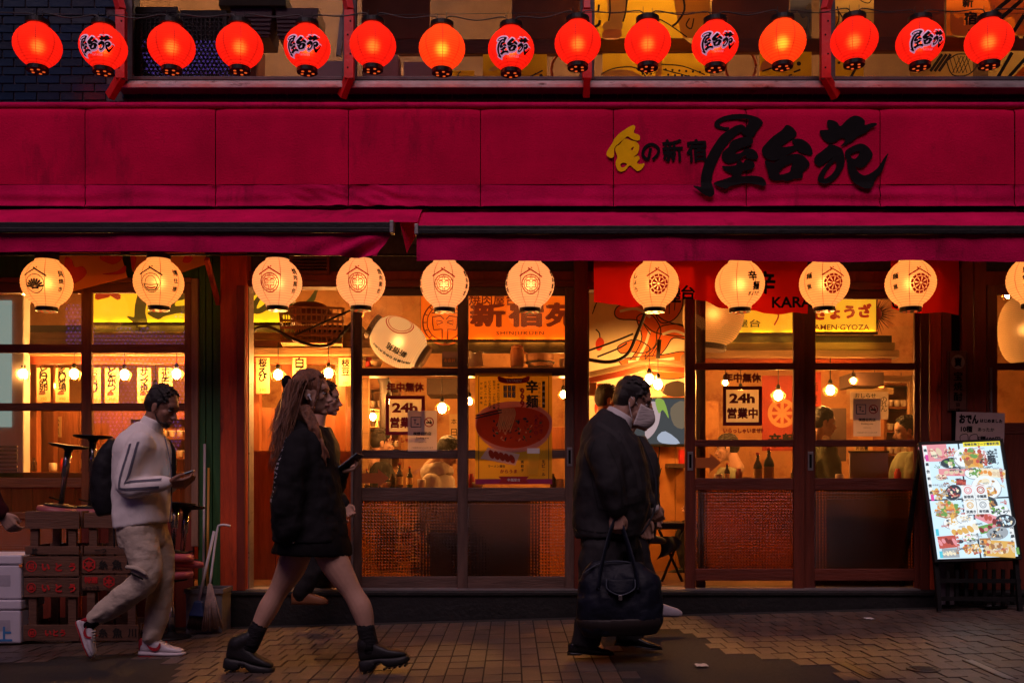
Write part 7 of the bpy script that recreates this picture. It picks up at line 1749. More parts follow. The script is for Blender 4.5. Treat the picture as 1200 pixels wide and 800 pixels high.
def hand(m, w_, d, pn, curl=.5, k=1., thumb=1, spread=.021):
    """palm, four fingers of different lengths bent at the knuckles, and a thumb from the palm's side.
    d = wrist-to-knuckle direction, pn = palm facing, thumb = side sign"""
    w_, d, pn = Vector(w_), Vector(d).normalized(), Vector(pn).normalized(); pn = (pn - d * pn.dot(d)).normalized(); s_ = d.cross(pn) * thumb
    for i in range(4):
        o = (1.5 - i) * spread * k; lim(m, [w_ + s_ * o * .55, w_ + d * .045 * k + s_ * o * .9, w_ + d * .088 * k + s_ * o], [.014 * k, .0135 * k, .0115 * k], 8, 3)
    for i, L in enumerate((.073, .082, .076, .058)):
        o = (1.5 - i) * spread * k; p = w_ + d * .088 * k + s_ * o; pts = [p]; a = 0; dd = d
        for j, f in enumerate((.45, .32, .23)):
            a = curl * (.85 if j == 0 else 1.0) + i * .05
            dd = (dd * math.cos(a) + pn * math.sin(a)).normalized(); pn2 = pn
            p = p + dd * L * f * k; pts.append(p)
            pn = (pn2 - dd * pn2.dot(dd)).normalized() if (pn2 - dd * pn2.dot(dd)).length > .05 else pn2
        pn = pn2 if False else pn
        lim(m, pts, [.0098 * k, .0092 * k, .0085 * k, .007 * k], 8, 3); pn = Vector(pn)
        pn = (Vector(pn)); 
        # restore the palm direction for the next finger
        pn = _pn0 if False else (s_.cross(d) * thumb if True else pn); pn = pn * (1 if pn.dot(Vector(pn)) > 0 else -1)
    pn = s_.cross(d) * thumb
    b0 = w_ + d * .02 * k + s_ * .026 * k
    lim(m, [b0, b0 + d * .028 * k + s_ * .022 * k + pn * .012 * k, b0 + d * .055 * k + s_ * .022 * k + pn * .024 * k, b0 + d * .075 * k + s_ * .014 * k + pn * .030 * k], [.014 * k, .0115 * k, .0098 * k, .008 * k], 8, 3)
def head_frame(c, yaw, pitch, roll=0):
    """local +X is where the face looks; yaw about up, pitch > 0 looks down"""
    return Matrix.Translation(c) @ Matrix.Rotation(yaw, 4, 'Z') @ Matrix.Rotation(pitch, 4, 'Y') @ Matrix.Rotation(roll, 4, 'X')
def head_skin(m, H, k=1., heavy=0, fem=0):
    h = MB()
    h.ball((-.012, 0, .035), (.100, .076, .098), 20, 14); h.ball((.022, 0, -.018), (.068, .064, .080), 18, 12)
    h.ball((.036, 0, -.058), (.048, .050 + heavy * .012, .048), 16, 10); h.ball((.068, 0, -.092 - heavy * .004), (.021, .024, .018), 12, 8)
    h.ball((.062, 0, .040), (.032, .056, .030), 14, 8); h.ball((.076, 0, .026), (.015, .050, .010), 12, 6)
    for s_ in (-1, 1): h.ball((.052, s_ * .040, -.012), (.030, .024, .024), 12, 8); h.ball((-.006, s_ * .076, -.002), (.020, .009, .032), 10, 8); h.ball((-.002, s_ * .080, -.026), (.010, .007, .011), 8, 6)
    lim(h, [(.080, 0, .020), (.097, 0, -.004), (.111, 0, -.024)], [.009, .010, .013 - fem * .002], 10, 4); h.ball((.099, .012, -.030), (.011, .009, .008), 8, 6); h.ball((.099, -.012, -.030), (.011, .009, .008), 8, 6)
    h.ball((.086, 0, -.052), (.016, .024, .008), 12, 6); h.ball((.084, 0, -.064), (.015, .021, .008), 12, 6)
    if heavy: h.ball((.02, 0, -.10), (.060, .058, .040), 14, 10); h.ball((.045, 0, -.05), (.045, .066, .045), 14, 10)
    lim(h, [(-.030, 0, -.05), (-.045, 0, -.12), (-.060, 0, -.20)], [.052 + heavy * .014, .054 + heavy * .016, .066 + heavy * .014], 16, 4)
    h.xf(H @ Matrix.Scale(k, 4)); m.add(h.v, h.f, True)
def face_parts(t, body, H, k=1., lips=True, brow=M_hair, closed=False):
    A = H @ Matrix.Scale(k, 4)
    for s_ in (-1, 1):
        e = MB(); e.ball((.0770, s_ * .031, .012), (.0115, .0145, .0095 if not closed else .004), 12, 8); eo = e.xf(A).build("eye", M_eye, t)
        e = MB(); e.ball((.0855, s_ * .0315, .010), (.0045, .0062, .0062 if not closed else .003), 10, 6); e.xf(A).build("iris", M_iris, eo)
        e = MB(); lim(e, [(.088, s_ * .014, .030), (.087, s_ * .032, .036), (.074, s_ * .052, .031)], [.0032, .0042, .0025], 6, 4); e.xf(A).build("eyebrow", brow, t)
        e = MB(); lim(e, [(.087, s_ * .018, .018), (.0895, s_ * .031, .0215), (.080, s_ * .046, .017)], [.0022, .003, .002], 6, 4); e.xf(A).build("eyelid", brow, t)
    if lips:
        e = MB(); lim(e, [(.084, -.023, -.0575), (.099, 0, -.0535), (.084, .023, -.0575)], [.003, .0055, .003], 6, 5); lim(e, [(.084, -.021, -.0595), (.0965, 0, -.0635), (.084, .021, -.0595)], [.003, .0055, .003], 6, 5); e.xf(A).build("mouth", M_lip, t)
def short_hair(t, H, m, k=1., seed=1, vol=1., fade=0):
    h = MB(); r = random.Random(seed)
    h.ball((-.026, 0, .062), (.099 * vol, .083 * vol, .083), 20, 12); h.ball((-.052, 0, .018), (.072, .081 * vol, .082), 18, 12)
    for s_ in (-1, 1): h.ball((-.018, s_ * .062, .045), (.040, .021, .040), 10, 8); lim(h, [(.010, s_ * .072, .045), (.012, s_ * .074, .004)], [.013, .006], 8, 4)
    for i in range(190):
        a, b_ = r.uniform(-1.1, 1.1), r.uniform(-.5, 2.6)
        d = Vector((math.cos(b_) * math.cos(a), math.sin(a), math.sin(b_) * math.cos(a) + .12)).normalized()
        if d.x > .72 and d.z < .6: continue
        p = Vector((-.026, 0, .055)) + Vector((d.x * .097, d.y * .082, d.z * .085)) * vol
        if p.z < -.02: continue
        lim(h, [p - d * .010, p + d * .008 + Vector((.003, 0, .002)), p + d * .010 + Vector((.012, r.uniform(-.004, .004), .001))], [.008, .006, .002], 6, 2)
    o = fuse(h.xf(H @ Matrix.Scale(k, 4)).build("hair", m, t), .0042, 1); return o
def shoe_loft(m, secs, M, n=16):
    vs = []
    for (x, hw, zb, zt_) in secs:
        zc, hh = (zb + zt_) / 2, (zt_ - zb) / 2
        for j in range(n):
            a = 2 * PI * j / n; ca, sa = math.cos(a), math.sin(a); e = .62
            vs.append(M @ Vector((x, math.copysign(abs(ca) ** e, ca) * hw, zc + math.copysign(abs(sa) ** e, sa) * hh)))
    k = len(secs); fs = [(i * n + j, (i + 1) * n + j, (i + 1) * n + (j + 1) % n, i * n + (j + 1) % n) for i in range(k - 1) for j in range(n)]
    fs += [tuple(range(n)), tuple((k - 1) * n + j for j in reversed(range(n)))]
    m.add(vs, fs, True)
def shoe_frame(heel, toe, side_roll=0):
    heel, toe = Vector(heel), Vector(toe); x = (toe - heel); L = x.length; x.normalize(); y = Vector((0, 0, 1)).cross(x).normalized(); z = x.cross(y)
    return Matrix(((x.x, y.x, z.x, heel.x), (x.y, y.y, z.y, heel.y), (x.z, y.z, z.z, heel.z), (0, 0, 0, 1))), L
def person(lab, at, group=None):
    return thing("person", lab, "person", at, group)
fx = Vector((1, 0, 0))
def fv(yaw): return Vector((math.cos(yaw), math.sin(yaw), 0))

# ---------------------------------------------------- man in the pale zip jacket
Y1 = -1.42; s1 = S(Y1)
t = person("man in a pale jacket with grey sleeve stripes looking down at a phone", (PX(165, Y1), Y1, gz(PX(165, Y1))))
def q(px, py, dy=0): return P(px, py, Y1 + dy)
N_, Fa = -.13, .13      # near and far side of the body
hd = head_frame(q(190, 478), -.22, .42)
skin = MB(); head_skin(skin, hd, 1.0)
shn, shf = q(163, 519, N_ - .03), q(178, 517, Fa + .02)
rings(skin, [(q(166, 622), .10, .14, fv(-.2)), (q(166, 575), .095, .13, fv(-.2)), (q(170, 530), .10, .16, fv(-.2)), (q(174, 508), .06, .09, fv(-.2))])
eln, wrn = q(147, 569, N_ - .09), q(197, 566, N_ - .02); elf, wrf = q(178, 572, Fa + .06), q(204, 568, Fa - .06)
lim(skin, [shn, eln], [.040, .030]); lim(skin, [eln, wrn], [.030, .024]); lim(skin, [shf, elf], [.045, .037]); lim(skin, [elf, wrf], [.036, .026])
hand(skin, wrn, (1, .35, .06), (.0, .6, .9), .42, 1.0, 1); hand(skin, wrf, (1, -.2, .05), (.1, -.5, .9), .45, 1.0, -1)
hipn, knn, ann = q(162, 625, -.08), q(172, 676, -.10), q(112, 722, -.07); hipf, knf, anf = q(176, 625, .08), q(188, 684, .09), q(178, 742, .08)
lim(skin, [hipn, knn], [.075, .052]); lim(skin, [knn, ann], [.05, .036]); lim(skin, [hipf, knf], [.075, .052]); lim(skin, [knf, anf], [.05, .036])
fuse(skin.build("body", M_skin1, t), .0055, 2)
face_parts(t, None, hd, closed=True)
short_hair(t, hd, M_hair, 1.0, 2, .97)
bd = MB(); bd.ball((.070, 0, -.085), (.022, .030, .020), 10, 8); 
for s_ in (-1, 1): lim(bd, [(.078, s_ * .022, -.074), (.04, s_ * .049, -.076), (.008, s_ * .060, -.040)], [.008, .008, .005], 8, 4)
M_stub = mat("stubble", (.05, .03, .024), .8, .3, 60); fuse(bd.xf(hd).build("beard", M_stub, t), .005, 1)
M_knit = fold_mat("cream_knit", (.86, .80, .76), 6, (1, 1, .5), .35, .06)
j = MB(); f1 = fv(-.25)
rings(j, [(q(168, 615), .158, .188, f1), (q(167, 606), .160, .190, f1), (q(166, 580), .157, .185, f1), (q(167, 550), .158, .190, f1), (q(169, 525), .150, .200, f1), (q(173, 508), .105, .150, f1), (q(177, 499), .068, .085, f1)])
j.ball(shn + Vector((.01, .03, -.02)), .082, 14, 10); j.ball(shf + Vector((0, -.03, -.02)), .082, 14, 10)
lim(j, [shn + Vector((.01, 0, 0)), shn.lerp(eln, .5) + Vector((-.01, 0, 0)), eln, eln.lerp(wrn, .35) + Vector((0, 0, -.012)), wrn + Vector((-.02, 0, 0))], [.078, .070, .064, .060, .044]); lim(j, [shf, elf, wrf + Vector((-.02, 0, 0))], [.076, .064, .042])
lim(j, [wrn + Vector((-.045, 0, 0)), wrn + Vector((-.012, 0, 0))], [.043, .043])
jk1 = fuse(j.build("jacket", M_knit, t), .009, 5, ((.12, .016), (.05, .005)))
cl = MB(); rings(cl, [(q(174, 507), .080, .088, f1), (q(178, 498), .068, .074, f1), (q(181, 491), .064, .068, f1)], 24, 3); fuse(cl.build("collar", M_knit, t), .008, 2)
M_stripe = mat("grey_stripe", (.12, .115, .15), .8, .1)
def onto(o, target, off=.003, project=False):
    w_ = o.modifiers.new("cling", 'SHRINKWRAP'); w_.target = target; w_.offset = off
    if project: w_.wrap_method = 'PROJECT'; w_.use_project_y = True; w_.use_positive_direction = True; w_.use_negative_direction = False
    else: w_.wrap_method = 'NEAREST_SURFACEPOINT'
    return o
for o_ in (-.024, .024):
    st_ = MB(); vs = []
    for i in range(29):
        u = i / 28
        c = shn.lerp(eln, u * 2) if u < .5 else eln.lerp(wrn + Vector((-.03, 0, 0)), (u - .5) * 2)
        mixn = Vector((1, 0, .25)).lerp(Vector((.2, 0, 1)), max(0, min(1, (u - .38) * 4))).normalized()
        for e in (-1, -.33, .33, 1): vs.append(c + mixn * (o_ + e * .0075) + Vector((0, -.14, 0)))
    st_.add(vs, [(4 * i + k_, 4 * i + k_ + 1, 4 * i + k_ + 5, 4 * i + k_ + 4) for i in range(28) for k_ in range(3)], True); onto(st_.build("sleeve_stripe", M_stripe, t), jk1, .0035, True)
zp = MB(); lim(zp, [q(199, 612, -.10), q(201, 585, -.10), q(200, 545, -.09), q(193, 512, -.05)], [.0045] * 4, 6, 5); zp.build("zip", M_stripe, t)
M_chino = fold_mat("khaki_trousers", (.52, .43, .34), 5, (1, 1, 1.6), .6, .12)
tr = MB(); rings(tr, [(q(167, 606), .125, .165, f1), (q(167, 622), .130, .170, f1), (q(168, 640), .120, .165, f1)])
lim(tr, [hipn + Vector((0, 0, .03)), q(168, 650, -.09), knn, q(145, 700, -.09), q(122, 717, -.07), q(111, 724, -.07)], [.110, .102, .086, .080, .068, .055], 18)
lim(tr, [hipf + Vector((0, 0, .03)), q(186, 655, .09), knf, q(185, 715, .09), q(180, 738, .08), q(178, 748, .08)], [.108, .098, .084, .076, .066, .056], 18)
for (c_, ax) in ((q(120, 719, -.07), (-.75, 0, -.55)), (q(179, 744, .08), (-.2, 0, -1))):
    for k_ in range(3): d_ = Vector(ax).normalized() * (.014 * (k_ - 1)); lim(tr, [c_ + d_ + Vector((.03, -.05, .02)), c_ + d_ + Vector((0, -.068, 0)), c_ + d_ + Vector((-.04, -.04, -.01))], [.012, .016, .010], 8, 3)
tr.ball(q(164, 668, -.175), (.055, .02, .05), 12, 8)
fuse(tr.build("trousers", M_chino, t), .009, 5, ((.10, .016), (.045, .008)))
pk = MB(); lim(pk, [q(153, 671, -.20), q(167, 678, -.215)], [.006, .006], 6, 4); pk.build("pocket_slit", M_ink, t)
pf = MB(); lim(pf, [q(149, 664, -.185), q(161, 666, -.21), q(172, 673, -.20)], [.012, .014, .010], 8, 4); pf.build("pocket_flap", M_chino, t)
M_sw = mat("white_leather", (.62, .56, .58), .45, .05, 12, .05); M_sr = mat("red_leather", (.42, .02, .03), .45, .1); M_lace = mat("lace", (.6, .55, .52), .8, .05)
def sneaker(t, heel, toe, side):
    A, L = shoe_frame(heel, toe); k = L / .30
    m = MB(); shoe_loft(m, [(.0, .030, .0, .028), (.02, .040, .0, .030), (.10, .040, .0, .028), (.20, .048, .0, .026), (.27, .040, .002, .026), (.30, .018, .006, .024)], A @ Matrix.Scale(k, 4)); m.build("sole", M_sw, t)
    m = MB(); shoe_loft(m, [(.0, .026, -.007, .0), (.02, .038, -.007, .0), (.20, .046, -.007, .0), (.27, .038, -.005, .002), (.297, .016, .0, .006)], A @ Matrix.Scale(k, 4)); m.build("outsole", M_sr, t)
    m = MB(); shoe_loft(m, [(.004, .020, .024, .090), (.02, .034, .024, .104), (.06, .037, .024, .100), (.10, .038, .024, .098), (.15, .040, .022, .085), (.20, .043, .022, .062), (.25, .040, .022, .050), (.285, .024, .022, .040)], A @ Matrix.Scale(k, 4)); fuse(m.build("upper", M_sw, t), .006, 2)
    m = MB(); shoe_loft(m, [(.0, .022, .030, .105), (.012, .032, .034, .110), (.03, .036, .055, .108)], A @ Matrix.Scale(k, 4)); m.build("heel_tab", M_sr, t)
    for s_ in (-1, 1):
        fl = Flat(A @ (Vector((.13, s_ * .0415, .052)) * k), (A.to_3x3() @ Vector((1, 0, 0))) , A.to_3x3() @ Vector((0, 0, 1)), 0.004 if s_ < 0 else -.004)
        m = MB(); fl.shape(m, [[(-.065 * k, .026 * k), (-.045 * k, -.004 * k), (-.02 * k, -.018 * k), (.01 * k, -.012 * k), (.03 * k, .020 * k), (.022 * k, .034 * k), (.004 * k, .006 * k), (-.02 * k, .004 * k), (-.045 * k, .012 * k)]], 0, 0, 1, 3); m.build("side_flash", M_sr, t)
    for i in range(5):
        m = MB(); x = .115 + i * .02; z = .098 - i * .010; lim(m, [A @ (Vector((x, -.026, z - .012)) * k), A @ (Vector((x + .004, 0, z + .006)) * k), A @ (Vector((x + .008, .026, z - .012)) * k)], [.0045] * 3, 6, 4); m.build("lace", M_lace, t)
    m = MB(); lim(m, [A @ (Vector((.06, 0, .07)) * k), A @ (Vector((.045, 0, .15)) * k)], [.036, .034], 14); m.build("sock", M_ink, t)
sneaker(t, q(91, 727, -.07), q(107, 771, -.08), -1); sneaker(t, q(164, 767, .08), q(217, 768, .05), -1)
M_pack = fold_mat("black_nylon", (.014, .013, .016), 6, (1, 1, 1), .6, .2, .6)
bp = thing("backpack", "black backpack on the back of the man in the pale jacket", "backpack", tuple(q(128, 600, .05)))
m = MB(); rings(m, [(q(131, 602, .03), .055, .12, f1), (q(128, 580, .03), .085, .14, f1), (q(131, 545, .03), .08, .14, f1), (q(142, 517, .03), .05, .10, f1)]); fuse(m.build("bag", M_pack, bp), .01, 4, ((.08, .02),))
m = MB(); lim(m, [q(149, 512, .08), q(176, 506, .10), q(200, 522, .07), q(203, 550, .06), q(200, 575, .08)], [(.02, .006)] * 5, 8, 5); m.build("strap", M_pack, bp)
m = MB(); lim(m, [q(133, 602, -.05), q(134, 640, -.09)], [.006, .005], 6); m.build("dangling_strap", M_pack, bp)
M_case = mat("phone_case", (.05, .045, .06), .3, .1); M_scr = emis("phone_screen", (.35, .42, .55), .8)
def phone(lab, c, d, n):
    c, d, n = Vector(c), Vector(d).normalized(), Vector(n).normalized(); w_ = d.cross(n).normalized(); n = w_.cross(d)
    A = Matrix(((d.x, w_.x, n.x, c.x), (d.y, w_.y, n.y, c.y), (d.z, w_.z, n.z, c.z), (0, 0, 0, 1)))
    t = thing("phone", lab, "phone", tuple(c)); m = MB(); m.obox(A, .15, .074, .009); m.build("case", M_case, t, bev=.003)
    m = MB(); m.obox(A @ Matrix.Translation((0, 0, .0052)), .138, .066, .001); m.build("screen", M_scr, t)
    m = MB(); m.obox(A @ Matrix.Translation((.05, .014, -.006)), .034, .034, .003); m.build("camera_bump", M_case, t)
phone("phone held in both hands by the man in the pale jacket", q(214, 556, -.03), (1, .1, .35), (-.4, -.1, 1))

# ---------------------------------------------------- long haired woman
Y2 = -2.07
t = person("long haired woman in a black oversized hoodie striding in chunky boots", (PX(365, Y2), Y2, gz(PX(365, Y2))))
def q(px, py, dy=0): return P(px, py, Y2 + dy)
hd = head_frame(q(366, 463), -.10, .04)
skin = MB(); head_skin(skin, hd, 1.0, 0, 1)
rings(skin, [(q(366, 640), .085, .14, fx), (q(363, 590), .08, .12, fx), (q(362, 540), .09, .14, fx), (q(360, 505), .055, .09, fx)])
shn, shf = q(352, 520, -.15), q(366, 520, .15); eln, wrn = q(341, 575, -.19), q(342, 628, -.17); elf, wrf = q(384, 566, .17), q(401, 552, .10)
lim(skin, [shn, eln, wrn], [.04, .033, .024]); lim(skin, [shf, elf], [.04, .032]); lim(skin, [elf, wrf], [.031, .023])
hand(skin, wrn + Vector((0, 0, .015)), (.15, 0, -1), (.3, .9, 0), .5, .85, 1); hand(skin, wrf, (1, -.15, .25), (.1, -.2, .9), .55, .9, -1)
hipr, knr, anr = q(350, 640, .07), q(326, 692, .07), q(300, 740, .06); hipn, knn, ann = q(382, 640, -.07), q(412, 692, -.08), q(431, 742, -.08)
lim(skin, [hipr, q(340, 667, .07), knr, q(314, 713, .065), anr], [.088, .080, .056, .058, .038], 16); lim(skin, [hipn, q(395, 664, -.075), knn, q(424, 714, -.085), ann], [.084, .080, .057, .060, .038], 16)
fuse(skin.build("body", M_skin2, t), .0055, 2)
face_parts(t, None, hd, 1.0, True, M_hairb)
h = MB(); r = random.Random(4)
h.ball((-.022, 0, .052), (.104, .086, .086), 20, 12); h.ball((-.050, 0, .015), (.080, .084, .088), 18, 12)
for s_ in (-1, 1): lim(h, [(.030, s_ * .050, .110), (.058, s_ * .066, .060), (.050, s_ * .076, -.010), (.030, s_ * .080, -.09)], [.014, .012, .010, .010], 10, 4)
h.xf(hd); back = []
for (px, py, dy, rr_) in ((345, 470, -.02, .062), (340, 500, -.03, .060), (339, 525, -.06, .05)): h.ball(q(px, py, dy), (rr_ * .9, rr_ * 1.3, rr_ * 1.3), 14, 10)
for i in range(46):
    dy = r.uniform(-.17, .10); x0 = 344 + r.uniform(-5, 12); xe = r.uniform(318, 338); ph = r.uniform(0, 6); ln = r.uniform(508, 552)
    pts = [q(x0 + (xe - x0) * (k / 7) ** .8 + 2.2 * math.sin(ph + k * 1.3) * (k / 7), 446 + (ln - 446) * k / 7, dy * (.55 + .45 * k / 7) - .01) for k in range(8)]; lim(h, pts, [.012, .014, .015, .014, .012, .010, .008, .003], 7, 3)
for i in range(12):     # locks falling in front of the shoulder
    x0 = 360 + r.uniform(-4, 6); ph = r.uniform(0, 6); ln = r.uniform(520, 548); pts = [q(x0 - 4 + k * (3.6 + r.uniform(-.4, .4)) + 1.6 * math.sin(ph + k * 1.5), 476 + (ln - 476) * k / 6, -.10 - .05 * min(1, k / 3) + r.uniform(-.01, .01)) for k in range(7)]; lim(h, pts, [.010, .012, .012, .012, .010, .008, .004], 7, 3)
ho = fuse(h.build("hair", M_hairb, t), .0065, 1, ((.018, .006),))
h = MB()
for i in range(260):    # loose strands over the hair mass
    dy = r.uniform(-.20, .08); x0 = 346 + r.uniform(-9, 16); xe = r.uniform(314, 340); ph = r.uniform(0, 6); ln = r.uniform(500, 556)
    pts = [q(x0 + (xe - x0) * (k / 7) ** .8 + 2.8 * math.sin(ph + k * 1.3) * (k / 7), 444 + (ln - 444) * k / 7, dy * (.5 + .5 * k / 7) - .02) for k in range(8)]; h.tube(catmull(pts, 2), [.0020] * 14 + [.0006], 4)
for i in range(130):     # combed over the crown towards the bow
    a = r.uniform(-1.25, 1.25); pts = [hd @ (Vector((-.022, 0, .048)) + Vector((.106 * math.cos(b_) * math.cos(a), .090 * math.sin(a) * (1 - .35 * k / 4), .090 * math.sin(b_) * math.cos(a) + .012))) for k, b_ in enumerate((.55, 1.1, 1.7, 2.3, 2.8))]; h.tube(catmull(pts, 2), [.0018] * 8 + [.0006], 4)
tag(h.build("loose_strands", M_hairb, ho), kind='stuff')
bw = MB(); c = q(342, 456, -.045)
for s_, dz in ((1, .036), (-1, -.040), (.5, .0)): bw.ball(c + Vector((-.020 * abs(s_), -.03, dz)), (.030, .045, .040), 12, 8)
fuse(bw.build("hair_bow", M_ink, t), .006, 2)
eb = MB(); c = hd @ Vector((.008, -.088, -.008)); eb.ball(c, (.010, .006, .010), 8, 6); lim(eb, [c, c + Vector((.012, 0, -.026))], [.0055, .004], 6); eb.build("earphone", mat("white_plastic", (.7, .68, .7), .3, .05), t)
M_hood = fold_mat("black_fleece", (.013, .012, .014), 5, (1, 1, .5), .7, .25, .9)
j = MB()
rings(j, [(q(364, 634), .205, .225, fx), (q(364, 622), .205, .225, fx), (q(362, 590), .185, .215, fx), (q(361, 550), .165, .205, fx), (q(360, 520), .140, .200, fx), (q(358, 500), .085, .130, fx), (q(359, 494), .065, .080, fx)])
j.ball(shn + Vector((0, .03, 0)), .08, 14, 10); j.ball(shf - Vector((0, .03, 0)), .08, 14, 10)
lim(j, [shn, q(343, 552, -.20), q(337, 590, -.215), q(338, 618, -.20), q(340, 629, -.18)], [.080, .088, .094, .080, .052], 18); lim(j, [shf, elf, q(398, 555, .12)], [.082, .088, .058])
rings(j, [(q(342, 512, .0), .085, .13, Vector((1, 0, .5))), (q(346, 500, 0), .10, .13, Vector((1, 0, .4))), (q(352, 492, 0), .08, .10, Vector((1, 0, .3)))])
hd2 = fuse(j.build("hoodie", M_hood, t), .010, 4, ((.10, .03), (.045, .012)))
sk = MB(); rings(sk, [(q(366, 649), .222, .22, fx), (q(366, 640), .215, .22, fx), (q(364, 620), .18, .19, fx)]); fuse(sk.build("skirt", M_ink, t), .01, 2, ((.05, .01),))
m = MB(); r = random.Random(8)
for k_ in range(15):        # worn gothic-looking marks down the back of the sleeve, too small to read in the photograph
    u = k_ / 14; c = Vector((PX(343 - 13 * u, Y2), 0, PZ(513 + 72 * u, Y2))); w1, h1 = r.uniform(.012, .026), r.uniform(.010, .018)
    for a_, b_ in (((-w1 / 2, h1 / 2), (w1 / 2, -h1 / 2)), ((-w1 / 2, -h1 / 2), (-w1 / 2, h1 / 2)), ((0, -h1 / 2), (w1 / 2, h1 / 2)))[:r.choice((2, 3))]:
        p, e = Vector((a_[0], 0, a_[1])), Vector((b_[0], 0, b_[1])); nn = Vector((-(e - p).z, 0, (e - p).x)).normalized() * .0028
        m.add([c + p + nn + Vector((0, Y2 - .5, 0)), c + p - nn + Vector((0, Y2 - .5, 0)), c + e - nn + Vector((0, Y2 - .5, 0)), c + e + nn + Vector((0, Y2 - .5, 0))], [(0, 1, 2, 3)])
onto(tag(m.build("sleeve_print", mat("grey_lilac_print", (.40, .36, .40), .8, .1), t), kind='stuff'), hd2, .003, True)
M_sock = fold_mat("black_sock", (.012, .011, .013), 14, (1, 1, 3), .5, .2); M_boot = mat("black_boot", (.014, .013, .014), .5, .3, 10, .2); 
def boot(t, heel, toe, ank):
    A, L = shoe_frame(heel, toe); k = L / .285
    m = MB(); SM = A @ Matrix.Scale(k, 4)
    shoe_loft(m, [(-.004, .026, .004, .066), (.01, .035, .0, .069), (.066, .037, .0, .069), (.080, .035, .010, .068), (.092, .034, .034, .067), (.122, .035, .036, .066), (.138, .038, .014, .064), (.16, .042, .004, .060), (.21, .046, .002, .056), (.262, .040, .008, .054), (.286, .022, .022, .050)], SM)
    o = m.build("platform_sole", M_boot, t)
    for i in range(9):
        n_ = MB(); x = .02 + i * .03; zz = -.004 if (x < .08 or x > .12) else .03; n_.obox(SM @ Matrix.Translation((x, 0, zz + .004)), .012, .088, .010); n_.build("tread", M_boot, o)
    m = MB(); shoe_loft(m, [(.002, .026, .062, .15), (.03, .036, .062, .20), (.07, .040, .062, .19), (.12, .042, .058, .145), (.18, .045, .054, .106), (.24, .041, .050, .088), (.276, .024, .048, .070)], SM); c = A @ (Vector((.05, 0, .15)) * k); lim(m, [c, ank], [.050, .047], 16)
    fuse(m.build("boot_upper", M_boot, t), .008, 3)
    return A, k
boot(t, q(263, 783, .06), q(320, 792, .05), q(296, 745, .06)); boot(t, q(424, 787, -.08), q(481, 777, -.1), q(431, 748, -.08))
for (a, b_) in ((q(304, 732, .062), q(293, 756, .06)), (q(428, 732, -.083), q(434, 760, -.08))):
    m = MB(); lim(m, [a, b_], [.049, .050], 16, 6); m.build("sock", M_sock, t)
phone("phone in a dark case held out by the long haired woman", q(411, 541, .06), (.75, -.25, .55), (-.4, .3, .8))
m = MB(); c = q(344, 634, -.215)
nails = thing("bracelet_charm", "small silver charm dangling from the long haired woman's cuff", "charm", tuple(c)); m.ball(c, (.008, .006, .012), 8, 6); m.build("bead", M_chrome, nails)

# ---------------------------------------------------- stout man in the dark suit
Y3 = -1.83
t = person("stout man in a dark suit and white face mask carrying a bag", (PX(720, Y3), Y3, gz(PX(720, Y3))))
def q(px, py, dy=0): return P(px, py, Y3 + dy)
f3 = fv(-.12); hd = head_frame(q(742, 472), -.14, .36)
skin = MB(); head_skin(skin, hd, 1.03, 1)
rings(skin, [(q(716, 630), .14, .17, f3), (q(722, 580), .17, .18, f3), (q(716, 535), .14, .19, f3), (q(721, 508), .08, .11, f3)])
shn, shf = q(706, 526, -.20), q(724, 526, .2); eln, wrn = q(716, 566, -.27), q(722, 600, -.25); elf, wrf = q(744, 575, .22), q(752, 606, .14)
lim(skin, [shn, eln, wrn], [.055, .045, .032]); lim(skin, [shf, elf, wrf], [.055, .045, .032])
hand(skin, wrn, (.05, -.1, -1), (.25, 1, 0), .95, 1.02, 1); hand(skin, wrf, (.3, -.1, -1), (-.2, -1, 0), .5, 1.0, -1)
hipn, knn, ann = q(706, 640, -.10), q(697, 700, -.11), q(686, 752, -.11); hipf, knf, anf = q(726, 640, .10), q(742, 698, .11), q(736, 746, .12)
lim(skin, [hipn, knn, ann], [.095, .06, .04]); lim(skin, [hipf, knf, anf], [.095, .06, .04])
fuse(skin.build("body", M_skin3, t), .0055, 2)
face_parts(t, None, hd, 1.03, False, M_hair)
short_hair(t, hd, M_hair, 1.03, 9, 1.02)
M_mask = fold_mat("white_mask", (.62, .56, .54), 12, (1, 1, 4), .3, .05)
m = MB(); 
def mk(u, v):
    a = (u - .5) * 2.45; z = -.112 + .110 * v; r = .064 + (.034 + .024 * math.sin(PI * min(1, v * 1.05))) * max(0, math.cos(a)) ** 3; return Vector((.022 + r * math.cos(a) * 1.05, .074 * math.sin(a), z - .012 * (1 - math.cos(a)) * (1 if v < .5 else -1)))
m.sheet(mk, 20, 12); o = m.xf(hd @ Matrix.Scale(1.03, 4)).build("face_mask", M_mask, t, solid=.003)
for s_ in (-1, 1):
    m = MB(); lim(m, [(.028, s_ * .068, -.005), (.0, s_ * .080, .012), (-.018, s_ * .084, .022)], [.0028] * 3, 6, 4); lim(m, [(.028, s_ * .068, -.085), (.0, s_ * .078, -.045), (-.018, s_ * .084, -.010)], [.0028] * 3, 6, 4); m.xf(hd @ Matrix.Scale(1.03, 4)).build("mask_loop", M_mask, t)
M_suit = fold_mat("charcoal_suit", (.026, .024, .027), 5, (1, 1, .5), .55, .25, .8)
j = MB()
rings(j, [(q(712, 628), .195, .225, f3), (q(712, 612), .205, .232, f3), (q(716, 585), .222, .245, f3), (q(717, 560), .220, .250, f3), (q(716, 530), .192, .250, f3), (q(714, 510), .158, .225, f3), (q(717, 495), .112, .160, f3), (q(721, 487), .092, .108, f3)])
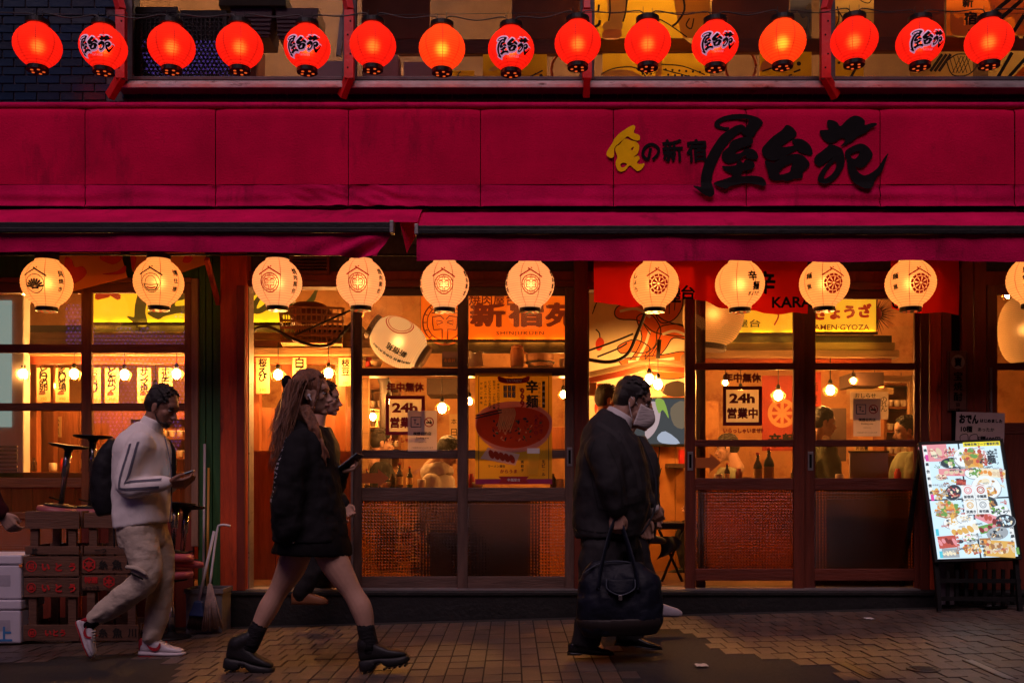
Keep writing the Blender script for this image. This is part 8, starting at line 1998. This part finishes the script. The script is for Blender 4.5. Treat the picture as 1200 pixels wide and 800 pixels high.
j.ball(shn + Vector((0, .03, 0)), .098, 14, 10); j.ball(shf - Vector((0, .03, 0)), .098, 14, 10); j.ball(q(700, 520, 0), (.10, .17, .09), 16, 10)
lim(j, [shn, eln, wrn + Vector((0, 0, .02))], [.096, .082, .060], 18); lim(j, [shf, elf, wrf + Vector((0, 0, .02))], [.094, .080, .058], 18)
sj = fuse(j.build("suit_jacket", M_suit, t), .010, 4, ((.11, .022), (.05, .008)))
M_seam = mat("suit_seam", (.006, .006, .007), .8, .1); M_suit2 = fold_mat("charcoal_suit_lit", (.036, .033, .036), 5, (1, 1, .5), .4, .2, .8)  # lighter copy of the suit cloth: light on lapel and flap painted in
def strap_on(nm, pts, w_, mt):
    p = catmull([q(a, b, -.6) for a, b in pts], 5); vs = []
    for i in range(len(p)):
        d = (p[min(i + 1, len(p) - 1)] - p[max(i - 1, 0)]).normalized(); n_ = Vector((-d.z, 0, d.x)) * w_ / 2; vs += [p[i] + n_, p[i] - n_]
    m = MB(); m.add(vs, [(2 * i, 2 * i + 1, 2 * i + 3, 2 * i + 2) for i in range(len(p) - 1)], True); onto(m.build(nm, mt, t), sj, .003, True)
strap_on("sleeve_seam", [(703, 512), (697, 535), (701, 565), (708, 597)], .006, M_seam); strap_on("sleeve_hem", [(708, 598), (721, 601), (735, 598)], .008, M_seam); strap_on("sleeve_front_seam", [(718, 517), (730, 545), (735, 575), (736, 597)], .006, M_seam)
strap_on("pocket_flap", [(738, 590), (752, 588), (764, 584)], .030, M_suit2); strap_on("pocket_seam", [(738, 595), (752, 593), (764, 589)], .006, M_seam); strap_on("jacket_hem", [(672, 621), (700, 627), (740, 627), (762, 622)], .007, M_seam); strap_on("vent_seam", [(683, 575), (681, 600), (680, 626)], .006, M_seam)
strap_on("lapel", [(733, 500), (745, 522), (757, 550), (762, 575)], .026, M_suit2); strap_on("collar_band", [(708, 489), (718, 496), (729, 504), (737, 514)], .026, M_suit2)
m = MB(); rings(m, [(q(721, 498), .098, .112, f3), (q(725, 490), .090, .100, f3), (q(728.5, 484), .084, .09, f3)], 24, 3); fuse(m.build("shirt_collar", mat("white_shirt", (.62, .58, .58), .7, .05), t), .007, 2)
m = MB(); lim(m, [wrn + Vector((0, 0, .03)), wrn + Vector((0, 0, .008))], [.050, .046], 16); m.build("shirt_cuff", MATS["white_shirt"], t)
m = MB(); lim(m, [q(750, 512, -.13), q(768, 560, -.16), q(766, 600, -.15), q(752, 625, -.16)], [.006, .007, .007, .006], 6, 5); m.build("lapel_edge", M_suit, t)
m = MB(); rings(m, [(q(714, 622), .17, .19, f3), (q(714, 645), .165, .19, f3)])
lim(m, [hipn, q(702, 668, -.11), knn, q(690, 730, -.11), q(687, 756, -.11)], [.125, .118, .095, .085, .082], 18, 5, False); lim(m, [hipf, q(735, 668, .11), knf, q(740, 725, .12), q(737, 750, .12)], [.125, .116, .095, .082, .080], 18, 5, False)
fuse(m.build("suit_trousers", M_suit, t), .010, 4, ((.10, .024),))
M_sho = mat("black_shoe_leather", (.012, .011, .012), .25, .2, 10)
def dress_shoe(t, heel, toe):
    A, L = shoe_frame(heel, toe); k = L / .30; SM = A @ Matrix.Scale(k, 4)
    m = MB(); shoe_loft(m, [(.0, .030, .0, .024), (.03, .036, .0, .024), (.08, .034, .002, .022), (.10, .032, .010, .020), (.20, .044, .004, .016), (.27, .036, .004, .016), (.30, .016, .006, .014)], SM); m.build("sole", M_sho, t)
    m = MB(); shoe_loft(m, [(.004, .022, .02, .075), (.03, .034, .02, .085), (.09, .036, .018, .085), (.15, .040, .014, .070), (.21, .042, .012, .050), (.27, .033, .012, .036), (.297, .014, .012, .022)], SM); fuse(m.build("upper", M_sho, t), .006, 2)
dress_shoe(t, q(665, 767, -.11), q(720, 768, -.14)); dress_shoe(t, q(720, 755, .12), q(776, 762, .08))
# his bag
M_navy = fold_mat("navy_nylon", (.007, .009, .018), 6, (1, 1, 1), .5, .25, .55); M_navyb = mat("brown_black_base", (.02, .014, .013), .6, .2); M_trim = mat("pale_piping", (.045, .055, .08), .6, .1)
bg_ = thing("holdall_bag", "navy holdall with a front flap pocket hanging from the suited man's hand", "bag", tuple(q(725, 742, -.28)))
m = MB(); rings(m, [(q(727, 741, -.27), .20, .07, f3), (q(726, 730, -.27), .235, .10, f3), (q(726, 700, -.27), .24, .105, f3), (q(724, 680, -.27), .225, .075, f3), (q(723, 666, -.27), .175, .045, f3), (q(723, 657, -.27), .14, .025, f3)], 28); fuse(m.build("bag_body", M_navy, bg_), .009, 3, ((.09, .024), (.04, .008)))
m = MB(); rings(m, [(q(727, 743, -.27), .20, .073, f3), (q(726.5, 731, -.27), .237, .105, f3), (q(726, 722, -.27), .243, .108, f3)], 28); fuse(m.build("bag_base", M_navyb, bg_), .009, 2)
m = MB(); A0 = q(711, 692, -.385); m.sheet(lambda u, v: q(711 + 33 * u, 678 + (14 + 4 * math.sin(PI * u)) * v, -.36 - .03 * math.sin(PI * u) * v - .012), 10, 6); m.build("flap_pocket", M_navy, bg_, solid=.008)
m = MB(); lim(m, [q(711, 679, -.385), q(712, 690, -.40), q(727, 697, -.405), q(743, 690, -.40), q(744, 679, -.385)], [.004] * 5, 6, 5); lim(m, [q(683, 672, -.30), q(700, 661, -.30), q(722, 657, -.31), q(746, 661, -.30), q(763, 673, -.30)], [.004] * 5, 6, 5); m.build("piping", M_trim, bg_)
m = MB(); m.obox(Matrix.Translation(q(727, 700, -.405)), .022, .012, .03); m.build("buckle", M_chrome, bg_, bev=.003)
for (xa, xb, dy) in ((705, 746, -.36), (708, 742, -.20)):
    m = MB(); lim(m, [q(xa - 4, 690, dy - .02), q(xa, 662, dy), q(716, 620, -.26 + (dy + .28) * .2), q(724, 609, -.255), q(731, 622, -.26 + (dy + .28) * .2), q(xb - 2, 664, dy), q(xb + 2, 690, dy - .02)], [(.016, .006)] * 7, 8, 5); m.build("handle", M_navy, bg_)

# ---------------------------------------------------- dark figures behind
def simple_man(lab, Yp_, H0, yaw, pitch, pts, skinm, topm, legm, hairm=M_hair, heavy=0, seed=3, handn=None, handf=None, shoes=None, vol=1., k=.98, longhair=None):
    """standing or sitting figure: pts gives pelvis, chest, neck, shoulders, elbows, wrists, hips, knees, ankles"""
    t = person(lab, (pts['pelvis'].x, pts['pelvis'].y, min(v.z for v in pts.values()))); f = fv(yaw); p = pts
    hd = head_frame(H0, yaw, pitch); sk_ = MB(); head_skin(sk_, hd, k, heavy)
    rings(sk_, [(p['pelvis'] - Vector((0, 0, .05)), .10, .14, f), (p['pelvis'].lerp(p['chest'], .5), .095, .13, f), (p['chest'], .10, .15, f), (p['neck'], .06, .09, f)])
    for e in 'nf':
        lim(sk_, [p['sh' + e], p['el' + e], p['wr' + e]], [.042, .036, .026]); lim(sk_, [p['hip' + e], p['kn' + e], p['an' + e]], [.08, .052, .036])
        d_ = (p['wr' + e] - p['el' + e]).normalized(); hand(sk_, p['wr' + e], d_, (0, .9 if e == 'n' else -.9, .3), .6, .95, 1 if e == 'n' else -1)
    fuse(sk_.build("body", skinm, t), .0062, 2); face_parts(t, None, hd, k, True, hairm); short_hair(t, hd, hairm, k, seed, vol)
    m = MB(); rings(m, [(p['pelvis'] - Vector((0, 0, .10)), .15, .18, f), (p['pelvis'].lerp(p['chest'], .4), .15, .18, f), (p['chest'], .15, .20, f), (p['chest'].lerp(p['neck'], .6), .11, .16, f), (p['neck'], .075, .09, f)])
    for e in 'nf': m.ball(p['sh' + e], .08, 12, 8); lim(m, [p['sh' + e], p['el' + e], p['wr' + e].lerp(p['el' + e], .1)], [.075, .064, .046])
    fuse(m.build("top", topm, t), .010, 4, ((.10, .024),))
    m = MB(); rings(m, [(p['pelvis'] + Vector((0, 0, .05)), .13, .165, f), (p['pelvis'] - Vector((0, 0, .1)), .13, .165, f)])
    for e in 'nf': lim(m, [p['hip' + e], p['kn' + e], p['an' + e]], [.105, .082, .066])
    fuse(m.build("trousers", legm, t), .010, 4, ((.09, .02),))
    for e in 'nf':
        c = p['an' + e]; a, b_ = c + Vector((-.06 * f.x, -.06 * f.y, -.075)), c + Vector((.20 * f.x, .20 * f.y, -.075)); A, L = shoe_frame(a, b_)
        m = MB(); shoe_loft(m, [(.0, .028, .0, .09), (.04, .038, .0, .11), (.10, .042, .0, .10), (.17, .045, .0, .075), (.23, .038, .0, .055), (.26, .018, .005, .035)], A); fuse(m.build("shoe", shoes or M_boot, t), .007, 2)
    return t
def stance(Yp_, px, top, scale_py, lean=0):
    pass
M_blk2 = fold_mat("black_jacket", (.016, .014, .015), 5, (1, 1, .5), .6, .25, .8)
Y4 = -.33
def q(px, py, dy=0): return P(px, py, Y4 + dy)
simple_man("man in black stepping out of the doorway behind the long haired woman", Y4, q(383, 469), -.05, .10,
           dict(pelvis=q(370, 605), chest=q(374, 528), neck=q(375, 500), shn=q(370, 524, -.17), shf=q(378, 524, .17), eln=q(372, 568, -.21), elf=q(386, 566, .2), wrn=q(392, 598, -.17), wrf=q(404, 592, .12),
                hipn=q(367, 612, -.08), hipf=q(374, 612, .08), knn=q(372, 655, -.09), knf=q(384, 655, .09), ann=q(352, 696, -.09), anf=q(376, 680, .42)), M_skin2, M_blk2, M_blk2, seed=12, shoes=mat("brown_shoe", (.20, .075, .03), .6, .2))
Y5 = -.95
def q(px, py, dy=0): return P(px, py, Y5 + dy)
t5 = simple_man("man in a dark suit mostly hidden behind the stout masked man", Y5, q(748, 484), .0, .25,
           dict(pelvis=q(742, 610), chest=q(746, 545), neck=q(743, 512), shn=q(744, 538, -.17), shf=q(752, 538, .17), eln=q(752, 572, -.22), elf=q(762, 572, .2), wrn=q(764, 593, -.2), wrf=q(766, 600, .15),
                hipn=q(738, 625, -.08), hipf=q(746, 625, .08), knn=q(752, 668, -.09), knf=q(738, 672, .09), ann=q(764, 709, -.09), anf=q(722, 722, .09)), M_skin3, M_suit, M_suit, seed=15, shoes=mat("pale_shoe", (.42, .38, .42), .6, .1))
m = MB(); lim(m, [P(760, 589, Y5 - .2), P(765, 594.5, Y5 - .2)], [.046, .043], 12); m.build("shirt_cuff", MATS["white_shirt"], t5)
Y6 = -.75
def q(px, py, dy=0): return P(px, py, Y6 + dy)
# passer-by entering at the left edge: only the cuff and hand are in the picture
Yq = -1.75
def q(px, py, dy=0): return P(px, py, Yq + dy)
M_mar = fold_mat("maroon_sweater", (.07, .010, .016), 6, (1, 1, .5), .5, .2, .9)
simple_man("passer-by in a maroon sweater at the left picture edge, only cuff and hand showing", Yq, q(-55, 470), .0, .1,
           dict(pelvis=q(-62, 615), chest=q(-60, 535), neck=q(-60, 505), shn=q(-62, 522, -.18), shf=q(-55, 522, .18), eln=q(-22, 566, -.22), elf=q(-50, 578, .2), wrn=q(3, 602, -.2), wrf=q(-40, 620, .12),
                hipn=q(-66, 625, -.08), hipf=q(-58, 625, .08), knn=q(-50, 690, -.09), knf=q(-80, 690, .09), ann=q(-60, 756, -.09), anf=q(-120, 750, .09)), M_skin2, M_mar, M_blk2, seed=21)

# ---------------------------------------------------- diners inside
def diner(lab, px, head, Yp_, yaw, topm, hairm=M_hair, hood=False, pitch=.2, lean=0., seed=1, skin_=None):
    c = P(head[0], head[1], Yp_); f = fv(yaw); sd = Vector((-f.y, f.x, 0)); b = Vector((PX(px, Yp_), Yp_, c.z - .72)); ch = b.lerp(c, .52) ; nk = b.lerp(c, .76)
    up = Vector((0, 0, 1)); t = simple_man(lab, Yp_, c, yaw, pitch, dict(pelvis=b, chest=ch, neck=nk, shn=ch + up * .10 - sd * .17, shf=ch + up * .10 + sd * .17, eln=ch - up * .16 - sd * .22 + f * .06, elf=ch - up * .16 + sd * .22 + f * .06, wrn=ch - up * .20 - sd * .10 + f * .28, wrf=ch - up * .20 + sd * .10 + f * .28,
        hipn=b - sd * .09, hipf=b + sd * .09, knn=b - sd * .11 + f * .38 - up * .02, knf=b + sd * .11 + f * .38 - up * .02, ann=b - sd * .11 + f * .36 - up * .40, anf=b + sd * .11 + f * .36 - up * .40), skin_ or M_skin2, topm, M_blk2, hairm, seed=seed)
    if hood:
        m = MB(); rings(m, [(nk - f * .04 - up * .03, .13, .15, f), (nk - f * .06 + up * .04, .13, .14, f), (nk - f * .07 + up * .09, .09, .11, f)]); fuse(m.build("hood", topm, t), .009, 3, ((.05, .02),))
    st_ = thing("dining_stool", "stool under the " + lab.split(" ")[0] + " " + " ".join(lab.split(" ")[1:6]), "stool", (b.x, b.y, ZF)); m = MB(); z = b.z - .11
    m.lathe([(.16, z - .05), (.17, z - .03), (.16, z)], 20, Matrix.Translation((b.x, b.y, 0))); m.build("seat", M_seat, st_); m = MB(); m.lathe([(.15, ZF), (.02, ZF + .03), (.02, z - .05)], 14, Matrix.Translation((b.x, b.y, 0))); m.build("column", M_black, st_)
    return t
M_crm = fold_mat("cream_hoodie", (.66, .58, .48), 6, (1, 1, .6), .5, .1); M_olv = fold_mat("olive_jacket", (.06, .065, .04), 6, (1, 1, .6), .5, .2); M_sage = fold_mat("sage_top", (.24, .26, .17), 6, (1, 1, .6), .5, .2)
diner("diner in a cream hooded top bowed over the left window counter", 503, (524, 531), .75, -.3, M_crm, M_hair, True, .6, seed=31)
diner("diner in a dark olive jacket facing right at the far right leaf", 962, (965, 496), .95, .0, M_olv, M_hair, False, .15, seed=32)
diner("diner in a sage top facing left at the far right leaf", 1068, (1062, 506), .95, PI - .1, M_sage, M_hair, False, .2, seed=33)
diner("diner in dark clothes deep behind the bare left door, by the flue", 446, (448, 520), 1.75, .2, M_blk2, M_hair, False, .2, seed=35)
diner("diner in a sage top deep behind the opening hours leaf", 852, (852, 526), 1.7, PI - .2, M_sage, M_hair, False, .2, seed=36)
diner("dark haired diner glimpsed behind the stout man's shoulder", 700, (713, 470), .75, .1, M_orw if False else M_blk2, M_hair, False, .1, seed=34)
